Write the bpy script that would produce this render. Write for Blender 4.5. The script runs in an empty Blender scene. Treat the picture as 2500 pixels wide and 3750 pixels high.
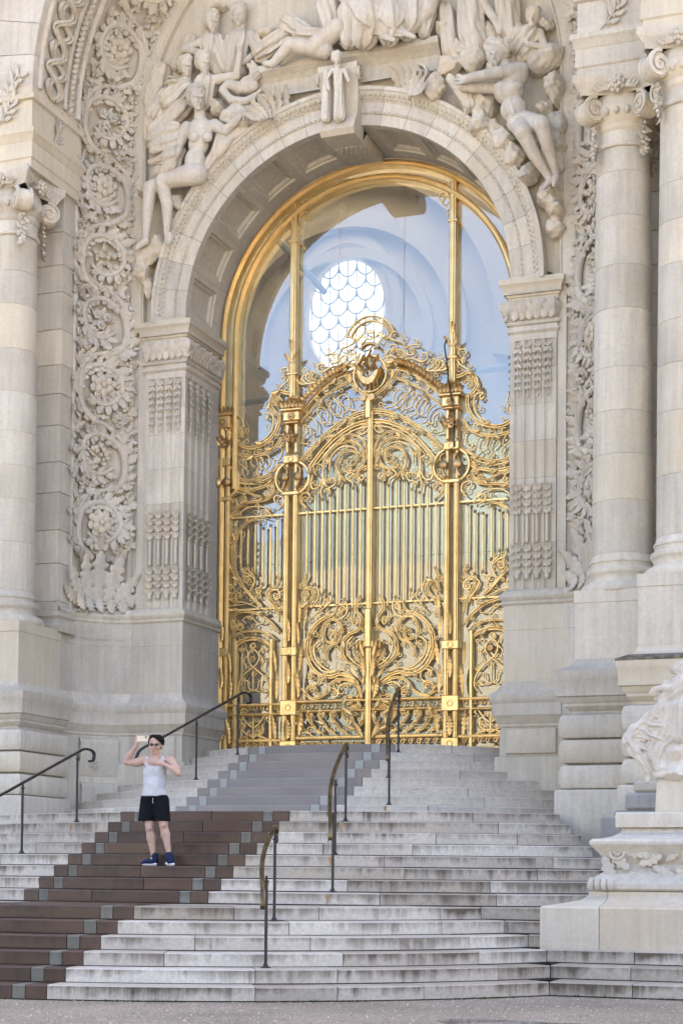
import bpy, math, random
import numpy as np
from mathutils import Vector, Matrix
random.seed(7); np.random.seed(7)
S = bpy.context.scene
COL = S.collection
PI = math.pi
R = math.radians

# ---------------------------------------------------------------- camera
cam_d = bpy.data.cameras.new('camera'); cam = bpy.data.objects.new('camera', cam_d); COL.objects.link(cam)
_yaw, _pit, _rol = .3649, .0458, .0090
_F = Vector((-math.sin(_yaw)*math.cos(_pit), math.cos(_yaw)*math.cos(_pit), math.sin(_pit)))
_Rt = Vector((math.cos(_yaw), math.sin(_yaw), 0)); _U = _Rt.cross(_F)
_R2 = _Rt*math.cos(_rol) + _U*math.sin(_rol); _U2 = _U*math.cos(_rol) - _Rt*math.sin(_rol)
_m = Matrix((_R2, _U2, -_F)).transposed().to_4x4(); _m.translation = Vector((9.6058, -24.8893, 1.3633))
cam.matrix_world = _m
cam_d.sensor_fit = 'HORIZONTAL'; cam_d.sensor_width = 24.0; cam_d.lens = 6297.9145/2500*24
cam_d.shift_y = (2920.14-1875)/2500; cam_d.clip_end = 2000; cam_d.clip_start = .1
S.camera = cam

# ---------------------------------------------------------------- sky, sun, exposure
W = bpy.data.worlds.new('World'); S.world = W; W.use_nodes = True
nt = W.node_tree; nt.nodes.clear()
sky = nt.nodes.new('ShaderNodeTexSky'); sky.sky_type = 'NISHITA'; sky.sun_disc = False
SUN_EL, SUN_AZ = R(44), R(22)          # sun stands behind the palace
sky.sun_elevation = SUN_EL; sky.sun_rotation = SUN_AZ
sky.air_density = .55; sky.dust_density = 4.5; sky.ozone_density = .5
bg = nt.nodes.new('ShaderNodeBackground'); bg.inputs[1].default_value = .15
wo = nt.nodes.new('ShaderNodeOutputWorld')
nt.links.new(sky.outputs[0], bg.inputs[0]); nt.links.new(bg.outputs[0], wo.inputs[0])
sun_d = bpy.data.lights.new('sun', 'SUN'); sun = bpy.data.objects.new('sun', sun_d); COL.objects.link(sun)
sun_d.energy = 4.5; sun_d.angle = R(.5); sun_d.color = (1, .93, .82)
_sd = Vector((math.sin(SUN_AZ)*math.cos(SUN_EL), math.cos(SUN_AZ)*math.cos(SUN_EL), math.sin(SUN_EL)))
sun.rotation_euler = _sd.to_track_quat('Z', 'Y').to_euler(); sun.location = (10, 30, 40)
S.view_settings.view_transform = 'Standard'; S.view_settings.look = 'None'
S.view_settings.gamma = 1.0; S.view_settings.use_curve_mapping = False
S.view_settings.exposure = 2.8
S.view_settings.use_white_balance = True; S.view_settings.white_balance_temperature = 7000      # balanced for open shade, as the photographer did
S.cycles.max_bounces = 8; S.cycles.diffuse_bounces = 4; S.cycles.glossy_bounces = 4
S.cycles.transparent_max_bounces = 12; S.cycles.transmission_bounces = 6
S.cycles.use_denoising = True
S.cycles.caustics_reflective = False; S.cycles.caustics_refractive = False

# ---------------------------------------------------------------- helpers
def tag(o, label=None, cat=None, group=None, kind=None):
    if label: o['label'] = label
    if cat: o['category'] = cat
    if group: o['group'] = group
    if kind: o['kind'] = kind
    return o

def empty(name, loc=(0, 0, 0), parent=None):
    o = bpy.data.objects.new(name, None); COL.objects.link(o); o.location = loc; o.parent = parent
    o.empty_display_size = .1
    return o

def rnorm(v):
    return v/np.maximum(np.linalg.norm(v, axis=-1, keepdims=True), 1e-9)

class MB:
    def __init__(s): s.v = []; s.f = []; s.n = 0
    def add(s, v, f):
        v = np.array(v, float).reshape(-1, 3)
        s.v.append(v); s.f.extend([tuple(i+s.n for i in q) for q in f]); s.n += len(v); return s
    def merge(s, o, M=None):
        v = np.concatenate(o.v)
        if M is not None: v = v @ np.array(M.to_3x3()).T + np.array(M.translation)
        return s.add(v, o.f)
    def V(s): return np.concatenate(s.v)
    def map(s, fn):
        v = np.concatenate(s.v); s.v = [fn(v)]; return s
    def box(s, x0, x1, y0, y1, z0, z1, b=0):
        if b <= 0:
            v = [(x, y, z) for z in (z0, z1) for y in (y0, y1) for x in (x0, x1)]
            return s.add(v, [(0, 2, 3, 1), (4, 5, 7, 6), (0, 1, 5, 4), (2, 6, 7, 3), (0, 4, 6, 2), (1, 3, 7, 5)])
        # chamfered box
        P = []; idx = {}
        for ix, x in enumerate((x0, x1)):
            for iy, y in enumerate((y0, y1)):
                for iz, z in enumerate((z0, z1)):
                    sx, sy, sz = (1-2*ix)*b, (1-2*iy)*b, (1-2*iz)*b
                    for a, q in enumerate(((x, y+sy, z+sz), (x+sx, y, z+sz), (x+sx, y+sy, z))):
                        idx[(ix, iy, iz, a)] = len(P); P.append(q)
        F = []
        g = lambda *k: idx[k]
        for i in (0, 1):
            F.append((g(i,0,0,0), g(i,1,0,0), g(i,1,1,0), g(i,0,1,0)))
            F.append((g(0,i,0,1), g(1,i,0,1), g(1,i,1,1), g(0,i,1,1)))
            F.append((g(0,0,i,2), g(1,0,i,2), g(1,1,i,2), g(0,1,i,2)))
        for i in (0, 1):
            for j in (0, 1):
                F.append((g(i,j,0,0), g(i,j,1,0), g(i,j,1,1), g(i,j,0,1)))
                F.append((g(i,0,j,0), g(i,1,j,0), g(i,1,j,2), g(i,0,j,2)))
                F.append((g(0,i,j,1), g(1,i,j,1), g(1,i,j,2), g(0,i,j,2)))
                for k in (0, 1): F.append((g(i,j,k,0), g(i,j,k,1), g(i,j,k,2)))
        return s.add(P, F)
    def grid(s, G, wrap_u=False, wrap_v=False):
        G = np.asarray(G, float); a, b = G.shape[:2]; F = []
        for i in range(a-(not wrap_u)):
            for j in range(b-(not wrap_v)):
                F.append((i*b+j, ((i+1) % a)*b+j, ((i+1) % a)*b+(j+1) % b, i*b+(j+1) % b))
        return s.add(G.reshape(-1, 3), F)
    def fan(s, P):
        return s.add(P, [tuple(range(len(P)))])
    def lathe(s, prof, c=(0, 0, 0), seg=32, a0=0, a1=2*PI, cap=True):
        full = abs(a1-a0-2*PI) < 1e-6
        an = np.linspace(a0, a1, seg+(not full)) if not full else np.arange(seg)*2*PI/seg
        G = np.array([[(c[0]+r*math.cos(t), c[1]+r*math.sin(t), c[2]+z) for t in an] for r, z in prof])
        s.grid(G, False, full)
        if cap and full:
            s.fan(G[0][::-1]); s.fan(G[-1])
        return s
    def prism(s, poly, y0, y1, fn=None):
        """polygon in (x,z), extruded along y"""
        n = len(poly); v = [(x, y0, z) for x, z in poly]+[(x, y1, z) for x, z in poly]
        F = [tuple(range(n)), tuple(range(2*n-1, n-1, -1))]+[(i, i+n, (i+1) % n+n, (i+1) % n) for i in range(n)]
        return s.add(v, F)
    def slab(s, poly, z0, z1):
        """polygon in (x,y), extruded along z"""
        n = len(poly); v = [(x, y, z0) for x, y in poly]+[(x, y, z1) for x, y in poly]
        F = [tuple(range(n)), tuple(range(n, 2*n))]+[(i, (i+1) % n, (i+1) % n+n, i+n) for i in range(n)]
        return s.add(v, F)
    def tube(s, P, r, seg=8, cap=True, flat=None):
        """round tube along P; r scalar or per point; flat=(a,b) scales the two cross axes"""
        P = np.asarray(P, float); n = len(P); r = np.broadcast_to(np.asarray(r, float), (n,))
        T = np.gradient(P, axis=0); T = rnorm(T)
        ref = np.array((0, 1., 0)) if abs(T[:, 1]).max() < .95 else np.array((1., 0, 0))
        A = rnorm(np.cross(T, ref)); B = rnorm(np.cross(A, T))
        an = np.arange(seg)*2*PI/seg; fa, fb = flat or (1, 1)
        G = P[:, None]+r[:, None, None]*(fa*np.cos(an)[None, :, None]*A[:, None]+fb*np.sin(an)[None, :, None]*B[:, None])
        s.grid(G, False, True)
        if cap: s.fan(G[0][::-1]); s.fan(G[-1])
        return s
    def bar(s, P, w, d, y=0, taper=None):
        """flat bar in the xz plane along P (n,2); w width in plane, d depth along y centred on y"""
        P = np.asarray(P, float); n = len(P); T = rnorm(np.gradient(P, axis=0)); N = np.stack((-T[:, 1], T[:, 0]), 1)
        w = np.broadcast_to(np.asarray(w if taper is None else w*np.asarray(taper), float), (n,))
        d = np.broadcast_to(np.asarray(d, float), (n,))
        L = P+N*w[:, None]/2; Q = P-N*w[:, None]/2; c = .22
        L2 = P+N*w[:, None]*(.5-c); Q2 = P-N*w[:, None]*(.5-c)
        def p3(A, yy): return np.stack((A[:, 0], yy, A[:, 1]), 1)
        G = np.stack((p3(L, y+d/2), p3(L, y-d/2+c*w), p3(L2, y-d/2), p3(Q2, y-d/2), p3(Q, y-d/2+c*w), p3(Q, y+d/2)), 1)
        s.grid(G, False, True); s.fan(G[0]); s.fan(G[-1][::-1])
        return s
    def ball(s, c, r, seg=8, rings=5, half=False):
        rx, ry, rz = (r, r, r) if np.isscalar(r) else r
        th = np.linspace(0, PI, rings+1)
        G = np.array([[(c[0]+rx*math.sin(t)*math.cos(a), c[1]+ry*math.sin(t)*math.sin(a), c[2]+rz*math.cos(t)) for a in np.arange(seg)*2*PI/seg] for t in th])
        return s.grid(G, False, True)

def obj(name, mb, mat, parent=None, smooth=None, loc=None, kind=None):
    """smooth: None flat, else sharp-edge angle in degrees"""
    me = bpy.data.meshes.new(name)
    v = np.concatenate(mb.v) if mb.v else np.zeros((0, 3))
    me.from_pydata(v.tolist(), [], mb.f); me.materials.append(mat)
    if smooth is not None:
        me.polygons.foreach_set('use_smooth', [True]*len(me.polygons))
        if smooth < 180: me.set_sharp_from_angle(angle=R(smooth))
    me.update()
    o = bpy.data.objects.new(name, me); COL.objects.link(o); o.parent = parent
    if loc is not None: o.location = loc
    if kind: o['kind'] = kind
    return o

def fixn(o):
    """make the normals of a closed mesh point outwards"""
    import bmesh
    bm = bmesh.new(); bm.from_mesh(o.data); bmesh.ops.recalc_face_normals(bm, faces=bm.faces); bm.to_mesh(o.data); bm.free(); return o

def plan_sweep(path, prof, mirror=False):
    """vertical profile (offset, z) carried along a plan path; positive offsets lie on the right of the travel"""
    P = np.asarray(path, float); n = len(P); D = rnorm(np.diff(P, axis=0)); N = np.stack((D[:, 1], -D[:, 0]), 1)
    M = np.zeros_like(P); M[0] = N[0]; M[-1] = N[-1]
    for i in range(1, n-1):
        m = N[i-1]+N[i]; M[i] = m/max(.25, (m @ N[i-1]))
    G = np.array([[(P[i, 0]+o*M[i, 0], P[i, 1]+o*M[i, 1], z) for o, z in prof] for i in range(n)])
    if mirror: G[:, :, 0] *= -1
    return MB().grid(G)

def arc(cx, cy, r, a0, a1, n):
    t = np.linspace(a0, a1, n); return np.stack((cx+r*np.cos(t), cy+r*np.sin(t)), 1)

def bez(pts, n=14):
    """smooth Catmull-Rom curve through points"""
    P = np.asarray(pts, float); P = np.vstack((2*P[0]-P[1], P, 2*P[-1]-P[-2])); out = []
    for i in range(1, len(P)-2):
        t = np.linspace(0, 1, n, endpoint=(i == len(P)-3))[:, None]
        a, b, c, d = P[i-1], P[i], P[i+1], P[i+2]
        out.append(.5*(2*b+(c-a)*t+(2*a-5*b+4*c-d)*t*t+(3*b-a-3*c+d)*t**3))
    return np.vstack(out)

def spiral(c, r0, r1, a0, turns, n=40):
    t = np.linspace(0, 1, n); a = a0+turns*2*PI*t; r = r0+(r1-r0)*t**.85
    return np.stack((c[0]+r*np.cos(a), c[1]+r*np.sin(a)), 1)

# ---------------------------------------------------------------- materials
def mat(name, rough=.7, metal=0.0):
    m = bpy.data.materials.new(name); m.use_nodes = True; nt = m.node_tree
    b = nt.nodes['Principled BSDF']; b.inputs['Roughness'].default_value = rough; b.inputs['Metallic'].default_value = metal
    return m, nt, b

def nd(nt, t, **kw):
    n = nt.nodes.new('ShaderNode'+t)
    for k, v in kw.items(): setattr(n, k, v)
    return n

def coords(nt, scale=(1, 1, 1), rand=True):
    tc = nd(nt, 'TexCoord'); mp = nd(nt, 'Mapping'); mp.inputs['Scale'].default_value = scale
    if rand:
        oi = nd(nt, 'ObjectInfo'); ad = nd(nt, 'VectorMath', operation='MULTIPLY_ADD')
        cb = nd(nt, 'CombineXYZ')
        mu = nd(nt, 'Math', operation='MULTIPLY'); mu.inputs[1].default_value = 37.0
        nt.links.new(oi.outputs['Random'], mu.inputs[0]); nt.links.new(mu.outputs[0], cb.inputs[0]); nt.links.new(mu.outputs[0], cb.inputs[2])
        ad.inputs[1].default_value = (1, 1, 1)
        nt.links.new(tc.outputs['Object'], ad.inputs[0]); nt.links.new(cb.outputs[0], ad.inputs[2])
        nt.links.new(ad.outputs[0], mp.inputs['Vector'])
    else:
        nt.links.new(tc.outputs['Object'], mp.inputs['Vector'])
    return mp.outputs[0]

def noise(nt, vec, scale, detail=4, rough=.55, dist=0):
    n = nd(nt, 'TexNoise'); n.inputs['Scale'].default_value = scale; n.inputs['Detail'].default_value = detail
    n.inputs['Roughness'].default_value = rough; n.inputs['Distortion'].default_value = dist
    nt.links.new(vec, n.inputs['Vector']); return n.outputs['Fac']

def ramp(nt, fac, stops):
    r = nd(nt, 'ValToRGB'); cr = r.color_ramp
    while len(cr.elements) > 1: cr.elements.remove(cr.elements[-1])
    for i, (p, c) in enumerate(stops):
        e = cr.elements[0] if i == 0 else cr.elements.new(p)
        e.position = p; c = (c, c, c) if np.isscalar(c) else c; e.color = (*c, 1)
    nt.links.new(fac, r.inputs[0]); return r.outputs[0]

def mix(nt, fac, a, b, mode='MIX'):
    m = nd(nt, 'Mix', data_type='RGBA', blend_type=mode)
    for s_, v in ((m.inputs[0], fac), (m.inputs[6], a), (m.inputs[7], b)):
        if hasattr(v, 'is_linked'): nt.links.new(v, s_)
        elif np.isscalar(v): s_.default_value = v
        else: s_.default_value = (*v, 1)
    return m.outputs[2]

def bump(nt, b, h, strength=.3, dist=.02):
    n = nd(nt, 'Bump'); n.inputs['Strength'].default_value = strength; n.inputs['Distance'].default_value = dist
    nt.links.new(h, n.inputs['Height']); nt.links.new(n.outputs[0], b.inputs['Normal'])

def objrand(nt, stops):
    oi = nd(nt, 'ObjectInfo'); return ramp(nt, oi.outputs['Random'], stops)

def limestone(name, base=(.695, .65, .56), dark=.80, warm=(.65, .56, .41), wamt=.4, rough=.85, bmp=.25, per=.08, pits=.5, grime=.35):
    m, nt, b = mat(name, rough)
    v = coords(nt, rand=True); vw = coords(nt, rand=False)
    big = noise(nt, v, .9, 5, .6); fine = noise(nt, v, 22, 5, .65)
    c = mix(nt, ramp(nt, big, [(.35, 0.), (.68, 1.)]), tuple(x*dark for x in base), base)
    c = mix(nt, ramp(nt, noise(nt, v, .55, 4, .7, 1.5), [(.48, 0.), (.72, wamt)]), c, warm)
    c = mix(nt, 1.0, c, ramp(nt, fine, [(.25, .86), (.75, 1.06)]), 'MULTIPLY')
    # rain streaks, and grey soot gathered in patches that ignore the joints
    vs = coords(nt, (5, 5, .35), True)
    c = mix(nt, 1.0, c, ramp(nt, noise(nt, vs, 2.2, 4, .6), [(.3, .87), (.6, 1.03)]), 'MULTIPLY')
    vg = coords(nt, (3.2, 3.2, .5), False)
    soot = mix(nt, 1.0, ramp(nt, noise(nt, vw, .42, 6, .7, .6), [(.5, 0.), (.68, grime)]), ramp(nt, noise(nt, vg, 2.6, 5, .65), [(.35, .15), (.65, 1.)]), 'MULTIPLY')
    c = mix(nt, soot, c, (.33, .30, .265))
    c = mix(nt, objrand(nt, [(0, 0.), (.45, 0.), (.75, .12), (1, .42)]), c, (.66, .57, .40))       # some blocks are yellower
    oi = nd(nt, 'ObjectInfo'); mu = nd(nt, 'Math', operation='MULTIPLY'); mu.inputs[1].default_value = 7.31; fr_ = nd(nt, 'Math', operation='FRACT')
    nt.links.new(oi.outputs['Random'], mu.inputs[0]); nt.links.new(mu.outputs[0], fr_.inputs[0])
    c = mix(nt, 1.0, c, ramp(nt, fr_.outputs[0], [(0, 1-per), (1, 1+per*.6)]), 'MULTIPLY')
    vo = nd(nt, 'TexVoronoi'); vo.inputs['Scale'].default_value = 38; nt.links.new(v, vo.inputs['Vector'])
    msk = mix(nt, 1.0, ramp(nt, vo.outputs['Distance'], [(.06, 1.), (.13, 0.)]), ramp(nt, noise(nt, v, 3.5, 3), [(.5, 0.), (.68, pits)]), 'MULTIPLY')
    c = mix(nt, msk, c, tuple(x*.45 for x in base))
    nt.links.new(c, b.inputs['Base Color'])
    bump(nt, b, fine, bmp, .012)
    return m

M = {}
M['stone'] = limestone('limestone')
M['stone_block'] = limestone('limestone_block', per=.11)
M['carved'] = limestone('carved_limestone', base=(.71, .66, .565), dark=.8, warm=(.58, .45, .31), wamt=.45, bmp=.35, pits=.2, grime=.55)
M['statue'] = limestone('statue_limestone', base=(.735, .685, .595), dark=.82, warm=(.60, .45, .30), wamt=.6, bmp=.45, pits=.15, grime=.65)
M['pale'] = limestone('pale_limestone', base=(.74, .69, .61), dark=.86, wamt=.3, bmp=.4, grime=.3)
M['pale_stained'] = limestone('stained_pale_limestone', base=(.70, .635, .55), dark=.86, warm=(.60, .48, .34), wamt=.7, bmp=.4, grime=.4)
M['coffer'] = M['stone']
# ---------------------------------------------------------------- ground
GZ = .132
def zn(n): return 3.388-(22-n)*.148
m, nt, b = mat('gravel', .9)
v = coords(nt, rand=False)
vo = nd(nt, 'TexVoronoi'); vo.inputs['Scale'].default_value = 62; nt.links.new(v, vo.inputs['Vector'])
vo2 = nd(nt, 'TexVoronoi'); vo2.inputs['Scale'].default_value = 150; nt.links.new(v, vo2.inputs['Vector'])
c = ramp(nt, vo.outputs['Color'], [(0, (.18, .145, .11)), (.45, (.50, .425, .335)), (.75, (.64, .555, .45)), (1, (.86, .79, .68))])
c = mix(nt, .45, c, ramp(nt, vo2.outputs['Color'], [(0, (.27, .23, .185)), (1, (.64, .56, .46))]))
c = mix(nt, 1.0, c, ramp(nt, noise(nt, v, .8, 4), [(.3, .75), (.65, 1.08)]), 'MULTIPLY')
nt.links.new(c, b.inputs['Base Color']); bump(nt, b, vo.outputs['Distance'], 1.0, .035)
M['gravel'] = m
g = MB(); n = 60
xs = np.linspace(-150, 150, 3); ys = np.linspace(-160, 60, 3)
g.grid(np.array([[(x, y, GZ) for x in xs] for y in ys]))
ground = tag(obj('ground', g, M['gravel']), kind='structure')
ground['label'] = 'pale beige gravel forecourt in front of the steps'

def gravel_pebbles():
    """loose stones on the strip of gravel that the picture shows, one object nobody could count"""
    rs = np.random.RandomState(3); g = MB(); N = 14000
    base = np.array([(1, 0, 0), (.3, .95, 0), (-.8, .6, 0), (-.8, -.6, 0), (.3, -.95, 0), (0, 0, .9)], float)
    F = [(0, 1, 5), (1, 2, 5), (2, 3, 5), (3, 4, 5), (4, 0, 5)]
    u = rs.rand(N); X = -3+11*rs.rand(N); Y = -13.6+6.2*rs.rand(N)
    for i in range(N):
        s_ = .004+.010*rs.rand()**2.5; a = rs.rand()*6.28; ca, sa = math.cos(a), math.sin(a)
        p = base*np.array((s_, s_*(.6+.4*rs.rand()), s_*(.7+.5*rs.rand())))
        p = np.stack((p[:, 0]*ca-p[:, 1]*sa, p[:, 0]*sa+p[:, 1]*ca, p[:, 2]), 1)+(X[i], Y[i], GZ-.001)
        g.add(p, F)
    return g
m, nt, b = mat('pebble', .85); v = coords(nt, rand=False)
wn = nd(nt, 'TexWhiteNoise'); gm = nd(nt, 'NewGeometry'); nt.links.new(gm.outputs['Random Per Island'], wn.inputs['Vector'])
nt.links.new(ramp(nt, wn.outputs['Value'], [(0, (.20, .165, .13)), (.55, (.46, .40, .33)), (1, (.66, .60, .52))]), b.inputs['Base Color'])
tag(obj('gravel', gravel_pebbles(), m), 'loose pale pebbles scattered over the gravel forecourt', 'gravel', kind='stuff')

# puddle and moss line
m, nt, b = mat('puddle_water', .03); b.inputs['Base Color'].default_value = (.10, .095, .085, 1)
b.inputs['IOR'].default_value = 1.33
pd = MB(); rs = np.random.RandomState(5)
ang = np.linspace(0, 2*PI, 60, endpoint=False)
rad = 1+.16*np.sin(3*ang+1)+.1*np.sin(5*ang+2)+.05*rs.randn(60)*.5
pd.fan([(6.05+.95*r_*math.cos(t), -11.1+.62*r_*math.sin(t), GZ+.004) for t, r_ in zip(ang, rad)])
tag(obj('puddle', pd, m), 'shallow rain puddle lying on the gravel', 'puddle', kind='structure')

# ---------------------------------------------------------------- steps
def step_stone(name, cols, dirt, dirtcol, grain=60, rough=.7, crack=0, streak=1.0, wet=.35):
    m, nt, b = mat(name, rough); v = coords(nt, rand=True)
    c = objrand(nt, [(i/(len(cols)-1), k) for i, k in enumerate(cols)])
    c = mix(nt, 1.0, c, ramp(nt, noise(nt, v, grain, 3, .7), [(.3, .82), (.7, 1.1)]), 'MULTIPLY')
    c = mix(nt, 1.0, c, ramp(nt, noise(nt, v, 1.1, 4, .6), [(.3, .85), (.7, 1.06)]), 'MULTIPLY')
    # dirt: drips that start at the nosing and run down the riser, heavier in patches
    vs = coords(nt, (7, 7, .25), True); tc = nd(nt, 'TexCoord'); sx_ = nd(nt, 'SeparateXYZ'); nt.links.new(tc.outputs['Generated'], sx_.inputs[0])
    def ma(op, a, b_):
        q = nd(nt, 'Math', operation=op)
        for k_, v_ in enumerate((a, b_)):
            if hasattr(v_, 'is_linked'): nt.links.new(v_, q.inputs[k_])
            else: q.inputs[k_].default_value = v_
        return q.outputs[0]
    val = ma('ADD', ma('ADD', ma('MULTIPLY', noise(nt, vs, 1.5, 5, .65), .50), ma('MULTIPLY', noise(nt, v, .9, 5, .65, .8), .75)), ma('MULTIPLY', sx_.outputs[2], .22))
    gn = nd(nt, 'NewGeometry'); sn = nd(nt, 'SeparateXYZ'); nt.links.new(gn.outputs['Normal'], sn.inputs[0])
    msk = mix(nt, 1.0, ramp(nt, val, [(.69, 0.), (.88, dirt)]), ramp(nt, sn.outputs[2], [(.3, 1.), (.6, .25)]), 'MULTIPLY')
    c = mix(nt, msk, c, dirtcol)
    if crack:
        vc = coords(nt, (2.5, 2.5, 7), True)
        w = nd(nt, 'TexVoronoi', feature='DISTANCE_TO_EDGE'); w.inputs['Scale'].default_value = 3.2
        nn = nd(nt, 'TexNoise'); nn.inputs['Scale'].default_value = 6; nt.links.new(vc, nn.inputs['Vector'])
        nt.links.new(mix(nt, .25, vc, nn.outputs['Color']), w.inputs['Vector'])
        c = mix(nt, mix(nt, 1.0, ramp(nt, w.outputs['Distance'], [(0, crack), (.022, 0.)]), ramp(nt, noise(nt, v, 1.6), [(.42, 0.), (.55, 1.)]), 'MULTIPLY'), c, tuple(x*.42 for x in cols[0]))
    nt.links.new(c, b.inputs['Base Color'])
    wr = ramp(nt, noise(nt, v, 1.3, 4), [(.35, wet), (.65, rough)]); nt.links.new(wr, b.inputs['Roughness'])
    bump(nt, b, noise(nt, v, grain*.7, 4, .6), .2, .01)
    return m
DIRT = (.105, .085, .062)
M['step_white'] = step_stone('white_step_stone', [(.54, .495, .435), (.62, .575, .51), (.68, .64, .58)], .85, (.16, .135, .105), 26, .62, 0)
M['step_worn'] = step_stone('worn_step_stone', [(.40, .35, .29), (.51, .46, .395), (.63, .58, .515)], 1.0, DIRT, 26, .62, 0)
M['step_dry'] = step_stone('veined_step_stone', [(.58, .54, .485), (.655, .61, .55), (.69, .635, .55)], .45, (.30, .28, .25), 30, .75, .55)
M['granite'] = step_stone('brown_granite', [(.085, .050, .038), (.115, .066, .050), (.098, .060, .048)], .7, (.035, .027, .024), 110, .55, 0, wet=.28)
M['granite_dry'] = step_stone('dry_mauve_granite', [(.275, .256, .243), (.305, .283, .268), (.325, .288, .262)], .2, (.24, .19, .18), 110, .8, 0, wet=.7)
M['green'] = step_stone('green_granite', [(.15, .145, .125), (.24, .235, .205)], .85, (.10, .10, .085), 120, .7, 0)
M['green_dry'] = step_stone('dry_green_granite', [(.40, .41, .39), (.45, .455, .43)], .1, (.25, .26, .25), 120, .8, 0, wet=.7)
m, nt, b = mat('mortar', .95); v = coords(nt, rand=False)
nt.links.new(ramp(nt, noise(nt, v, 14, 4), [(.35, (.055, .048, .04)), (.7, (.13, .115, .09))]), b.inputs['Base Color']); M['mortar'] = m

SX = -.2542
def step_arc(n):
    if n <= 6: return -3.9395, 4.7225+.3445*(6-n)
    r_ = 3.4117+.3445*((22-n)-(n <= 14))+(1.6425 if n <= 14 else 0)
    return 3.153, r_
stairs = tag(empty('staircase'), 'wide stone steps curving up to the gilded gate with a brown granite band', 'stairs', kind='structure')
C1, C2, C3 = 1.2357, 1.0173, .8805
BEND = {1: R(58.3), 2: R(61.7), 3: R(65), 4: R(66), 5: R(66), 6: R(66)}     # polar angle from straight ahead where the lower steps turn to run along the palace

def block(n, a0, a1, depth, h, seg=4, gap=.004):
    """one curved step block between polar angles a0..a1 (0 = straight ahead, + = towards +X)"""
    yc, r_ = step_arc(n); z1 = zn(n); z0 = z1-h+.013; ga = gap/r_
    t = np.linspace(a0+ga, a1-ga, max(2, int(abs(a1-a0)*r_/.35)+2)); ch = .012; g = MB()
    jit = .004*random.uniform(-1, 1); rr = r_+jit; zt = z1+.003*random.uniform(-1, 1)
    prof = [(rr, z0), (rr, zt-ch), (rr-ch*.5, zt-ch*.3), (rr-ch, zt), (rr-depth, zt+.004), (rr-depth, z0)]
    G = np.array([[(SX+q*math.sin(a), yc-q*math.cos(a), z) for q, z in prof] for a in t])
    g.grid(G, False, True); g.fan(G[0]); g.fan(G[-1][::-1]); return g

def straight_block(n, x0, x1, depth, h):
    yc, r_ = step_arc(n); a = BEND[n]; y0 = yc-r_*math.cos(a); z1 = zn(n); ch = .012; g = MB()
    jit = .004*random.uniform(-1, 1)
    prof = [(0, z1-h+.013), (0, z1-ch), (ch*.5, z1-ch*.3), (ch, z1), (depth, z1+.004), (depth, z1-h+.013)]
    G = np.array([[(x, y0+jit+o, z) for o, z in prof] for x in (x0+.004, x1-.004)])
    g.grid(G, False, True); g.fan(G[0]); g.fan(G[-1][::-1]); return g

bed = MB()
for n in range(1, 23):
    yc, r_ = step_arc(n); depth = .3445+.07; h = .148
    if n in (6, 14): depth = .62
    if n == 22: depth = .6
    k1, k2, k3 = (math.asin(c_/r_) for c_ in (C1, C2, C3))
    if n <= 6: aL, aR = R(-46), BEND.get(n, R(78))
    elif n <= 14: aL, aR = R(-44), R(37 if n > 9 else 40)
    else: aL, aR = R(-88 if n > 18 else -62), R(88 if n > 18 else 62)
    if n == 1: aL = R(-22)
    # carpet of granite
    dry = n >= 15
    gm, gg = ('granite_dry', 'green_dry') if dry else ('granite', 'green')
    wm = 'step_dry' if dry else None
    cuts = [(-k1, -k2, gm), (-k2, -k3, gg), (k3, k2, gg), (k2, k1, gm)]
    if dry: cuts.append((-k3, k3, gm))
    else:
        mid = random.uniform(-.3, .3)*k3; cuts += [(-k3, mid, gm), (mid, k3, gm)]
    for a0, a1, mm in cuts:
        fixn(obj('step_block', block(n, a0, a1, depth, h), M[mm], stairs, 30))
    for sgn, lim in ((-1, aL), (1, aR)):
        a = sgn*k1
        while abs(a) < abs(lim)-1e-4:
            L = random.uniform(.75, 2.1)/r_; e = a+sgn*L
            if abs(e) > abs(lim)-.35/r_: e = lim
            lo, hi = min(a, e), max(a, e)
            mm = wm or ('step_worn' if random.random() < (.62 if n in (1, 2, 6, 7, 8, 9) else .3) else 'step_white')
            if n == 1: mm = 'step_worn'
            fixn(obj('step_block', block(n, lo, hi, depth, h), M[mm], stairs, 30)); a = e
    if n in BEND:
        x = SX+r_*math.sin(BEND[n])
        while x < (9.0 if n < 4 else 5.0):
            e = x+random.uniform(.8, 1.9); fixn(obj('step_block', straight_block(n, x, e, depth+.3, h), M['step_worn'], stairs, 30)); x = e
    # bed under the joints
    t = np.linspace(aL, aR, 40); ri = r_-.022; zt = zn(n)-.014
    G = np.array([[(SX+q*math.sin(a), yc-q*math.cos(a), z) for q, z in ((ri, zn(n)-h-.01), (ri, zt), (ri-depth+.02, zt))] for a in t])
    bed.grid(G)
    if n in BEND:
        y0 = yc-r_*math.cos(BEND[n]); x0 = SX+ri*math.sin(BEND[n])
        bed.grid(np.array([[(x, y0+.022, zn(n)-h-.01), (x, y0+.022, zt), (x, y0+.6, zt)] for x in (x0, 9.2 if n < 4 else 5.2)]))
obj('mortar_bed', bed, M['mortar'], stairs)
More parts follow.
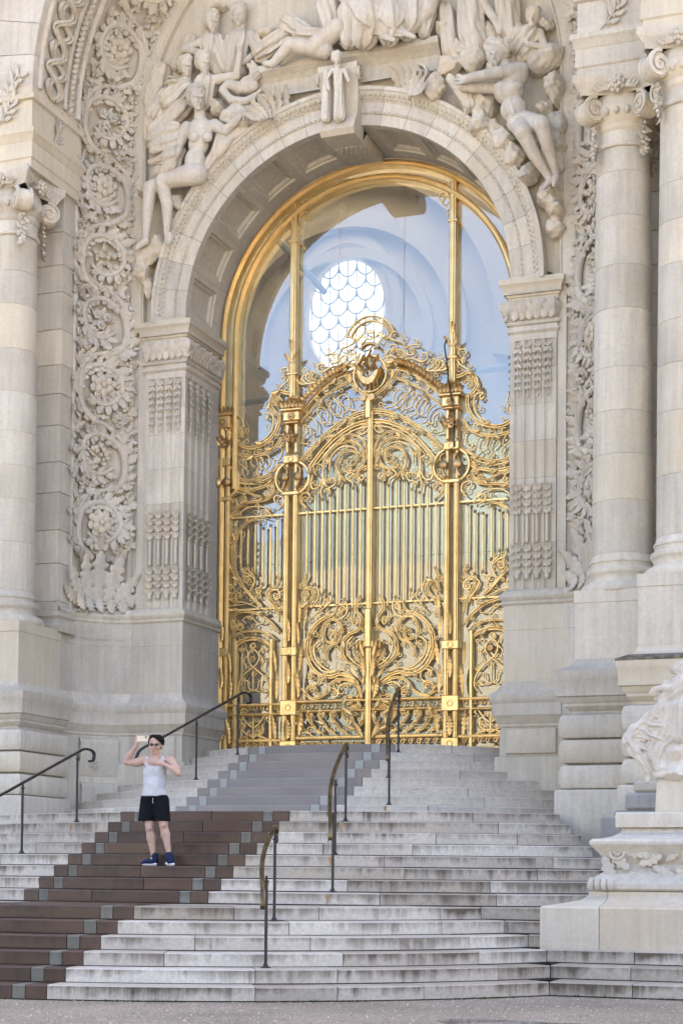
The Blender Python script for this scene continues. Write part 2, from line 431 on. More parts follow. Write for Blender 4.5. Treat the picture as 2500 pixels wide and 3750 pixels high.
# landings
def landing(name, poly, z, mm):
    return obj(name, MB().fan([(x, y, z) for x, y in poly]), M[mm], stairs)
yc, r_ = step_arc(6); t = np.linspace(R(-60), R(64), 50)
landing('landing', [(SX+(r_-.45)*math.sin(a), yc-(r_-.45)*math.cos(a)) for a in t]+[(5.5, -5.6), (6.0, -2.0), (-6.5, -2.0)], zn(6)-.003, 'step_worn')
landing('landing', [(SX-C3, -8.4), (SX+C3, -8.4), (SX+C3, -6.3), (SX-C3, -6.3)], zn(6)+.004, 'granite')
yc, r_ = step_arc(14); t = np.linspace(R(-44), R(37), 40)
landing('landing', [(SX+(r_-.5)*math.sin(a), yc-(r_-.5)*math.cos(a)) for a in t]+[(4.2, 1), (-5, 1)], zn(14)-.003, 'step_white')
yc, r_ = step_arc(22); t = np.linspace(R(-90), R(90), 40)
landing('landing', [(SX+(r_-.5)*math.sin(a), yc-(r_-.5)*math.cos(a)) for a in t], zn(22)-.003, 'step_dry')
# ---------------------------------------------------------------- palace facade
fac = tag(empty('palace_facade'), 'ornate limestone palace front with a great sculpted arch around the gilded gate', 'building')
SGN = (-1, 1)      # left half, right half
def side_obj(name, mb, mt, s, parent=fac, smooth=35):
    """mb is built for the left half; s=1 mirrors it to the right"""
    if s > 0:
        for a in mb.v: a[:, 0] *= -1
        mb.f = [q[::-1] for q in mb.f]
    return obj(name, mb, mt, parent, smooth)

CURVE = [(-4.36, -1.1), (-4.36, -.72), (-4.27, -.52), (-4.14, -.32), (-3.98, -.15), (-3.8, -.03), (-3.6, 0)]
PED = [(-9, -2.3), (-4.31, -2.3), (-4.31, -1.05)]
def roll(z0, z1, o0, o1, n=9):
    return [(o0+(o1-o0)*math.sin(t)**.55, z0+(z1-z0)*(1-math.cos(t))/2) for t in np.linspace(0, PI, n)]
PED_PLINTH = [(.22, .9), (.22, 2.50), (.20, 2.53), (.10, 2.545)]
PED_CAP = [(.05, 3.55), (.05, 3.59), (.10, 3.63), (.125, 3.655), (.12, 3.69), (.15, 3.71), (.175, 3.77), (.21, 3.785), (.21, 3.97), (.222, 3.99), (.24, 4.05), (.24, 4.12), (.06, 4.2), (.012, 4.255), (.0, 4.30)]
PED_DIE = [(0, 4.30), (0, 5.05), (.012, 5.062), (.012, 5.22), (-.4, 5.22), (-2.0, 5.22)]
WALL_BASE = [(.10, 1.9), (.10, 3.16), (.04, 3.175), (.03, 3.60), (.055, 3.62), (.055, 3.655), (.08, 3.68), (.11, 3.755), (.135, 3.78), (.135, 3.96), (.15, 3.98), (.175, 4.03), (.175, 4.09), (.06, 4.17), (.012, 4.25), (.012, 4.295), (0, 4.30)]
WALL_DIE = [(0, 4.30), (0, 5.055), (-.006, 5.062), (-.006, 5.068), (0, 5.075), (0, 5.44)]
WALL_TOP = [(0, 5.44), (.012, 5.455), (.035, 5.47), (.035, 5.49), (.02, 5.505), (.03, 5.52), (.06, 5.545), (.07, 5.575), (.055, 5.605), (.02, 5.615), (.01, 5.65), (-.04, 5.69), (-.10, 5.70)]
for s in SGN:
    side_obj('pedestal_plinth', plan_sweep(PED, PED_PLINTH), M['stone_block'], s)
    for z0 in (2.545, 2.885, 3.22):
        side_obj('rounded_course', plan_sweep(PED, [(.06, z0-.01)]+roll(z0, z0+.325, .09, .175)+[(.06, z0+.335)]), M['stone_block'], s)
    side_obj('pedestal_cornice', plan_sweep(PED, PED_CAP), M['stone_block'], s)
    side_obj('pedestal_die', plan_sweep(PED, PED_DIE), M['stone_block'], s)
    pil_path = [(-3.6, 0), (-2.677, 0), (-2.677, 1.40)]
    for nm, pf in (('base_cornice', WALL_BASE), ('base_die', WALL_DIE), ('astragal', WALL_TOP)):
        side_obj('pilaster_'+nm, plan_sweep(pil_path, pf), M['stone_block'], s)
        side_obj('niche_'+nm, plan_sweep(CURVE, [(o*.9, z) for o, z in pf]), M['stone_block'], s)
    # recessed-edge panels standing proud of the low wall
    def panel(x0, x1, z0, z1, y, d=.05):
        g = MB(); i = .05
        P = [(x0, y, z0), (x1, y, z0), (x1, y, z1), (x0, y, z1)]
        Q = [(x0+i*.3, y-d*.8, z0+i*.3), (x1-i*.3, y-d*.8, z0+i*.3), (x1-i*.3, y-d*.8, z1-i*.3), (x0+i*.3, y-d*.8, z1-i*.3)]
        T = [(x0+i, y-d, z0+i), (x1-i, y-d, z0+i), (x1-i, y-d, z1-i), (x0+i, y-d, z1-i)]
        g.add(P+Q+T, [(k, (k+1) % 4, (k+1) % 4+4, k+4) for k in range(4)]+[(k+4, (k+1) % 4+4, (k+1) % 4+8, k+8) for k in range(4)]+[(8, 9, 10, 11)])
        return g
    side_obj('base_panel', panel(-3.52, -2.74, 3.20, 3.585, -.03, .075), M['stone_block'], s)
    for z0, z1 in ((2.88, 3.57), (2.17, 2.84)):
        o0 = .035 if z0 > 2.5 else .10
        side_obj('base_panel', plan_sweep(CURVE[2:6], [(o0-.03, z0), (o0+.02, z0+.01), (o0+.055, z0+.05), (o0+.065, z0+.1), (o0+.065, z1-.1), (o0+.055, z1-.05), (o0+.02, z1-.01), (o0-.03, z1)]), M['stone_block'], s, smooth=50)

# anta behind the inner column, laid in courses
def courses(z0, z1, lo=.42, hi=.62):
    z = z0; out = []
    while z < z1-.2:
        e = min(z1, z+random.uniform(lo, hi)); e = z1 if z1-e < .25 else e; out.append((z, e)); z = e
    return out
for s in SGN:
    for i, (a, b_) in enumerate(courses(5.7, 12.36)):
        g = plan_sweep([(-9, -1.08), (-4.36, -1.08), (-4.36, -.66)], [(-.02, a+.002), (0, a+.008), (0, b_-.006), (-.02, b_)])
        side_obj('ashlar_block', g, M['stone_block'], s)
    side_obj('anta_base', plan_sweep([(-9, -1.08), (-4.36, -1.08), (-4.36, -.66)], [(.10, 5.2), (.11, 5.30), (.06, 5.36), (.05, 5.42), (.085, 5.46), (.07, 5.52), (.03, 5.54), (.02, 5.62), (0, 5.70)]), M['stone_block'], s)

# ------------------------------------------------------- columns
def column(x, y, z0, z1, rb, rt, s_):
    c = empty('column', (0, 0, 0), fac)
    pr = [(.57, 0), (.575, .04), (.56, .095), (.525, .12), (.475, .125), (.455, .155), (.45, .20), (.47, .235), (.475, .24), (.487, .252), (.495, .285), (.487, .318), (.465, .33), (.445, .335), (.435, .37), (.44, .40), (.455, .405), (.455, .435), (.43, .46), (rb, .52)]
    obj('base', MB().lathe([(r_*rb/.415, z) for r_, z in pr], (x, y, z0), 56), M['stone_block'], c, 40)
    hs = z0+.52; z = hs
    def rad(zz):
        t = (zz-hs)/(z1-hs); return rb+(rt-rb)*t**1.6
    while z < z1-.05:
        e = z+random.uniform(.5, .82); e = z1 if z1-e < .3 else e
        n = 4; zz = np.linspace(z, e, n)
        pf = [(rad(z)-.006, z+.0005), (rad(z), z+.006)]+[(rad(q), q) for q in zz[1:-1]]+[(rad(e), e-.006), (rad(e)-.006, e-.0005)]
        obj('drum', MB().lathe(pf, (x, y, 0), 56), M['drum'], c, 40); z = e
    obj('necking', MB().lathe([(rt, z1), (rt+.03, z1+.01), (rt+.04, z1+.035), (rt+.03, z1+.06), (rt, z1+.07), (rt, z1+.30)], (x, y, 0), 48), M['stone_block'], c, 40)
    return c
M['drum'] = limestone('drum_limestone', base=(.69, .645, .55), warm=(.62, .54, .38), wamt=.5, per=.09, bmp=.2, pits=.3)
COLS = [(-4.85, -1.77), (4.85, -1.77), (5.92, -2.8)]
column_objs = [column(x, y, 5.22, 11.32, .415, .365, 1) for x, y in COLS]
# pedestal and mass behind the second column on the right
P2 = [(5.37, -2.0), (5.37, -3.35), (12, -3.35)]
for nm, pf in (('pedestal_plinth', PED_PLINTH), ('pedestal_cornice', PED_CAP), ('pedestal_die', PED_DIE)):
    obj(nm, plan_sweep(P2, pf), M['stone_block'], fac, 35)
for z0 in (2.545, 2.885, 3.22):
    obj('rounded_course', plan_sweep(P2, [(.06, z0-.01)]+roll(z0, z0+.325, .09, .175)+[(.06, z0+.335)]), M['stone_block'], fac, 35)
for a, b_ in courses(5.22, 12.36):
    obj('ashlar_block', plan_sweep([(5.48, -1.0), (5.48, -2.05), (12, -2.05)], [(-.02, a+.002), (0, a+.008), (0, b_-.006), (-.02, b_)]), M['stone_block'], fac, 35)

# ------------------------------------------------------- entablature above the columns
ENT = [(-.25, 12.30), (0, 12.30), (0, 12.44), (.025, 12.46), (.025, 12.70), (.045, 12.72), (.06, 12.80), (.09, 12.83), (.09, 12.90), (0, 12.92), (0, 13.36), (.05, 13.38), (.06, 13.45), (0, 13.48), (0, 13.6)]
for s in SGN:
    side_obj('entablature', plan_sweep([(-9, -2.2), (-4.3, -2.2), (-4.3, -.66)], ENT), M['stone'], s)
obj('entablature', plan_sweep([(5.40, -1.9), (5.40, -3.23), (12, -3.23)], ENT), M['stone'], fac, 35)
obj('upper_wall', plan_sweep([(5.42, -1.9), (5.42, -3.2), (12, -3.2)], [(0, 13.6), (0, 20)]), M['stone'], fac, 35)
# outer arch: voussoirs and soffit
ZC = 13.6; RO = 4.30; ZI = 10.5; RI = 2.732
def pol(r_, a, zc): return (r_*math.sin(a), zc+r_*math.cos(a))
for s in SGN:
    edges = np.linspace(PI/2, 0, 15)
    for a0, a1 in zip(edges[:-1], edges[1:]):
        t = np.linspace(a0-.0008, a1+.0008, 4); g = MB()
        pf = [(RO+.004, -.66), (RO, -1.2), (RO, -2.19), (RO+.01, -2.2), (RO+3.4, -2.2)]
        G = np.array([[(-r_*math.sin(a), y, ZC+r_*math.cos(a)) for r_, y in pf] for a in t]); g.grid(G)
        side_obj('voussoir', g, M['stone_block'], s)

# ------------------------------------------------------- concave foliage band panel
def band_pt(u, v, w=0.0):
    """u 0..1 from the inner (gate) edge to the outer edge, v metres up the band, w metres out of the panel; left half"""
    u = np.asarray(u, float); v = np.asarray(v, float); w = np.asarray(w, float)
    r_ = 3.74+.62*u; y = .16-.86*u
    sag = .13*np.sin(PI*np.clip(u, 0, 1))           # hollow of the panel, away from the viewer
    nx, ny = -.811, -.585                            # out of the panel: towards the gate axis and the viewer
    off = w-sag
    r2 = r_+off*nx; y2 = y+off*ny
    L0 = ZC-5.6
    a = np.clip((v-L0)/4.0, 0, None)                 # polar angle on the curved part
    x = np.where(v < L0, -r2, -r2*np.cos(a)); z = np.where(v < L0, 5.6+v, ZC+r2*np.sin(a))
    return np.stack(np.broadcast_arrays(x, y2, z), -1)
LBAND = (ZC-5.6)+4.0*PI/2
for s in SGN:
    vv = np.concatenate((np.linspace(-.2, ZC-5.6, 6), np.linspace(ZC-5.6, LBAND, 26)[1:])); uu = np.linspace(0, 1, 9)
    g = MB().grid(band_pt(uu[None, :], vv[:, None]))
    side_obj('foliage_band_panel', g, M['carved'], s, smooth=60)
    for u0, u1, w in ((-.02, .06, .05), (.94, 1.02, .045)):
        uu = np.array((u0, u0, (u0+u1)/2-.01, (u0+u1)/2+.01, u1, u1)); ww = np.array((-.05, w*.7, w, w, w*.5, -.05))
        side_obj('band_fillet', MB().grid(band_pt(uu[None, :], vv[:, None], ww[None, :])), M['stone'], s, smooth=50)

# ------------------------------------------------------- tympanum wall
for s in SGN:
    a_in = [(-3.46, z) for z in np.linspace(5.65, 10.45, 7)]+[(-3.25*math.cos(t), ZI+3.25*math.sin(t)) for t in np.linspace(.03, PI/2, 24)]
    a_out = [(-3.76, z) for z in np.linspace(5.65, 11.2, 7)]+[(-3.76, z) for z in np.linspace(11.4, ZC, 9)[:-1]]+[(-3.76*math.cos(t), ZC+3.76*math.sin(t)) for t in np.linspace(0, PI/2, 16)]
    G = np.array([[(p[0], .18, p[1]), (q[0], .18, q[1])] for p, q in zip(a_in, a_out)])
    side_obj('tympanum_wall', MB().grid(G), M['carved'], s)
    # flat moulding that follows the inner arch at its springing
    side_obj('jamb_strip', plan_sweep([(-3.60, .2), (-3.60, .13), (-3.46, .13)], [(0, 5.7), (0, 10.3)]), M['stone'], s)

# plain border that frames the sculpture inside the foliage band
bp = [(3.75, .17), (3.75, .085), (3.735, .075), (3.56, .075), (3.552, .085), (3.545, .075), (3.525, .06), (3.505, .075), (3.50, .19)]
for s in SGN:
    th = np.concatenate(([None]*4, np.linspace(0, PI/2, 24)))
    rows = [[(-r_, y, z) for r_, y in bp] for z in np.linspace(10.3, ZC, 5)[:-1]]+[[(-r_*math.cos(a), y, ZC+r_*math.sin(a)) for r_, y in bp] for a in np.linspace(0, PI/2, 24)]
    side_obj('border_arch', MB().grid(np.array(rows)), M['stone'], s)

# ------------------------------------------------------- fluted pilasters
def flute_path(p0, p1, nfl, depth=.03, margin=.05):
    p0 = np.array(p0, float); p1 = np.array(p1, float); L = np.linalg.norm(p1-p0); d = (p1-p0)/L; nrm = np.array((d[1], -d[0]))
    W_ = (L-2*margin)/nfl; out = [p0]
    for k in range(nfl):
        a = margin+k*W_
        for t in np.linspace(0, 1, 9):
            x = a+W_*(.13+.74*t); dd = depth*math.sin(PI*t)**.5 if 0 < t < 1 else 0
            out.append(p0+d*x-nrm*dd)
    out.append(p1); return [tuple(q) for q in out]
for s in SGN:
    pa, pb, pc = (-3.4547, .1), (-2.7357, .1), (-2.7357, 1.12)
    pth = [(-3.4547, .19)]+flute_path(pa, pb, 4)+flute_path(pb, pc, 4)[1:]+[(-2.7357, 1.40)]
    jn = [5.68]+list(np.linspace(6.4, 9.0, 6)+np.random.uniform(-.1, .1, 6))+[9.66]
    for z0, z1 in zip(jn[:-1], jn[1:]):
        side_obj('pilaster_block', plan_sweep(pth, [(0, z0+.0015), (0, z1-.0015)]), M['stone_block'], s, smooth=30)
    plain = [(-3.4547, .19), pa, pb, (-2.7357, 1.40)]
    side_obj('pilaster_core', plan_sweep([(x+.004*0, y) for x, y in plain], [(-.035, 5.6), (-.035, 9.7)]), M['mortar'], s)
    side_obj('pilaster_necking', plan_sweep(plain, [(0, 9.50), (.004, 9.505), (.004, 9.60), (.03, 9.615), (.05, 9.635), (.045, 9.66), (.015, 9.67), (.015, 9.72), (.05, 9.735), (.062, 9.76), (.05, 9.785), (.03, 9.79)]), M['stone'], s)
    side_obj('impost_cornice', plan_sweep(plain, [(.03, 10.08), (.03, 10.15), (.05, 10.16), (.055, 10.19), (.085, 10.20), (.085, 10.235), (.09, 10.25), (.105, 10.30), (.14, 10.335), (.145, 10.34), (.145, 10.42), (0, 10.43), (-.3, 10.43)]), M['stone'], s)
    # leaf capital: bulging course carved into upright leaves
    q = np.array([(-3.4547, .1), (-2.7357, .1), (-2.7357, 1.36)]); seg = []
    pth2 = [(-3.4547, .19)]+[tuple(q[0]+(q[1]-q[0])*t) for t in np.linspace(0, 1, 60)]+[tuple(q[1]+(q[2]-q[1])*t) for t in np.linspace(0, 1, 100)[1:]]
    P = np.array(pth2); D = rnorm(np.gradient(P, axis=0)); D[1] = (1, 0); D[60] = rnorm(np.array((1., 1.)))
    N = np.stack((D[:, 1], -D[:, 0]), 1); N[60] *= 1.41
    dist = np.concatenate(((0,), np.cumsum(np.linalg.norm(np.diff(P, axis=0), axis=1))))
    zz = np.linspace(9.785, 10.09, 16); G = np.zeros((len(P), len(zz), 3))
    for i in range(len(P)):
        ph = dist[i]/.24; e = abs((ph % 1)-.5)*2      # 0 at leaf rib, 1 between leaves
        vein = .5+.5*math.cos(2*PI*dist[i]/.04)
        for j, z in enumerate(zz):
            t = (z-9.785)/.305; o = .035+.115*math.sin(min(1, t*1.15)*PI*.62)**1.2
            if t > .8: o -= .25*(t-.8)**1.0*(.3+e)
            o -= .035*e**3*(.3+.7*t)+.014*vein*(.2+.8*math.sin(PI*min(1, t*1.05)))*(1-e*.4)
            G[i, j] = (P[i, 0]+N[i, 0]*o, P[i, 1]+N[i, 1]*o, z)
    side_obj('leaf_capital', MB().grid(G), M['carved'], s, smooth=70)
    g = MB()
    for k in range(22):
        g.box(-3.52+.036*k, -3.52+.036*k+.022, .005, .03, 10.195, 10.235)
    side_obj('dentil_row', g, M['stone'], s)['kind'] = 'stuff'
    g = MB()
    for k in range(32):
        g.box(-2.67, -2.645, .03+.041*k, .03+.041*k+.024, 10.195, 10.235)
    side_obj('dentil_row', g, M['stone'], s)['kind'] = 'stuff'

# ------------------------------------------------------- inner arch: voussoirs with moulded face
ARC_PF = [(RI, 1.40), (RI, .085), (RI+.008, .075), (RI+.17, .075), (RI+.178, .05), (RI+.195, .045), (RI+.212, .05), (RI+.22, .06), (RI+.36, .06), (RI+.37, .045), (RI+.385, .03), (RI+.40, .03), (RI+.41, .02), (RI+.46, -.035), (RI+.485, -.05), (RI+.50, -.055), (RI+.505, -.075), (RI+.565, -.08), (RI+.57, .19)]
NV = 21; ed = np.linspace(-PI/2, PI/2, NV+1)
for i in range(NV):
    a0, a1 = ed[i], ed[i+1]
    if i == NV//2: continue
    t = np.linspace(a0+.0009, a1-.0009, 5)
    G = np.array([[(r_*math.sin(a), y, ZI+r_*math.cos(a)) for r_, y in ARC_PF[1:]] for a in t])
    obj('voussoir', MB().grid(G), M['stone_block'], fac, 30)
t = np.linspace(-PI/2, PI/2, 48)
obj('arch_core', MB().grid(np.array([[(r_*math.sin(a), y, ZI+r_*math.cos(a)) for r_, y in ((RI+.13, 1.4), (RI+.13, .095), (RI+.5, .095))] for a in t])), M['mortar'], fac, 30)
# short stilt between impost and springing
for s in SGN:
    G = np.array([[(-r_, y, z) for r_, y in ARC_PF] for z in (10.40, ZI)])
    side_obj('arch_stilt', MB().grid(G), M['stone'], s)
# coffered soffit: one coffer per bay, all alike
def coffer(a0, a1):
    g = MB(); y0, y1 = .087, 1.40
    def ring(i, dr, n=7):
        da = i/RI; A = [(a, y0+.04+i) for a in np.linspace(a0+da, a1-da, n)]+[(a, y1-.22-i) for a in np.linspace(a1-da, a0+da, n)]
        return [((RI+dr)*math.sin(a), y, ZI+(RI+dr)*math.cos(a)) for a, y in A]
    n = 7
    outer = [(RI*math.sin(a), y, ZI+RI*math.cos(a)) for a, y in [(a, y0) for a in np.linspace(a0, a1, n)]+[(a, y1) for a in np.linspace(a1, a0, n)]]
    rings = [outer, ring(.10, 0), ring(.115, .03), ring(.15, .035), ring(.19, .075), ring(.2, .075)]
    k = 2*n
    for r0, r1 in zip(rings[:-1], rings[1:]):
        g.add(r0+r1, [(i, (i+1) % k, (i+1) % k+k, i+k) for i in range(k)])
    lo = rings[-1]; g.add(lo, [(i, i+1, k-2-i, k-1-i) for i in range(n-1)])
    return g
NC = 11; da = PI/NC; proto = None
for i in range(NC):
    a0 = -PI/2+i*da
    if proto is None:
        proto = coffer(-da/2+.0006, da/2-.0006); proto.map(lambda v: v-np.array((0, 0, ZI)))
        first = obj('coffer', proto, M['coffer'] if 'coffer' in M else M['stone'], fac, 25); o = first
    else:
        o = first.copy(); COL.objects.link(o)
    o.location = (0, 0, ZI); o.rotation_euler = (0, a0+da/2, 0)

# ------------------------------------------------------- mass of the building behind, and the vestibule
m, nt, b = mat('vestibule_plaster', .9); b.inputs['Base Color'].default_value = (.42, .36, .28, 1); M['plaster'] = m
obj('rear_mass', MB().box(-30, -5.7, .25, 16, 0, 24), M['stone'], fac)
obj('rear_mass', MB().box(5.7, 30, .25, 16, 0, 24), M['stone'], fac)
obj('rear_mass', MB().box(-5.69, 5.69, 8.6, 16, 0, 24), M['stone'], fac)
obj('rear_mass', MB().box(-30, -6.0, -1.95, .24, 5.3, 24), M['stone'], fac)
obj('rear_mass', MB().box(6.0, 30, -1.8, .24, 5.3, 24), M['stone'], fac)
obj('rear_mass', MB().box(-5.69, 5.69, .3, 2.4, 16.6, 24), M['stone'], fac)
obj('rear_mass', MB().box(-5.69, -2.95, 1.45, 1.74, 3.0, 16.59), M['stone'], fac)
obj('rear_mass', MB().box(2.95, 5.69, 1.45, 1.74, 3.0, 16.59), M['stone'], fac)
obj('rear_mass', MB().box(-2.94, 2.94, 1.45, 1.74, 13.5, 16.59), M['stone'], fac)
t = np.linspace(0, PI, 40)
obj('arch_backing', MB().grid(np.array([[(r_*math.cos(a), 1.43, ZI+r_*math.sin(a)) for r_ in (2.74, 4.4)] for a in t])), M['stone'], fac)
obj('upper_wall', MB().box(-30, 30, -2.18, .2, 18.0, 24), M['stone'], fac)
room = MB()
v = [(-5.6, 1.75, 3.36), (5.6, 1.75, 3.36), (5.6, 8, 3.36), (-5.6, 8, 3.36), (-5.6, 1.75, 16.5), (5.6, 1.75, 16.5), (5.6, 8, 16.5), (-5.6, 8, 16.5)]
room.add(v, [(1, 2, 6, 5), (0, 4, 7, 3)])      # ceiling left out: unseen opening added so the sky brightens the vestibule
ves = tag(empty('vestibule'), 'dim stone vestibule behind the glazed gate with an oval window', 'interior', kind='structure')
obj('side_wall', room, M['plaster'], ves)
obj('floor', MB().add(v, [(0, 1, 2, 3)]), M['step_white'], ves)
OX, OZ, OA, OB, OY = -2.95, 13.0, .86, 1.18, 8.0
# back wall with an oval opening
t = np.arange(64)*2*PI/64
def ov(k, y): return [(OX+OA*k*math.cos(a), y, OZ+OB*k*math.sin(a)) for a in t]
def sq(y):
    out = []
    for a in t:
        c_, s_ = math.cos(a), math.sin(a); k = 1/max(abs(c_), abs(s_)); out.append((OX+8*c_*k, y, OZ+8*s_*k))
    return out
g = MB(); rings = [sq(7.98), ov(1.5, 7.98), ov(1.45, 7.9), ov(1.25, 7.86), ov(1.15, 7.92), ov(1.02, 7.92), ov(1.0, 8.15)]
for a, b_ in zip(rings[:-1], rings[1:]): g.add(a+b_, [(i, (i+1) % 64, (i+1) % 64+64, i+64) for i in range(64)])
obj('back_wall', g, M['plaster'], ves, 40)
m, nt, b = mat('bright_window_glass', .4); b.inputs['Base Color'].default_value = (.9, .9, .88, 1)
b.inputs['Emission Color'].default_value = (1, .99, .96, 1); b.inputs['Emission Strength'].default_value = .42; M['brightglass'] = m
win = empty('oval_window', parent=ves)
obj('pane', MB().fan(ov(1.0, 8.12)), M['brightglass'], win)
m, nt, b = mat('window_lead', .6, .3); b.inputs['Base Color'].default_value = (.16, .22, .24, 1); M['lead'] = m
g = MB(); r_ = .2
for j in range(-7, 8):
    for i in range(-5, 6):
        cx = OX+i*2*r_+(r_ if j % 2 else 0); cz = OZ+j*.27
        if ((cx-OX)/OA)**2+((cz-.1-OZ)/OB)**2 > .98: continue
        P = [(cx+r_*math.cos(a), 8.07, cz+.24*math.sin(a)) for a in np.linspace(PI, 2*PI, 12)]
        g.tube(P, .02, 5)
for i in range(-4, 5):
    x = OX+i*r_; h = OB*math.sqrt(max(0, 1-((x-OX)/OA)**2))
    if h > .1: g.tube([(x, 8.07, OZ-h), (x, 8.07, OZ+h)], .015, 5)
obj('leading', g, M['lead'], win)
# pale arch mouldings on the back wall, and tie bars under the added roof opening
for r0, r1, y in ((1.75, 1.95, 7.80), (2.35, 2.7, 7.70), (3.3, 3.75, 7.55)):
    t2 = np.linspace(-.2, PI+.2, 40)
    obj('arch_moulding', MB().grid(np.array([[(OX+r_*math.cos(a), yy, OZ-.6+r_*math.sin(a)) for r_, yy in ((r1, 7.98), (r1, y), (r0, y), (r0, 7.98))] for a in t2])), M['plaster'], ves, 40)
for x0, z0, x1, z1 in ((-5.5, 10.2, 5.5, 10.6), (-4.6, 15.2, -2.0, 12.2), (1.2, 14.8, 3.8, 11.0)):
    obj('tie_bar', MB().tube([(x0, 4.4, z0), (x1, 4.4, z1)], .06, 8), M['lead'], ves, 40)

# ---------------------------------------------------------------- glazing of the gate
m = bpy.data.materials.new('reflective_glass'); m.use_nodes = True; nt = m.node_tree; nt.nodes.clear()
out = nd(nt, 'OutputMaterial'); mx = nd(nt, 'MixShader'); tr = nd(nt, 'BsdfTransparent'); gl = nd(nt, 'BsdfGlossy')
tr.inputs[0].default_value = (.80, .86, .86, 1); gl.inputs['Color'].default_value = (.90, .93, .88, 1); gl.inputs['Roughness'].default_value = .0
v = coords(nt, rand=False); bp = nd(nt, 'Bump'); bp.inputs['Strength'].default_value = .05; bp.inputs['Distance'].default_value = .02
nt.links.new(noise(nt, v, 1.3, 2), bp.inputs['Height']); nt.links.new(bp.outputs[0], gl.inputs['Normal'])
fr = nd(nt, 'Fresnel'); fr.inputs[0].default_value = 3.0
df = nd(nt, 'BsdfDiffuse'); df.inputs[0].default_value = (.8, .8, .78, 1); m2 = nd(nt, 'MixShader')      # film of dust
nt.links.new(ramp(nt, noise(nt, v, 1.1, 5, .65), [(.35, .05), (.7, .16)]), m2.inputs[0]); nt.links.new(tr.outputs[0], m2.inputs[1]); nt.links.new(df.outputs[0], m2.inputs[2])
nt.links.new(fr.outputs[0], mx.inputs[0]); nt.links.new(m2.outputs[0], mx.inputs[1]); nt.links.new(gl.outputs[0], mx.inputs[2]); nt.links.new(mx.outputs[0], out.inputs[0])
M['glass'] = m
GY = 1.59
glz = tag(empty('gate_glazing'), 'tall sheets of reflecting glass standing behind the gilded gate', 'glazing')
cuts = [-2.72, -1.40, -.62, .52, 1.40, 2.72]
for x0, x1 in zip(cuts[:-1], cuts[1:]):
    x0 += .004; x1 -= .004
    xs = np.linspace(x0, x1, 9); top = [(x, GY, ZI+math.sqrt(max(0, 2.74**2-x*x))) for x in xs]
    for z0, z1 in ((3.39, 6.60), (6.608, None)):
        if z1: P = [(x0, GY, z0), (x1, GY, z0), (x1, GY, z1), (x0, GY, z1)]
        else: P = [(x0, GY, z0), (x1, GY, z0)]+top[::-1]
        obj('pane', MB().fan(P), M['glass'], glz)
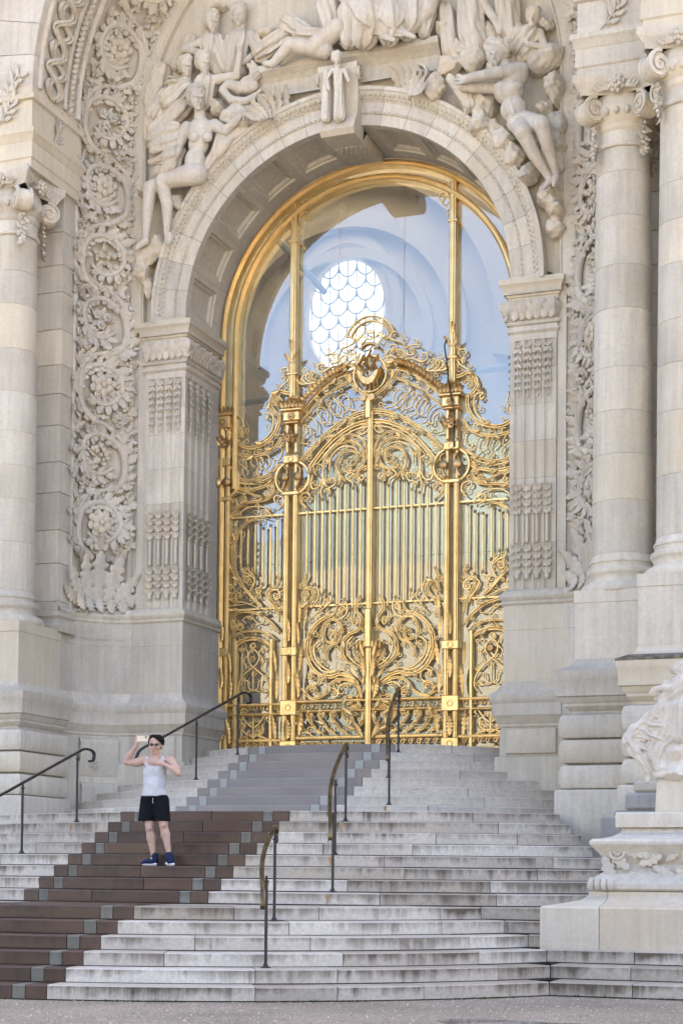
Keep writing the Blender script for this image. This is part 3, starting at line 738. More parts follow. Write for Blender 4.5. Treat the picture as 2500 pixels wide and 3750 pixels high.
GATE_SCROLLS = [(0.044,[(0.447,7.909),(0.519,7.99),(0.591,8.088),(0.608,8.225),(0.534,8.352),(0.407,8.405),(0.28,8.372),(0.236,8.254),(0.3,8.162),(0.4,8.189),(0.39,8.268),(0.336,8.264)]),(0.047,[(0.842,8.129),(0.823,8.311),(0.696,8.459),(0.497,8.563),(0.297,8.544),(0.161,8.434),(0.126,8.298),(0.173,8.155),(0.301,8.058),(0.446,8.064),(0.5,8.147)]),(0.034,[(0.735,8.111),(0.715,8.303),(0.588,8.451),(0.443,8.489),(0.298,8.449),(0.217,8.343)]),(0.04,[(0.157,7.878),(0.238,7.942),(0.21,8.065),(0.127,8.159),(0.071,8.319),(0.088,8.475),(0.187,8.606),(0.332,8.672),(0.496,8.675),(0.659,8.609)]),(0.03,[(0.22,7.96),(0.175,7.903),(0.129,7.933),(0.147,7.983),(0.183,7.972)]),(0.03,[(0.149,8.8),(0.103,8.822),(0.058,8.782),(0.086,8.701),(0.168,8.663),(0.259,8.704)]),(0.03,[(0.842,8.129),(0.878,8.203),(0.967,8.231),(1.021,8.192),(1.012,8.107),(0.968,8.041)]),(0.034,[(0.851,8.128),(0.861,7.964),(0.808,7.864),(0.719,7.819),(0.637,7.86),(0.628,7.947),(0.7,7.959),(0.727,7.905)]),(0.034,[(0.861,7.998),(0.916,7.856),(1.014,7.815),(1.068,7.862),(1.041,7.916),(0.996,7.902)]),(0.037,[(0.851,8.102),(0.853,7.861),(0.884,7.755),(0.855,7.62)]),(0.04,[(1.132,7.497),(1.23,7.593),(1.256,7.677),(1.202,7.749),(1.113,7.747),(1.078,7.69),(1.123,7.644)]),(0.034,[(0.72,7.69),(0.737,7.801),(0.808,7.882),(0.834,8.0)]),(0.037,[(0.312,7.772),(0.321,7.866),(0.393,7.913),(0.438,7.979),(0.356,8.037),(0.31,8.006),(0.338,7.96)]),(0.037,[(0.583,7.838),(0.538,7.936),(0.573,8.055),(0.608,8.156)]),(0.081,[(-0.017,8.876),(0.258,8.834),(0.477,8.746),(0.659,8.627),(0.84,8.465),(0.984,8.298),(1.083,8.161),(1.066,8.034),(1.112,7.893),(1.255,7.831)]),(0.037,[(0.012,8.786),(0.259,8.756),(0.441,8.68),(0.623,8.561),(0.804,8.39),(0.949,8.232)]),(0.057,[(-0.018,9.059),(0.257,9.014),(0.494,8.918),(0.73,8.776),(0.946,8.608),(1.126,8.441),(1.251,8.311)]),(0.027,[(-0.018,9.007),(0.257,8.962),(0.476,8.876),(0.712,8.735),(0.929,8.561),(1.109,8.391),(1.216,8.279)]),(0.067,[(0.433,9.705),(0.578,9.662),(0.724,9.596),(0.94,9.448),(1.138,9.249),(1.264,9.091)]),(0.05,[(0.416,9.551),(0.562,9.502),(0.689,9.434),(0.87,9.317),(1.05,9.162),(1.238,8.973)]),(0.025,[(0.256,9.069),(0.383,9.093),(0.492,9.17),(0.582,9.266),(0.563,9.337),(0.472,9.354),(0.4,9.282),(0.383,9.162),(0.438,9.053),(0.511,9.064)]),(0.025,[(0.493,8.961),(0.565,9.024),(0.546,9.13),(0.6,9.247),(0.68,9.326),(0.617,9.366)]),(0.025,[(0.583,9.023),(0.692,9.048),(0.727,9.148),(0.798,9.228),(0.771,9.283),(0.708,9.271),(0.745,9.147)]),(0.025,[(0.693,8.892),(0.773,8.937),(0.764,9.059),(0.835,9.156),(0.915,9.2)]),(0.025,[(0.783,8.919),(0.89,8.909),(0.899,8.995),(0.961,9.093),(0.943,9.146),(0.889,9.125)]),(0.025,[(0.892,8.754),(0.963,8.799),(0.962,8.903),(1.033,9.0),(1.122,9.043)]),(0.025,[(0.981,8.763),(1.071,8.738),(1.07,8.824),(1.159,8.903),(1.212,8.881),(1.195,8.813)]),(0.025,[(1.107,8.58),(1.232,8.604),(1.213,8.692),(1.142,8.784),(1.159,8.868)]),(0.025,[(0.615,9.627),(0.669,9.587),(0.634,9.538),(0.579,9.552)]),(0.025,[(0.76,9.526),(0.832,9.485),(0.815,9.434),(0.761,9.457)]),(0.025,[(0.941,9.388),(1.004,9.347),(0.977,9.298),(0.932,9.32)]),(0.017,[(0.244,8.97),(0.238,8.948),(0.219,8.933),(0.194,8.929),(0.168,8.937),(0.149,8.955),(0.142,8.979),(0.149,9.001),(0.167,9.016),(0.193,9.019),(0.218,9.011),(0.237,8.993),(0.244,8.97)]),(0.017,[(0.463,8.912),(0.456,8.89),(0.438,8.875),(0.412,8.871),(0.387,8.88),(0.368,8.898),(0.361,8.921),(0.368,8.943),(0.386,8.958),(0.412,8.962),(0.437,8.953),(0.456,8.935),(0.463,8.912)]),(0.017,[(0.672,8.825),(0.665,8.803),(0.647,8.788),(0.621,8.784),(0.596,8.792),(0.577,8.81),(0.57,8.833),(0.577,8.855),(0.595,8.87),(0.621,8.874),(0.646,8.866),(0.665,8.848),(0.672,8.825)]),(0.017,[(0.852,8.702),(0.846,8.68),(0.828,8.665),(0.802,8.661),(0.777,8.669),(0.759,8.687),(0.752,8.71),(0.758,8.732),(0.777,8.747),(0.802,8.751),(0.827,8.743),(0.846,8.725),(0.852,8.702)]),(0.017,[(1.015,8.562),(1.008,8.54),(0.99,8.526),(0.965,8.522),(0.94,8.53),(0.921,8.548),(0.914,8.571),(0.921,8.593),(0.939,8.607),(0.964,8.611),(0.989,8.603),(1.008,8.585),(1.015,8.562)]),(0.017,[(1.158,8.418),(1.152,8.396),(1.134,8.381),(1.109,8.377),(1.084,8.385),(1.065,8.403),(1.058,8.426),(1.065,8.448),(1.083,8.463),(1.108,8.467),(1.133,8.459),(1.151,8.441),(1.158,8.418)]),(0.015,[(0.028,9.02),(0.065,8.978),(0.101,9.017),(0.138,8.975)]),(0.015,[(0.248,8.971),(0.285,8.93),(0.321,8.968),(0.358,8.927)]),(0.015,[(0.467,8.894),(0.503,8.853),(0.539,8.892),(0.576,8.85)]),(0.015,[(0.657,8.788),(0.694,8.747),(0.73,8.785),(0.766,8.744)]),(0.015,[(0.829,8.657),(0.866,8.616),(0.901,8.655),(0.937,8.614)]),(0.015,[(0.983,8.515),(1.019,8.474),(1.054,8.513),(1.09,8.472)]),(0.015,[(1.109,8.362),(1.145,8.321),(1.18,8.36),(1.216,8.319)]),(0.06,[(-0.02,9.26),(0.163,9.357),(0.326,9.498),(0.434,9.645),(0.478,9.736),(0.396,9.831),(0.268,9.844),(0.205,9.763),(0.269,9.709)]),(0.037,[(0.428,10.324),(0.341,10.302),(0.329,10.216),(0.429,10.171),(0.539,10.13),(0.585,10.012)]),(0.03,[(0.576,9.996),(0.613,9.922),(0.721,9.911),(0.721,9.946)]),(0.03,[(0.576,10.03),(0.684,10.071),(0.792,10.064),(0.828,10.039)]),(0.037,[(0.487,9.778),(0.613,9.853),(0.722,9.842),(0.866,9.776),(0.956,9.818),(0.946,9.906),(0.865,9.911),(0.884,9.86)]),(0.037,[(0.487,9.761),(0.686,9.793),(0.795,9.713),(0.939,9.63),(1.118,9.604),(1.242,9.686),(1.224,9.757),(1.18,9.744)]),(0.03,[(0.939,9.63),(1.046,9.671),(1.108,9.751),(1.081,9.806),(1.019,9.786),(1.046,9.732)]),(0.03,[(0.249,9.959),(0.321,10.039),(0.431,10.028),(0.421,10.098),(0.339,10.107),(0.321,10.074)]),(0.034,[(0.469,9.728),(0.432,9.871),(0.322,9.934),(0.249,9.889)]),(0.03,[(0.212,10.033),(0.267,9.922),(0.25,9.819),(0.196,9.755)]),(0.03,[(0.504,9.864),(0.558,9.963),(0.485,10.022),(0.395,9.979)]),(0.067,[(1.35,9.48),(1.521,9.478),(1.674,9.528),(1.779,9.431),(1.81,9.308),(1.747,9.196),(1.651,9.142)]),(0.044,[(1.652,9.276),(1.729,9.301),(1.749,9.374),(1.654,9.401),(1.596,9.36)]),(0.037,[(1.449,9.81),(1.504,9.69),(1.637,9.578),(1.751,9.482)]),(0.034,[(1.487,9.831),(1.507,9.904),(1.602,9.905),(1.63,9.845),(1.582,9.823)]),(0.03,[(1.561,9.678),(1.553,9.766),(1.601,9.753)]),(0.034,[(1.353,9.729),(1.275,9.615),(1.143,9.603),(0.992,9.606)]),(0.03,[(0.992,9.606),(1.143,9.656),(1.163,9.746),(1.088,9.792),(1.05,9.736)]),(0.067,[(1.651,9.151),(1.649,8.991),(1.724,8.819),(1.856,8.688),(2.009,8.62),(2.164,8.597),(2.319,8.636),(2.447,8.736),(2.517,8.886),(2.469,8.972),(2.362,8.936),(2.341,8.817),(2.419,8.806)]),(0.057,[(1.561,8.77),(1.702,8.586),(1.892,8.485),(2.104,8.454),(2.317,8.483),(2.523,8.59)]),(0.037,[(1.929,9.104),(1.88,9.064),(1.861,9.116),(1.91,9.165),(1.804,9.156),(1.755,9.036),(1.782,8.877),(1.876,8.761),(2.01,8.682)]),(0.05,[(2.537,8.942),(2.501,9.137),(2.423,9.166),(2.483,9.225),(2.55,9.177),(2.52,9.102)]),(0.027,[(2.403,9.128),(2.345,9.105),(2.304,8.994),(2.343,8.979)]),(0.05,[(2.39,8.082),(2.157,8.042),(1.926,8.087),(1.735,8.179),(1.555,8.29)]),(0.057,[(2.417,7.918),(2.155,7.886),(1.924,7.917),(1.733,8.001),(1.715,8.089)]),(0.027,[(2.389,8.023),(2.156,7.984),(1.925,8.024),(1.734,8.104)]),(0.025,[(2.336,8.458),(2.374,8.353),(2.276,8.274),(2.217,8.18),(2.274,8.113),(2.333,8.189)]),(0.025,[(2.337,8.494),(2.258,8.38),(2.237,8.271)]),(0.025,[(2.143,8.461),(2.065,8.401),(2.024,8.273),(2.062,8.168),(2.003,8.093)]),(0.025,[(2.142,8.443),(2.16,8.337),(2.082,8.259)]),(0.025,[(1.931,8.479),(1.834,8.418),(1.813,8.292),(1.889,8.209),(1.831,8.151)]),(0.025,[(1.969,8.429),(1.929,8.319),(1.986,8.252),(1.927,8.212)]),(0.025,[(1.74,8.553),(1.644,8.581),(1.586,8.487),(1.642,8.368),(1.737,8.357),(1.717,8.285),(1.641,8.279)]),(0.025,[(2.532,8.528),(2.433,8.394),(2.47,8.289),(2.548,8.259)]),(0.025,[(2.299,8.563),(2.221,8.556),(2.24,8.504)]),(0.025,[(2.047,8.56),(1.97,8.554),(1.989,8.502)]),(0.025,[(1.837,8.65),(1.76,8.68),(1.779,8.61)]),(0.015,[(2.214,7.998),(2.225,7.984),(2.254,7.977),(2.29,7.979),(2.319,7.991),(2.331,8.006),(2.32,8.02),(2.291,8.027),(2.255,8.024),(2.226,8.013),(2.214,7.998)]),(0.015,[(2.06,7.986),(2.07,7.972),(2.099,7.965),(2.135,7.968),(2.164,7.979),(2.175,7.995),(2.165,8.009),(2.136,8.016),(2.1,8.013),(2.071,8.002),(2.06,7.986)]),(0.015,[(1.906,8.009),(1.917,7.995),(1.945,7.988),(1.981,7.991),(2.01,8.002),(2.021,8.017),(2.01,8.031),(1.982,8.038),(1.946,8.035),(1.917,8.024),(1.906,8.009)]),(0.015,[(1.753,8.06),(1.764,8.046),(1.793,8.039),(1.828,8.042),(1.857,8.053),(1.868,8.068),(1.857,8.082),(1.829,8.089),(1.793,8.086),(1.764,8.075),(1.753,8.06)]),(0.044,[(2.406,7.854),(2.232,7.85),(2.076,7.777),(1.883,7.745),(1.75,7.825),(1.77,7.915),(1.837,7.902),(1.808,7.847)]),(0.05,[(2.517,7.414),(2.441,7.552),(2.287,7.649),(2.114,7.672),(1.96,7.68),(1.807,7.722),(1.731,7.823)]),(0.037,[(1.71,7.644),(1.73,7.717),(1.673,7.748),(1.577,7.706),(1.557,7.598),(1.651,7.498)]),(0.034,[(2.382,7.477),(2.228,7.573),(2.055,7.588),(1.92,7.57),(1.803,7.455),(1.764,7.373)]),(0.03,[(1.88,7.425),(1.842,7.476),(1.91,7.525),(1.967,7.484),(1.937,7.402),(1.821,7.359)]),(0.03,[(2.56,7.668),(2.531,7.737),(2.444,7.749),(2.404,7.639),(2.5,7.574)]),(0.03,[(2.406,7.854),(2.289,7.81),(2.268,7.683),(2.384,7.62)]),(0.057,[(1.938,5.885),(2.093,6.034),(2.289,6.257),(2.428,6.514),(2.47,6.784),(2.444,7.015),(2.34,7.223),(2.187,7.338),(2.052,7.373)]),(0.037,[(2.035,5.96),(2.211,6.164),(2.367,6.297),(2.506,6.554),(2.555,6.825),(2.533,7.092),(2.438,7.265)]),(0.037,[(2.197,6.59),(2.176,6.5),(2.098,6.425),(2.068,6.317),(2.115,6.212),(2.172,6.144)]),(0.034,[(2.322,6.597),(2.282,6.488),(2.175,6.447),(2.097,6.371)]),(0.03,[(2.175,6.393),(2.252,6.397),(2.271,6.327),(2.222,6.298),(2.193,6.332)]),(0.037,[(1.779,6.23),(1.826,6.144),(1.864,6.093),(1.805,5.967),(1.727,5.874),(1.688,5.767)]),(0.044,[(1.653,6.365),(1.618,6.293),(1.674,6.207),(1.769,6.159),(1.787,6.054),(1.709,5.909),(1.631,5.764),(1.61,5.622)]),(0.037,[(1.75,6.141),(1.674,6.154),(1.606,6.098),(1.615,6.01),(1.691,5.996),(1.71,6.05),(1.663,6.066)]),(0.034,[(1.923,6.256),(1.961,6.204),(2.038,6.191),(2.017,6.119),(1.95,6.133),(1.96,6.169)]),(0.057,[(2.414,5.471),(2.474,5.554),(2.476,5.696),(2.38,5.79),(2.187,5.808),(1.974,5.745),(1.801,5.631),(1.666,5.501),(1.608,5.428)]),(0.037,[(2.466,5.696),(2.376,5.514),(2.28,5.528),(2.3,5.6),(2.358,5.585)]),(0.027,[(2.223,5.614),(2.282,5.67),(2.205,5.72),(2.089,5.679),(2.011,5.605),(1.896,5.6),(1.878,5.67)]),(0.03,[(2.581,6.344),(2.463,6.23),(2.423,6.157),(2.501,6.125),(2.56,6.2)]),(0.03,[(2.558,6.057),(2.44,5.98),(2.285,5.972),(2.111,5.911),(1.976,5.851)]),(0.027,[(2.537,5.931),(2.401,5.924),(2.246,5.935)]),(0.03,[(2.382,5.977),(2.422,6.086),(2.346,6.135),(2.325,6.063)]),(0.074,[(2.411,5.222),(2.315,5.299),(2.2,5.333),(2.085,5.342),(1.969,5.323),(1.854,5.28),(1.748,5.196)]),(0.04,[(2.481,5.359),(2.375,5.434),(2.24,5.469),(2.086,5.477),(1.933,5.456),(1.798,5.41),(1.692,5.326)]),(0.034,[(2.084,5.272),(2.035,5.225),(2.083,5.174),(2.149,5.115),(2.173,5.009),(2.127,4.91),(2.059,4.846),(1.924,4.736),(1.817,4.591),(1.787,4.45),(1.843,4.328)]),(0.034,[(2.084,5.272),(2.131,5.229),(2.083,5.174),(2.005,5.109),(1.971,5.002),(2.022,4.907),(2.098,4.848),(2.231,4.746),(2.326,4.607),(2.343,4.466),(2.284,4.341)]),(0.023,[(2.295,5.191),(2.217,5.171),(2.178,5.08),(2.253,4.977),(2.213,4.852),(2.289,4.766)]),(0.023,[(1.862,5.174),(1.939,5.16),(1.966,5.072),(1.888,4.964),(1.925,4.842),(1.848,4.751)]),(0.023,[(2.294,5.12),(2.333,5.175),(2.266,5.19),(2.246,5.136)]),(0.023,[(1.852,5.103),(1.814,5.155),(1.881,5.175),(1.9,5.123)]),(0.023,[(2.074,4.458),(2.151,4.514),(2.172,4.62),(2.23,4.64),(2.229,4.587)]),(0.023,[(2.064,4.458),(1.988,4.509),(1.97,4.614),(1.903,4.629),(1.903,4.576)]),(0.023,[(2.074,4.476),(2.077,4.723),(2.078,4.812)]),(0.023,[(2.093,4.476),(2.189,4.444),(2.247,4.481),(2.228,4.516)]),(0.023,[(2.055,4.475),(1.939,4.437),(1.882,4.47),(1.902,4.506)]),(0.037,[(2.064,3.647),(2.067,3.876),(2.068,4.017)]),(0.037,[(2.085,3.841),(2.182,3.914),(2.261,4.022),(2.3,4.058),(2.338,4.024),(2.299,3.97)]),(0.037,[(2.047,3.84),(1.952,3.909),(1.877,4.012),(1.839,4.047),(1.801,4.011),(1.838,3.959)]),(0.037,[(2.083,3.683),(2.199,3.738),(2.258,3.81),(2.22,3.88),(2.259,3.916)]),(0.037,[(2.045,3.682),(1.931,3.732),(1.874,3.801),(1.894,3.872),(1.857,3.906)]),(0.037,[(2.333,3.653),(2.218,3.685),(2.065,3.718),(1.911,3.679),(1.796,3.642)]),(0.06,[(0.173,5.956),(0.237,5.85),(0.233,5.729),(0.148,5.63),(0.131,5.51),(0.214,5.403),(0.359,5.345),(0.451,5.238),(0.484,5.1),(0.449,4.964),(0.345,4.865),(0.183,4.768)]),(0.034,[(0.287,5.314),(0.378,5.224),(0.397,5.103),(0.362,4.985),(0.273,4.885),(0.146,4.804)]),(0.05,[(1.122,6.352),(1.168,6.247),(1.124,6.164),(1.021,6.119),(1.0,6.017),(1.072,5.911),(1.144,5.805),(1.189,5.633),(1.217,5.496)]),(0.04,[(1.026,6.118),(1.106,6.152),(1.177,6.093),(1.178,6.008),(1.111,5.991),(1.08,6.047),(1.124,6.07)]),(0.067,[(0.203,4.544),(0.347,4.642),(0.527,4.688),(0.653,4.649),(0.832,4.677),(0.991,4.791),(1.082,4.958),(1.113,5.126),(1.08,5.332),(0.968,5.507),(0.825,5.616),(0.645,5.693),(0.576,5.816)]),(0.034,[(0.346,4.711),(0.526,4.765),(0.67,4.725),(0.831,4.762),(0.955,4.877),(1.029,5.028),(1.051,5.163),(1.014,5.335),(0.915,5.475)]),(0.047,[(0.758,4.936),(0.775,5.054),(0.703,5.16),(0.541,5.235),(0.489,5.391),(0.538,5.543),(0.682,5.605),(0.808,5.514),(0.83,5.359),(0.756,5.243),(0.631,5.231),(0.59,5.344),(0.665,5.418),(0.728,5.347)]),(0.037,[(0.828,5.138),(0.81,5.224),(0.881,5.255),(0.974,5.166),(0.958,4.996),(0.866,4.863),(0.724,4.766),(0.58,4.737)]),(0.05,[(0.204,4.476),(0.329,4.574),(0.528,4.602),(0.672,4.529),(0.744,4.408),(0.87,4.319),(1.012,4.298),(1.104,4.38),(1.082,4.482),(0.993,4.519),(0.94,4.453),(1.012,4.408)]),(0.034,[(0.993,4.519),(0.904,4.556),(0.885,4.658),(0.956,4.724),(1.045,4.704),(1.072,4.635),(1.01,4.62)]),(0.034,[(0.655,4.359),(0.62,4.309),(0.548,4.345),(0.556,4.413),(0.636,4.462),(0.726,4.442)]),(0.034,[(0.294,4.507),(0.42,4.537),(0.529,4.465),(0.529,4.38),(0.457,4.365),(0.448,4.417)]),(0.037,[(0.441,5.926),(0.392,5.79),(0.429,5.668),(0.538,5.603),(0.646,5.598)]),(0.034,[(0.581,5.816),(0.609,5.711),(0.717,5.672),(0.824,5.65)]),(0.03,[(0.305,5.743),(0.321,5.605),(0.259,5.487),(0.209,5.558),(0.276,5.598)]),(0.03,[(0.465,5.735),(0.519,5.716),(0.527,5.784),(0.464,5.813),(0.419,5.772)]),(0.03,[(0.705,6.015),(0.679,5.931),(0.751,5.842),(0.895,5.749),(1.003,5.659)]),(0.03,[(0.843,6.008),(0.795,5.959),(0.823,5.872),(0.913,5.765)]),(0.034,[(0.981,6.206),(0.911,6.09),(0.929,5.952),(1.037,5.811)]),(0.03,[(0.108,5.011),(0.18,5.095),(0.234,5.196),(0.179,5.25),(0.143,5.199),(0.198,5.18)]),(0.044,[(0.056,4.79),(0.1,4.926),(0.163,5.044),(0.171,5.104)]),(0.044,[(0.074,4.755),(0.164,4.889),(0.236,4.989),(0.262,5.049)]),(0.04,[(0.038,4.773),(0.051,4.91),(0.081,5.013),(0.075,5.099)]),(0.047,[(0.192,3.739),(0.282,3.771),(0.353,3.872),(0.425,3.956),(0.46,4.04),(0.406,4.076),(0.361,4.043),(0.388,3.991)]),(0.027,[(0.192,3.739),(0.156,3.688),(0.21,3.661),(0.237,3.704)]),(0.047,[(0.405,3.734),(0.495,3.766),(0.566,3.867),(0.637,3.951),(0.672,4.035),(0.618,4.07),(0.573,4.037),(0.601,3.986)]),(0.027,[(0.405,3.734),(0.369,3.684),(0.424,3.657),(0.45,3.699)]),(0.047,[(0.617,3.73),(0.706,3.762),(0.777,3.862),(0.848,3.945),(0.883,4.029),(0.829,4.065),(0.785,4.032),(0.812,3.98)]),(0.027,[(0.617,3.73),(0.582,3.679),(0.635,3.653),(0.662,3.695)]),(0.047,[(0.828,3.725),(0.917,3.757),(0.987,3.857),(1.057,3.94),(1.092,4.024),(1.039,4.059),(0.995,4.027),(1.022,3.975)]),(0.027,[(0.828,3.725),(0.793,3.675),(0.846,3.648),(0.873,3.69)]),(0.047,[(1.038,3.72),(1.126,3.752),(1.196,3.852),(1.266,3.935),(1.301,4.019),(1.248,4.054),(1.204,4.021),(1.231,3.97)]),(0.027,[(1.038,3.72),(1.003,3.67),(1.056,3.644),(1.082,3.686)]),(0.067,[(0.068,4.411),(0.169,4.322),(0.188,4.202),(0.116,4.101),(0.081,3.981),(0.136,3.86),(0.227,3.789)]),(0.057,[(0.296,4.301),(0.368,4.316),(0.422,4.263),(0.369,4.197),(0.278,4.182),(0.171,4.082)]),(0.05,[(0.021,4.55),(0.076,4.479),(0.112,4.547),(0.166,4.614)]),(0.05,[(0.261,4.131),(0.298,4.044),(0.281,3.908),(0.173,3.774)]),(0.027,[(1.329,12.336),(1.311,12.48),(1.248,12.539),(1.165,12.52),(1.149,12.441),(1.207,12.403),(1.238,12.449)]),(0.027,[(1.426,12.323),(1.446,12.462),(1.508,12.514),(1.591,12.463),(1.592,12.382),(1.519,12.371),(1.498,12.425)]),(0.023,[(1.29,12.524),(1.217,12.594),(1.206,12.677),(1.258,12.711),(1.279,12.647)]),(0.023,[(1.323,12.256),(1.282,12.221),(1.292,12.159),(1.317,12.166)]),(0.023,[(1.427,12.242),(1.469,12.196),(1.448,12.128),(1.421,12.152)])]
GATE_BARS = [(0.174,5.956,7.859),(0.308,5.76,7.772),(0.445,5.926,7.874),(0.583,5.833,7.829),(0.711,6.033,7.681),(0.849,6.025,7.62),(0.984,6.206,7.731),(1.127,6.361,7.48),(2.326,6.597,7.222),(2.195,6.59,7.232),(2.061,6.458,7.312),(1.917,6.264,7.204),(1.784,6.231,7.241),(1.663,6.366,7.366)]
# ---------------------------------------------------------------- gilded gate
def gold(name, base, dark, rough, per=.1):
    m, nt, b = mat(name, rough, 1.0); v = coords(nt, rand=True)
    c = mix(nt, ramp(nt, noise(nt, v, 3.5, 5, .6), [(.38, 0.), (.62, 1.)]), dark, base)
    c = mix(nt, 1.0, c, objrand(nt, [(0, 1-per), (1, 1.0)]), 'MULTIPLY')
    nt.links.new(c, b.inputs['Base Color'])
    nt.links.new(ramp(nt, noise(nt, v, 9, 4), [(.3, rough*.75), (.7, rough*1.3)]), b.inputs['Roughness'])
    bump(nt, b, noise(nt, v, 14, 3), .25, .006)
    return m
M['gold'] = gold('bright_gilding', (.93, .69, .34), (.82, .575, .25), .38)
M['gold_leaf'] = gold('aged_gilding', (.84, .60, .28), (.58, .385, .165), .40, .2)
M['bronze'] = gold('bronze_gilding', (.68, .48, .25), (.44, .30, .15), .45, .15)
GT = 1.5
gate = tag(empty('gilded_gate', (0, 0, 0)), 'tall gilded wrought iron gate with scrolls bars and a ship crest', 'gate')
def gobj(nm, mb, mt='gold', sm=40, parent=gate): return fixn(obj(nm, mb, M[mt], parent, sm))
def vbar(x, z0, z1, w, d, y=GT, nm='post', mt='gold'):
    g = MB(); g.box(x-w/2, x+w/2, y-d/2, y+d/2, z0, z1, .012)
    # sunk channel between two raised fillets
    if w > .08: g.box(x-w*.22, x+w*.22, y-d/2-.018, y-d/2+.01, z0+.01, z1-.01, .008)
    return gobj(nm, g, mt, 30)
def hbar(x0, x1, z, h, d, y=GT, nm='rail', mt='gold'):
    g = MB(); g.box(x0, x1, y-d/2, y+d/2, z-h/2, z+h/2, .012)
    g.box(x0+.005, x1-.005, y-d/2-.014, y-d/2+.01, z-h*.2, z+h*.2, .006)
    return gobj(nm, g, mt, 30)
# frame that follows the stone opening
for nm, r0, r1, d in (('outer_frame', 2.63, 2.735, .18), ('inner_frame', 2.40, 2.505, .16)):
    t = np.linspace(0, PI, 60); mid = (r0+r1)/2
    P = [(mid, 3.40 if nm == 'outer_frame' else 7.9)]+[(mid*math.cos(a), ZI+mid*math.sin(a)) for a in t]+[(-mid, 3.40 if nm == 'outer_frame' else 7.9)]
    P = np.array(P); P = np.vstack((np.linspace(P[0], P[1], 6)[:-1], P[1:-1], np.linspace(P[-2], P[-1], 6)[1:]))
    gobj(nm, MB().bar(P, r1-r0, d, GT), 'gold', 30)
    gobj(nm+'_bead', MB().bar(P, (r1-r0)*.36, d+.06, GT), 'gold', 30)
# scrollwork
nsc = 0
def scroll_end(P): return P[-1]
for w, pts in GATE_SCROLLS:
    P = bez(pts, 7); w = max(w, .014)
    for s in (1, -1):
        Q = P*np.array((s, 1)); n_ = len(Q)
        tp = np.ones(n_); k = max(3, n_//5); tp[-k:] = np.linspace(1, .55, k)
        g = MB()
        if w >= .038:            # the heavy scrolls are two flat irons with a gap, as forged
            T = rnorm(np.gradient(Q, axis=0)); N_ = np.stack((-T[:, 1], T[:, 0]), 1)
            for o_ in (-.29, .29): g.bar(Q+N_*(w*o_*tp)[:, None], w*.30, .035+.3*w, GT-.012, tp)
            g.bar(Q, w*.34, .02, GT+.012, tp)
        else: g.bar(Q, w*.72, .03+.35*w, GT-.01, tp)
        if w >= .028 and n_ > 12:      # light tendrils forged onto the scroll
            L_ = np.concatenate(((0,), np.cumsum(np.linalg.norm(np.diff(Q, axis=0), axis=1)))); nk = max(2, int(L_[-1]/.22))
            for kk in range(nk):
                i_ = int(np.searchsorted(L_, L_[-1]*(kk+.6)/(nk+.4))); i_ = min(max(1, i_), n_-2)
                T_ = Q[i_+1]-Q[i_-1]; a_ = math.atan2(T_[1], T_[0]); sd_ = s*(1 if (kk+len(pts)) % 2 else -1); rr_ = .055+.02*math.sin(kk*2.1+len(pts))
                c_ = Q[i_]+(rr_+w*.4)*np.array((math.cos(a_+sd_*PI/2), math.sin(a_+sd_*PI/2)))
                g.bar(spiral(c_, rr_, .014, a_-sd_*PI/2, sd_*1.25, 14), .0125, .022, GT-.012)
        e = Q[-1]; g.ball((e[0], GT-.02, e[1]), w*.5, 7, 4)
        gobj('scroll', g)
        nsc += 1
for x, z0, z1 in GATE_BARS:
    for s in (1, -1):
        b_ = empty('bar', (0, 0, 0), gate)
        g = MB().box(s*x-.014, s*x+.014, GT-.03, GT, z0, z1, .004); gobj('rod', g, parent=b_)
        for zz, sg in ((z0, 1), (z1, -1)):
            g = MB().lathe([(.022, 0), (.030, .012*sg), (.030, .024*sg), (.02, .03*sg), (.026, .045*sg), (.016, .055*sg)], (s*x, GT-.015, zz-.028*sg), 8)
            gobj('collar', g, 'bronze', parent=b_)
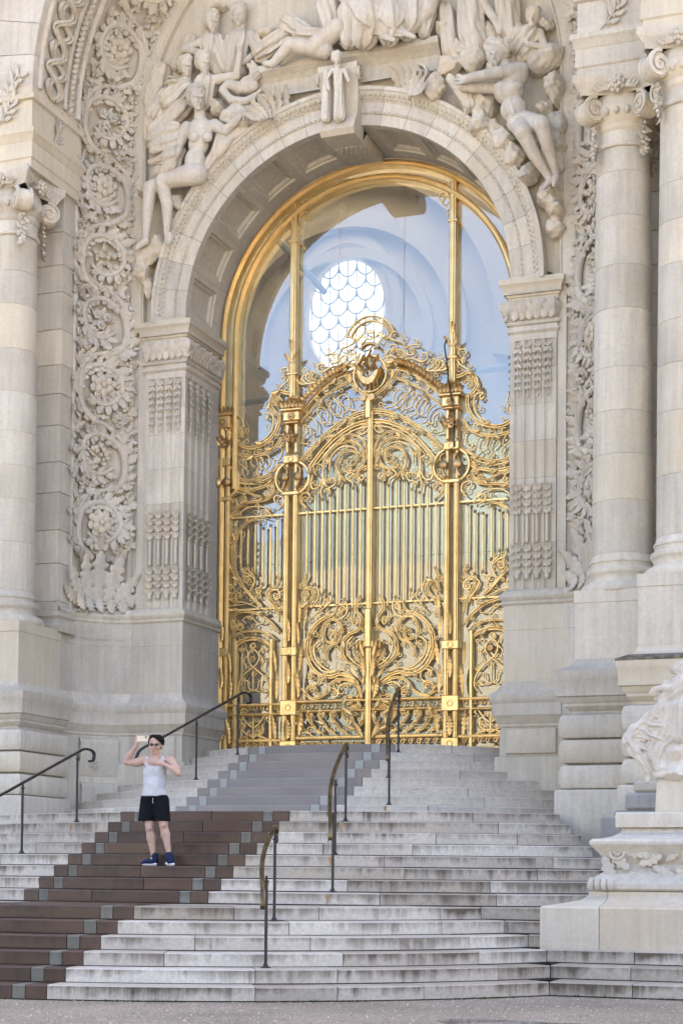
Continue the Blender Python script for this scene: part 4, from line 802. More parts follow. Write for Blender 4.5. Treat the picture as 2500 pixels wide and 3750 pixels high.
# centre mullion and the double piers
vbar(0, 3.39, 9.02, .105, .16, nm='mullion')
for s in (1, -1):
    for x in (1.325, 1.485):
        vbar(s*x, 3.39, 7.80, .088, .16)
        vbar(s*x, 8.44, 8.93, .06, .14)
        vbar(s*x, 7.78, 8.27, .055, .12)
    for z0, z1, wd in ((3.40, 3.60, .30), (4.02, 4.28, .30), (5.02, 5.17, .30), (7.72, 7.79, .30), (8.26, 8.40, .27), (8.93, 8.97, .28)):
        g = MB().box(s*1.405-wd/2, s*1.405+wd/2, GT-.11, GT+.09, z0, z1, .015); gobj('pier_block', g, sm=30)
        if z1-z0 > .1:
            rr = .045; t = np.linspace(0, 2*PI, 18)
            gobj('block_ring', MB().tube([(s*1.405+rr*math.cos(a), GT-.115, (z0+z1)/2+rr*math.sin(a)) for a in t], .012, 6))
    # ring round the pier with its two bosses
    t = np.linspace(0, 2*PI, 40)
    gobj('pier_ring', MB().bar(np.stack((s*1.39+.30*np.cos(t), 8.02+.285*np.sin(t)), 1), .045, .08, GT-.02), sm=30)
    for dx in (-.11, .13):
        gobj('boss', MB().lathe([(0, -.10), (.05, -.095), (.075, -.06), (.075, .06), (.05, .095), (0, .1)], (0, 0, 0), 12).map(lambda v, dx=dx: np.stack((s*1.39+dx+v[:, 0], GT-.12+v[:, 2]*.6, 8.02+v[:, 1]), 1)), 'bronze')
        gobj('hook', MB().bar(bez([(s*1.39+dx, 8.2), (s*1.39+dx-.05*s, 8.12), (s*1.39+dx, 7.9), (s*1.39+dx+.04*s, 7.82)]), .04, .06, GT-.12), 'bronze')
    # capital box with rosette and leaf crown
    gobj('pier_cap', MB().box(s*1.39-.15, s*1.39+.15, GT-.13, GT+.1, 8.97, 9.13, .015).box(s*1.39-.2, s*1.39+.2, GT-.17, GT+.12, 9.13, 9.18, .015), sm=30)
    for zz, rad in ((9.05, .07),):
        ro = empty('rosette', parent=gate)
        g = MB()
        for k in range(8):
            a = k*PI/4; g.ball((s*1.39+rad*.62*math.cos(a), GT-.14, zz+rad*.62*math.sin(a)), (rad*.38, .02, rad*.38), 6, 4)
        gobj('petals', g, 'bronze', parent=ro); gobj('button', MB().ball((s*1.39, GT-.155, zz), .022, 8, 5), 'gold', parent=ro)
    gobj('urn', MB().lathe([(.17, 0), (.18, .03), (.13, .07), (.12, .12), (.15, .15), (.15, .17), (.10, .2), (.09, .27), (.075, .5), (.07, .62)], (s*1.39, GT, 9.20), 4, PI/4, PI/4+2*PI), sm=30)
    # tall mullion to the arch
    top = ZI+math.sqrt(2.45**2-1.4**2)+.2
    vbar(s*1.40, 9.3, top, .115, .15, nm='tall_mullion')
    gobj('mullion_band', MB().box(s*1.4-.085, s*1.4+.085, GT-.1, GT+.08, 12.02, 12.06, .008), sm=30)
    gobj('mullion_band', MB().box(s*1.4-.09, s*1.4+.09, GT-.1, GT+.08, 9.76, 9.80, .008), sm=30)
    # end piers against the stone jamb
    for x in (2.70, 2.565):
        vbar(s*x, 3.39, 8.95, .085, .16)
    for z0, z1 in ((4.02, 4.26), (5.05, 5.2), (7.7, 7.78), (8.30, 8.44)):
        gobj('pier_block', MB().box(s*2.63-.12, s*2.63+.11, GT-.11, GT+.09, z0, z1, .015), sm=30)
    t = np.linspace(PI*.55, PI*1.45, 24) if s > 0 else np.linspace(-PI*.45, PI*.45, 24)
    gobj('pier_ring', MB().bar(np.stack((s*2.62+.24*np.cos(t), 8.04+.27*np.sin(t)), 1), .06, .10, GT-.02), sm=30)
    gobj('boss', MB().lathe([(0, -.10), (.05, -.095), (.075, -.06), (.075, .06), (.05, .095), (0, .1)], (0, 0, 0), 12).map(lambda v: np.stack((s*2.56+v[:, 0], GT-.12+v[:, 2]*.6, 8.02+v[:, 1]), 1)), 'bronze')
    gobj('boss', MB().lathe([(0, -.10), (.05, -.095), (.075, -.06), (.075, .06), (.05, .095), (0, .1)], (0, 0, 0), 12).map(lambda v: np.stack((s*2.73+v[:, 0], GT-.12+v[:, 2]*.6, 8.02+v[:, 1]), 1)), 'bronze')
    gobj('pier_cap', MB().box(s*2.64-.13, s*2.64+.12, GT-.14, GT+.1, 8.95, 9.16, .015).box(s*2.64-.16, s*2.64+.15, GT-.17, GT+.12, 9.16, 9.21, .015), sm=30)
    ro = empty('rosette', parent=gate); g = MB()
    for k in range(8):
        a = k*PI/4; g.ball((s*2.64+.045*math.cos(a), GT-.15, 9.05+.045*math.sin(a)), (.027, .02, .027), 6, 4)
    gobj('petals', g, 'bronze', parent=ro); gobj('button', MB().ball((s*2.64, GT-.165, 9.05), .022, 8, 5), 'gold', parent=ro)
    # rails
    for z, h in ((4.25, .05), (4.085, .045), (3.645, .06), (3.44, .08)):
        hbar(s*.05, s*1.28, z, h, .12) if s > 0 else hbar(-1.28, -.05, z, h, .12)
        hbar(1.53, 2.55, z-.03, h, .12) if s > 0 else hbar(-2.55, -1.53, z-.03, h, .12)
    for x0, x1 in ((.05, 1.29), (1.53, 2.52)):
        gobj('glazing_bar', MB().box(min(s*x0, s*x1), max(s*x0, s*x1), GT-.005, GT+.03, 7.41, 7.435), sm=30)
        gobj('glazing_bar', MB().box(min(s*x0, s*x1), max(s*x0, s*x1), GT-.005, GT+.03, 5.835, 5.86), sm=30)
    # vine band between the two low rails, and the running scroll on the sill
    for x0, x1, nb in ((.12, 1.22, 8), (1.58, 2.48, 7)):
        for k in range(nb):
            cx = s*(x0+(x1-x0)*(k+.5)/nb); t = np.linspace(0, 2*PI, 12)
            gobj('vine_ring', MB().bar(np.stack((cx+.036*np.cos(t), 4.165+.036*np.sin(t)), 1), .016, .05, GT), 'gold_leaf')
            gobj('sill_scroll', MB().bar(spiral((cx, 3.55), .055, .012, PI*.1, 1.3*s, 18), .022, .06, GT-.02), 'gold_leaf')
    for x in (2.403, 1.74):
        vbar(s*x, 3.42, 5.33 if x > 2 else 5.33, .06, .12)

# leaves ------------------------------------------------------------------
def leaf_mesh(L=1.0, Wd=.34, lob=5, curl=.25, n=None):
    """a serrated acanthus leaf along +z, facing -y, curling forward at the tip"""
    n = n or 3*lob+4; G = []
    for i in range(n):
        t = i/(n-1); env = math.sin(PI*min(1, t*.90+.07))**.8
        ph = (lob*t) % 1; saw = .48+.52*(1-abs(2*ph-1))**.8 if lob > 1 else 1
        half = Wd*.5*env*saw; yb = -curl*L*t**2.4; z = L*t*(1-.06*t)
        row = []
        for q in (-1, -.5, 0, .5, 1):
            lift = .10*Wd*(abs(q) == .5)*(1-.4*saw)
            row.append((q*half, yb-lift-.04*Wd*(q == 0)+.08*Wd*abs(q)*(1-saw), z+.10*L/lob*abs(q)*saw))
        G.append(row)
    return np.array(G)
def leaf_at(mb, x, z, L, ang, Wd=.34, curl=.25, y=0, sx=1, lob=5):
    """ang measured from +z towards +x in the xz plane"""
    G = leaf_mesh(L, Wd*L, lob, curl); G[..., 0] *= sx; ca, sa = math.cos(ang), math.sin(ang)
    H = np.stack((x+G[..., 0]*ca+G[..., 2]*sa, y+G[..., 1], z-G[..., 0]*sa+G[..., 2]*ca), -1)
    B = H.copy(); B[..., 1] += .012
    mb.grid(H); mb.grid(B[::-1]); return mb
rs = np.random.RandomState(11)
for w, pts in GATE_SCROLLS:
    if w < .045: continue
    P = bez(pts, 7)
    for f in (.3, .66):
        k = int(f*(len(P)-2)); T = P[k+1]-P[k]; a = math.atan2(T[0], T[1]); L = .10+w*.8
        sd = rs.choice((-1, 1))
        for s in (1, -1):
            g = MB(); leaf_at(g, s*(P[k, 0]), P[k, 1], L, s*(a+sd*.5), .5, .2, GT-.055-w*.25)
            gobj('leaf', g, 'gold_leaf', 60)
# upright acanthus beside the piers and on the mullion foot
for s in (1, -1):
    for x, z, L, a, wd in ((1.21, 3.65, .5, -.12, .26), (1.22, 4.30, .5, .05, .2), (1.21, 4.75, .45, -.1, .2), (1.22, 5.2, .4, .08, .18), (1.22, 5.55, .4, -.05, .18), (1.63, 3.62, .45, .12, .26), (1.62, 4.28, .5, -.05, .2), (1.63, 4.75, .4, .08, .2),
                           (2.47, 3.55, .45, .1, .26), (2.47, 4.28, .5, -.05, .2), (2.46, 4.75, .4, .08, .2), (1.405, 3.62, .34, 0, .5), (1.405, 4.55, .38, 0, .28), (1.405, 5.25, .4, 0, .22), (2.63, 4.5, .38, 0, .28), (2.63, 5.3, .38, 0, .28), (2.63, 3.62, .34, 0, .45),
                           (.08, 3.62, .32, .5, .32), (.10, 4.26, .36, .3, .3), (.07, 4.62, .36, .1, .3), (.16, 4.60, .26, .7, .32), (.08, 4.95, .26, .25, .28), (.26, 4.0, .24, 1.0, .35), (.2, 3.75, .22, 1.2, .35)):
        g = MB(); leaf_at(g, s*x, z, L, s*a, wd, .12, GT-.11, 1, 6); gobj('acanthus_leaf', g, 'gold_leaf', 60)
    # flower sprays on the upper pier posts
    for x in (1.395, 2.63):
        g = MB()
        for k in range(5): leaf_at(g, s*x, 8.62, .2, -1.0+.5*k, .5, .5, GT-.12)
        for k in range(7): g.ball((s*x+rs.uniform(-.07, .07), GT-.15, 8.66+rs.uniform(-.05, .08)), rs.uniform(.02, .035), 6, 4)
        gobj('flower_spray', g, 'bronze', 60)
    # leaf crown round the pier caps
    for x in (1.39, 2.64):
        g = MB()
        for k in range(6): leaf_at(g, s*x-.15+.06*k, 9.19, .12, (k-2.5)*.2, .7, .6, GT-.15)
        gobj('leaf_crown', g, 'bronze', 60)
    # garland on the crest arch
    P = bez([(.42, 9.80), (.52, 9.757), (.75, 9.66), (1.0, 9.47), (1.2, 9.30)], 8)
    for k in range(0, len(P)-1, 2):
        T = P[k+1]-P[k]; a = math.atan2(T[0], T[1])
        g = MB(); leaf_at(g, s*P[k, 0], P[k, 1]-.01, .11, s*(a-1.2), .8, .5, GT-.06); leaf_at(g, s*P[k, 0], P[k, 1]-.02, .11, s*(a+.1), .7, .6, GT-.08); g.ball((s*P[k, 0], GT-.08, P[k, 1]+.02), .022, 6, 4)
        gobj('garland_leaf', g, 'gold_leaf', 60)
    for x, z, a in ((1.40, 9.95, .6), (1.40, 9.95, -.6), (1.4, 10.15, .1)):
        g = MB(); leaf_at(g, s*x, z, .22, s*a, .4, .3, GT-.09); gobj('leaf', g, 'bronze', 60)

# crest: motto ring, mural crown, ship
CX = -.03
def text_mb(txt, size, depth):
    cu = bpy.data.curves.new('t', 'FONT'); cu.body = txt; cu.size = size; cu.extrude = depth; cu.align_x = 'CENTER'; cu.resolution_u = 2
    o = bpy.data.objects.new('t', cu); COL.objects.link(o)
    dg = bpy.context.evaluated_depsgraph_get(); me = o.evaluated_get(dg).to_mesh()
    v = np.array([tuple(p.co) for p in me.vertices]); f = [tuple(p.vertices) for p in me.polygons]
    o.evaluated_get(dg).to_mesh_clear(); bpy.data.objects.remove(o); bpy.data.curves.remove(cu)
    g = MB(); g.add(np.stack((v[:, 0], -v[:, 2], v[:, 1]), 1), f) if len(v) else None   # upright, facing -y
    return g
crest = empty('ship_crest', parent=gate)
def cob(nm, g, mt='gold', sm=40): return gobj(nm, g, mt, sm, crest)
for rr in (.43, .345):
    t = np.linspace(R(15), R(165), 40)
    cob('motto_ring', MB().bar(np.stack((CX+rr*np.cos(t), 10.20+rr*np.sin(t)), 1), .022, .07, GT-.02))
motto = 'FLVCTVAT·NEC·MERGITVR'
g = MB()
for i, ch in enumerate(motto):
    a = R(160)-(R(140))*i/(len(motto)-1)
    if ch == ' ': continue
    q = text_mb(ch, .075, .012)
    if not q.v: continue
    r_ = .365; ca, sa = math.cos(a-PI/2), math.sin(a-PI/2)
    q.map(lambda v: np.stack((CX+r_*math.cos(a)+v[:, 0]*ca-v[:, 2]*sa, v[:, 1]+GT-.03, 10.20+r_*math.sin(a)+v[:, 0]*sa+v[:, 2]*ca), 1)); g.merge(q)
o = obj('motto_lettering', g, M['gold'], crest)
for k in range(3):
    a = R(90)+(1-k)*R(38); r_ = .12
    cx, cz = CX+.19*math.cos(a), 10.06+.19*math.sin(a); g = MB(); ca, sa = math.cos(a-PI/2), math.sin(a-PI/2)
    T = MB()
    for b0, b1, c0, c1 in ((-.06, -.045, 0, .1), (.045, .06, 0, .1), (-.06, .06, .09, .105), (-.075, .075, .105, .12), (-.075, -.04, .12, .15), (-.018, .018, .12, .15), (.04, .075, .12, .15), (-.06, .06, -.01, .008)):
        T.box(b0, b1, -.02, .02, c0, c1)
    T.map(lambda v: np.stack((cx+v[:, 0]*ca-v[:, 2]*sa, GT-.02+v[:, 1], cz+v[:, 0]*sa+v[:, 2]*ca), 1))
    cob('crown_tower', T, 'gold', None)
t = np.linspace(R(25), R(155), 20)
cob('crown_band', MB().bar(np.stack((CX+.17*np.cos(t), 10.02+.15*np.sin(t)), 1), .05, .09, GT-.03), 'bronze')
# ship
hp = [(-.24, 9.74), (-.20, 9.60), (-.12, 9.47), (0, 9.42), (.12, 9.47), (.20, 9.60), (.23, 9.72), (.14, 9.69), (.10, 9.60), (0, 9.56), (-.10, 9.60), (-.15, 9.70)]
G = []
for k, (yy, sc) in enumerate(((GT+.02, 1), (GT-.06, 1), (GT-.12, .93), (GT-.15, .8))):
    G.append([(CX+x*sc, yy, 9.58+(z-9.58)*sc) for x, z in hp])
g = MB().grid(np.array(G), False, True); g.fan(G[-1]); cob('hull', g, 'gold_leaf')
for k in range(6):
    x = -.15+.06*k; cob('oar', MB().tube([(CX+x, GT-.14, 9.55), (CX+x*1.25+.02, GT-.15, 9.36)], .01, 5), 'bronze')
for x, h, wd in ((-.13, 10.0, .1), (.0, 10.07, .12), (.12, 9.98, .1)):
    cob('mast', MB().tube([(CX+x, GT-.06, 9.62), (CX+x, GT-.06, h)], .008, 5))
    A = bez([(CX+x+.02, h-.04), (CX+x-wd*.6, h-.16), (CX+x-wd*.75, 9.82), (CX+x+.02, 9.68)], 5); B = bez([(CX+x+.06, h-.02), (CX+x+wd*.35-.05, h-.18), (CX+x+wd*.3-.05, 9.84), (CX+x+wd*.5, 9.70)], 5)
    G = np.array([[(a[0], GT-.06, a[1]), ((a[0]+c_[0])/2, GT-.12, (a[1]+c_[1])/2), (c_[0], GT-.07, c_[1])] for a, c_ in zip(A, B)])
    cob('sail', MB().grid(G), 'gold_leaf', 60)
t = np.linspace(0, 2*PI, 40)
cob('shield_ring', MB().bar(np.stack((CX+.285*np.cos(t), 9.66+.30*np.sin(t)), 1), .035, .08, GT), 'gold')
for s in (1, -1):
    cob('clasp', MB().lathe([(.055, -.06), (.06, -.03), (.06, .03), (.055, .06)], (0, 0, 0), 12).map(lambda v: np.stack((CX+s*.075+v[:, 0], GT-.10+v[:, 2], 9.24+v[:, 1]), 1)), 'bronze')
    cob('clasp_leaf', leaf_at(MB(), CX+s*.16, 9.24, .14, s*1.6, .5, .3, GT-.08), 'bronze', 60)
cob('keystone_strap', MB().box(CX-.05, CX+.05, GT-.12, GT, 8.9, 9.26, .015), 'gold', 30)
# candelabra of tulips above the mullion foot
for s in (1, -1):
    for x, z in ((.14, 5.09), (.2, 5.06), (.07, 5.08)):
        g = MB().lathe([(.012, 0), (.028, .02), (.032, .06), (.026, .11), (.034, .13)], (s*x, GT-.09, z), 8); gobj('tulip', g, 'gold_leaf')
gobj('mullion_clasp', MB().box(-.06, .06, GT-.13, GT, 5.1, 5.75, .02), 'gold', 30)
# door lock on the small side door
gobj('lock', MB().lathe([(0, -.03), (.05, -.025), (.07, 0), (.07, .02)], (0, 0, 0), 14).map(lambda v: np.stack((2.07+v[:, 0], GT-.08+v[:, 2], 5.02+v[:, 1]), 1)), 'bronze')
# power cable hanging from the right-hand tall mullion
m, nt, b = mat('black_rubber', .5); b.inputs['Base Color'].default_value = (.012, .012, .014, 1); M['rubber'] = m
cab = MB().tube(bez([(1.33, GT-.14, 10.06), (1.30, GT-.16, 9.95), (1.33, GT-.15, 9.75), (1.36, GT-.16, 9.5), (1.43, GT-.2, 9.1), (1.47, GT-.17, 8.85), (1.46, GT-.14, 8.3)], 5), .012, 6)
tag(obj('power_cable', cab, M['rubber'], None, 60), 'black cable hanging down the gilded pier beside the ship crest', 'cable')
FIGS = {
'seated_woman': [('e',-2.428,-0.231,13.962,0.131,0.148,0.174),('e',-2.39,-0.266,13.842,0.096,0.105,0.113),('c',-2.302,-0.388,13.865,0.015,-2.279,-0.414,13.797,0.022),('e',-2.319,-0.37,13.768,0.039,0.026,0.022),('e',-2.349,-0.327,13.729,0.048,0.039,0.035),('c',-2.385,-0.379,13.917,0.026,-2.251,-0.375,13.898,0.022),('f',-2.497,-0.231,14.072,0.113,-2.382,-0.248,14.082,0.105,7,0.013066202090592335),('e',-2.558,-0.205,13.993,0.07,0.105,0.122),('e',-2.555,-0.17,13.945,0.078,0.078,0.087),('c',-2.428,-0.144,13.801,0.084,-2.42,-0.116,13.649,0.098),('e',-2.417,-0.116,13.45,0.23,0.153,0.216),('e',-2.449,-0.109,13.242,0.174,0.132,0.192),('e',-2.508,-0.116,12.977,0.174,0.139,0.195),('e',-2.519,-0.126,12.758,0.216,0.167,0.181),('e',-2.46,-0.248,13.301,0.084,0.07,0.084),('e',-2.23,-0.241,13.27,0.084,0.07,0.084),('c',-2.665,-0.109,13.545,0.105,-2.803,-0.109,13.264,0.08),('c',-2.803,-0.109,13.264,0.077,-2.867,-0.214,13.116,0.07),('c',-2.858,-0.231,13.089,0.07,-3.174,-0.283,12.98,0.049),('e',-3.21,-0.29,12.982,0.07,0.042,0.056),('c',-3.12,-0.311,13.012,0.017,-3.007,-0.325,13.033,0.014),('c',-3.104,-0.318,12.963,0.017,-2.979,-0.332,12.969,0.014),('c',-3.103,-0.318,12.92,0.017,-2.99,-0.332,12.905,0.014),('c',-2.164,-0.116,13.503,0.105,-1.962,-0.13,13.377,0.08),('c',-1.962,-0.13,13.377,0.077,-1.686,-0.193,13.524,0.059),('e',-1.628,-0.221,13.567,0.07,0.049,0.07),('c',-1.615,-0.248,13.578,0.021,-1.647,-0.276,13.454,0.017),('c',-1.57,-0.248,13.578,0.021,-1.578,-0.276,13.436,0.017),('c',-1.527,-0.241,13.575,0.021,-1.521,-0.269,13.445,0.017),('c',-2.452,-0.144,12.724,0.167,-2.992,-0.318,12.616,0.125),('c',-2.992,-0.318,12.605,0.118,-2.938,-0.234,12.252,0.094),('c',-2.938,-0.234,12.252,0.098,-2.977,-0.144,11.803,0.052),('e',-2.913,-0.214,11.698,0.077,0.049,0.118),('c',-2.646,-0.109,12.765,0.16,-3.254,-0.231,12.577,0.118),('c',-3.254,-0.231,12.57,0.115,-3.304,-0.2,12.241,0.098),('c',-3.304,-0.2,12.241,0.098,-3.37,-0.151,11.767,0.052),('c',-3.358,-0.172,11.722,0.059,-3.497,-0.231,11.602,0.031)],
'billowing_drapery': [('f',-3.294,0.05,13.614,0.139,-2.842,0.015,13.933,0.16,5,0.018),('f',-2.842,0.015,13.933,0.139,-2.68,0.085,14.047,0.105,5,0.014),('f',-3.319,-0.054,13.464,0.105,-2.904,-0.089,13.534,0.146,6,0.016),('f',-3.218,-0.089,13.289,0.139,-2.883,-0.124,13.335,0.118,6,0.016),('f',-3.105,-0.141,12.852,0.153,-2.877,-0.131,13.15,0.139,6,0.016),('f',-2.935,-0.089,12.958,0.139,-2.837,-0.054,13.212,0.105,5,0.016),('f',-3.358,0.015,13.682,0.091,-3.257,0.05,13.791,0.098,6,0.02),('f',-2.298,-0.019,12.859,0.105,-1.992,-0.019,13.211,0.139,5,0.016),('f',-1.992,-0.019,13.211,0.139,-1.701,0.015,13.434,0.118,5,0.016),('f',-2.129,-0.054,13.073,0.105,-2.034,-0.019,13.433,0.105,7,0.02)],
'left_rock': [('b',-2.399,0.07,12.837,0.139,0.157,0.174),('b',-2.164,0.105,13.07,0.174,0.209,0.139),('b',-2.863,0.105,12.369,0.139,0.244,0.174),('b',-2.979,0.105,12.129,0.125,0.209,0.174),('b',-3.217,0.035,11.697,0.139,0.139,0.209),('b',-3.437,0.001,11.548,0.209,0.139,0.209),('b',-3.491,0.035,11.293,0.125,0.209,0.192),('b',-3.384,0.07,11.001,0.098,0.174,0.157),('b',-3.405,0.14,12.601,0.209,0.314,0.105),('f',-3.258,0.105,14.661,0.16,-3.411,0.105,14.169,0.153,5,0.014),('f',-3.411,0.105,14.169,0.139,-3.442,0.105,13.548,0.125,5,0.014),('f',-2.115,0.119,14.773,0.125,-2.183,0.105,14.487,0.118,5,0.012),('b',-1.528,0.119,14.388,0.139,0.174,0.105),('b',-1.259,0.119,14.344,0.174,0.174,0.105),('b',-1.346,0.126,14.974,0.174,0.209,0.091),('b',-2.175,0.105,13.869,0.139,0.209,0.139),('f',-2.755,0.126,15.139,0.105,-2.945,0.119,14.727,0.118,5,0.012),('b',-2.211,0.133,15.561,0.139,0.209,0.07),('f',-2.694,0.105,14.387,0.105,-2.802,0.091,14.069,0.139,5,0.012)],
'sea_creature': [('e',-1.805,-0.059,13.67,0.209,0.153,0.153),('e',-1.928,-0.129,13.641,0.118,0.098,0.091),('c',-1.669,-0.059,13.542,0.139,-1.457,-0.025,13.703,0.118),('e',-1.804,-0.206,13.636,0.028,0.028,0.021),('c',-2.024,-0.129,13.602,0.049,-1.868,-0.129,13.506,0.035),('c',-1.466,-0.094,13.889,0.059,-1.594,-0.15,13.806,0.056),('c',-1.594,-0.15,13.806,0.052,-1.857,-0.164,13.866,0.059),('c',-1.857,-0.164,13.866,0.059,-2.012,-0.15,14.051,0.063),('c',-2.012,-0.15,14.051,0.063,-1.915,-0.129,14.152,0.07),('c',-1.915,-0.129,14.152,0.07,-1.737,-0.094,14.067,0.105),('e',-1.599,-0.059,14.086,0.174,0.105,0.125),('f',-1.632,-0.073,14.139,0.091,-1.435,-0.045,14.263,0.049,7,0.012),('c',-1.466,-0.094,13.889,0.042,-1.357,-0.115,13.82,0.017),('b',-1.295,0.045,13.672,0.209,0.174,0.125),('b',-1.485,0.045,13.522,0.174,0.139,0.125)],
'two_muses': [('e',-2.283,0.001,15.31,0.11,0.124,0.146),('e',-2.251,-0.029,15.207,0.08,0.088,0.095),('c',-2.179,-0.131,15.221,0.013,-2.159,-0.153,15.162,0.018),('e',-2.193,-0.116,15.14,0.033,0.022,0.018),('e',-2.218,-0.08,15.108,0.04,0.033,0.029),('c',-2.248,-0.124,15.267,0.022,-2.135,-0.12,15.249,0.018),('f',-2.342,0.001,15.404,0.095,-2.244,-0.014,15.411,0.088,7,0.010975609756097562),('e',-2.392,0.023,15.339,0.059,0.088,0.102),('e',-2.389,0.052,15.299,0.066,0.066,0.073),('e',-1.806,0.022,15.346,0.115,0.13,0.153),('e',-1.808,-0.009,15.244,0.084,0.092,0.1),('c',-1.785,-0.116,15.268,0.013,-1.782,-0.139,15.209,0.019),('e',-1.782,-0.101,15.18,0.034,0.023,0.019),('e',-1.791,-0.063,15.144,0.042,0.034,0.031),('c',-1.772,-0.109,15.301,0.023,-1.842,-0.105,15.315,0.019),('f',-1.867,0.022,15.444,0.1,-1.766,0.006,15.451,0.092,7,0.011498257839721256),('e',-1.919,0.045,15.377,0.061,0.092,0.107),('e',-1.915,0.075,15.335,0.069,0.069,0.077),('c',-2.264,0.049,15.166,0.07,-2.266,0.056,15.061,0.077),('f',-2.324,0.056,14.961,0.174,-2.345,0.07,14.607,0.153,9,0.018),('c',-2.455,0.001,14.994,0.077,-2.755,-0.069,14.884,0.063),('c',-2.755,-0.069,14.884,0.059,-2.365,-0.139,14.733,0.045),('e',-2.339,-0.153,14.722,0.056,0.038,0.042),('e',-2.339,-0.034,14.867,0.077,0.063,0.063),('f',-2.213,0.07,14.985,0.118,-2.05,0.07,14.523,0.139,8,0.016),('c',-1.806,0.07,15.207,0.073,-1.824,0.07,15.065,0.084),('f',-1.816,0.056,14.912,0.181,-1.894,0.07,14.461,0.174,10,0.02),('c',-2.002,0.035,14.988,0.07,-2.02,0.001,14.667,0.059),('c',-1.623,0.056,14.988,0.084,-1.495,0.035,14.668,0.07),('c',-1.495,0.035,14.668,0.063,-1.731,-0.034,14.496,0.045),('c',-1.786,0.001,14.52,0.045,-1.756,-0.069,14.682,0.038),('f',-1.528,0.105,14.923,0.105,-1.409,0.105,14.614,0.125,7,0.014)],
'two_listeners': [('e',-2.699,-0.095,14.59,0.105,0.118,0.139),('e',-2.668,-0.123,14.492,0.077,0.084,0.091),('c',-2.597,-0.221,14.509,0.012,-2.578,-0.241,14.453,0.017),('e',-2.61,-0.207,14.431,0.031,0.021,0.017),('e',-2.635,-0.172,14.4,0.038,0.031,0.028),('c',-2.664,-0.214,14.552,0.021,-2.555,-0.21,14.536,0.017),('f',-2.755,-0.095,14.679,0.091,-2.662,-0.109,14.686,0.084,7,0.010452961672473868),('e',-2.804,-0.074,14.616,0.056,0.084,0.098),('e',-2.801,-0.046,14.578,0.063,0.063,0.07),('e',-2.377,-0.109,14.585,0.11,0.124,0.146),('e',-2.346,-0.138,14.483,0.08,0.088,0.095),('c',-2.273,-0.241,14.501,0.013,-2.253,-0.263,14.442,0.018),('e',-2.287,-0.226,14.419,0.033,0.022,0.018),('e',-2.312,-0.19,14.387,0.04,0.033,0.029),('c',-2.342,-0.233,14.546,0.022,-2.229,-0.23,14.529,0.018),('f',-2.436,-0.109,14.679,0.095,-2.339,-0.124,14.686,0.088,7,0.010975609756097562),('e',-2.487,-0.087,14.613,0.059,0.088,0.102),('e',-2.484,-0.058,14.573,0.066,0.066,0.073),('c',-2.372,-0.074,14.437,0.07,-2.332,-0.074,14.322,0.084),('f',-2.343,-0.088,14.209,0.181,-2.416,-0.053,14.019,0.174,9,0.02),('c',-2.165,-0.095,14.268,0.084,-1.772,-0.151,14.252,0.066),('c',-1.772,-0.151,14.252,0.063,-1.721,-0.144,14.588,0.045),('e',-1.719,-0.151,14.649,0.049,0.056,0.042),('c',-1.732,-0.165,14.669,0.017,-1.765,-0.179,14.74,0.014),('c',-1.694,-0.165,14.674,0.017,-1.677,-0.179,14.743,0.014),('c',-2.694,-0.06,14.441,0.077,-2.73,-0.06,14.247,0.105),('f',-2.73,-0.06,14.247,0.139,-3.016,-0.039,14.082,0.174,8,0.02),('e',-2.905,-0.109,14.308,0.174,0.16,0.035),('c',-3.005,-0.151,14.432,0.021,-2.922,-0.158,14.416,0.017),('f',-3.115,-0.005,14.186,0.125,-3.289,0.03,13.935,0.139,7,0.02)],
'reclining_figure': [('c',0.014,-0.258,14.667,0.16,-0.374,-0.293,14.419,0.146),('c',-0.217,-0.223,14.372,0.139,-0.77,-0.328,14.522,0.111),('c',-0.769,-0.328,14.504,0.105,-1.078,-0.258,14.287,0.07),('c',-1.078,-0.258,14.287,0.063,-1.214,-0.293,14.294,0.042),('c',-0.394,-0.154,14.487,0.132,-0.7,-0.223,14.471,0.105),('c',-0.7,-0.223,14.471,0.091,-0.991,-0.154,14.338,0.056),('f',-0.891,-0.049,14.992,0.153,-0.626,-0.049,14.805,0.139,9,0.02),('b',-0.921,0.021,15.066,0.174,0.192,0.139),('f',-1.38,-0.049,14.611,0.139,-1.04,-0.049,14.768,0.153,9,0.02),('f',-0.672,-0.119,14.78,0.091,-0.196,-0.188,14.631,0.091,8,0.012)],
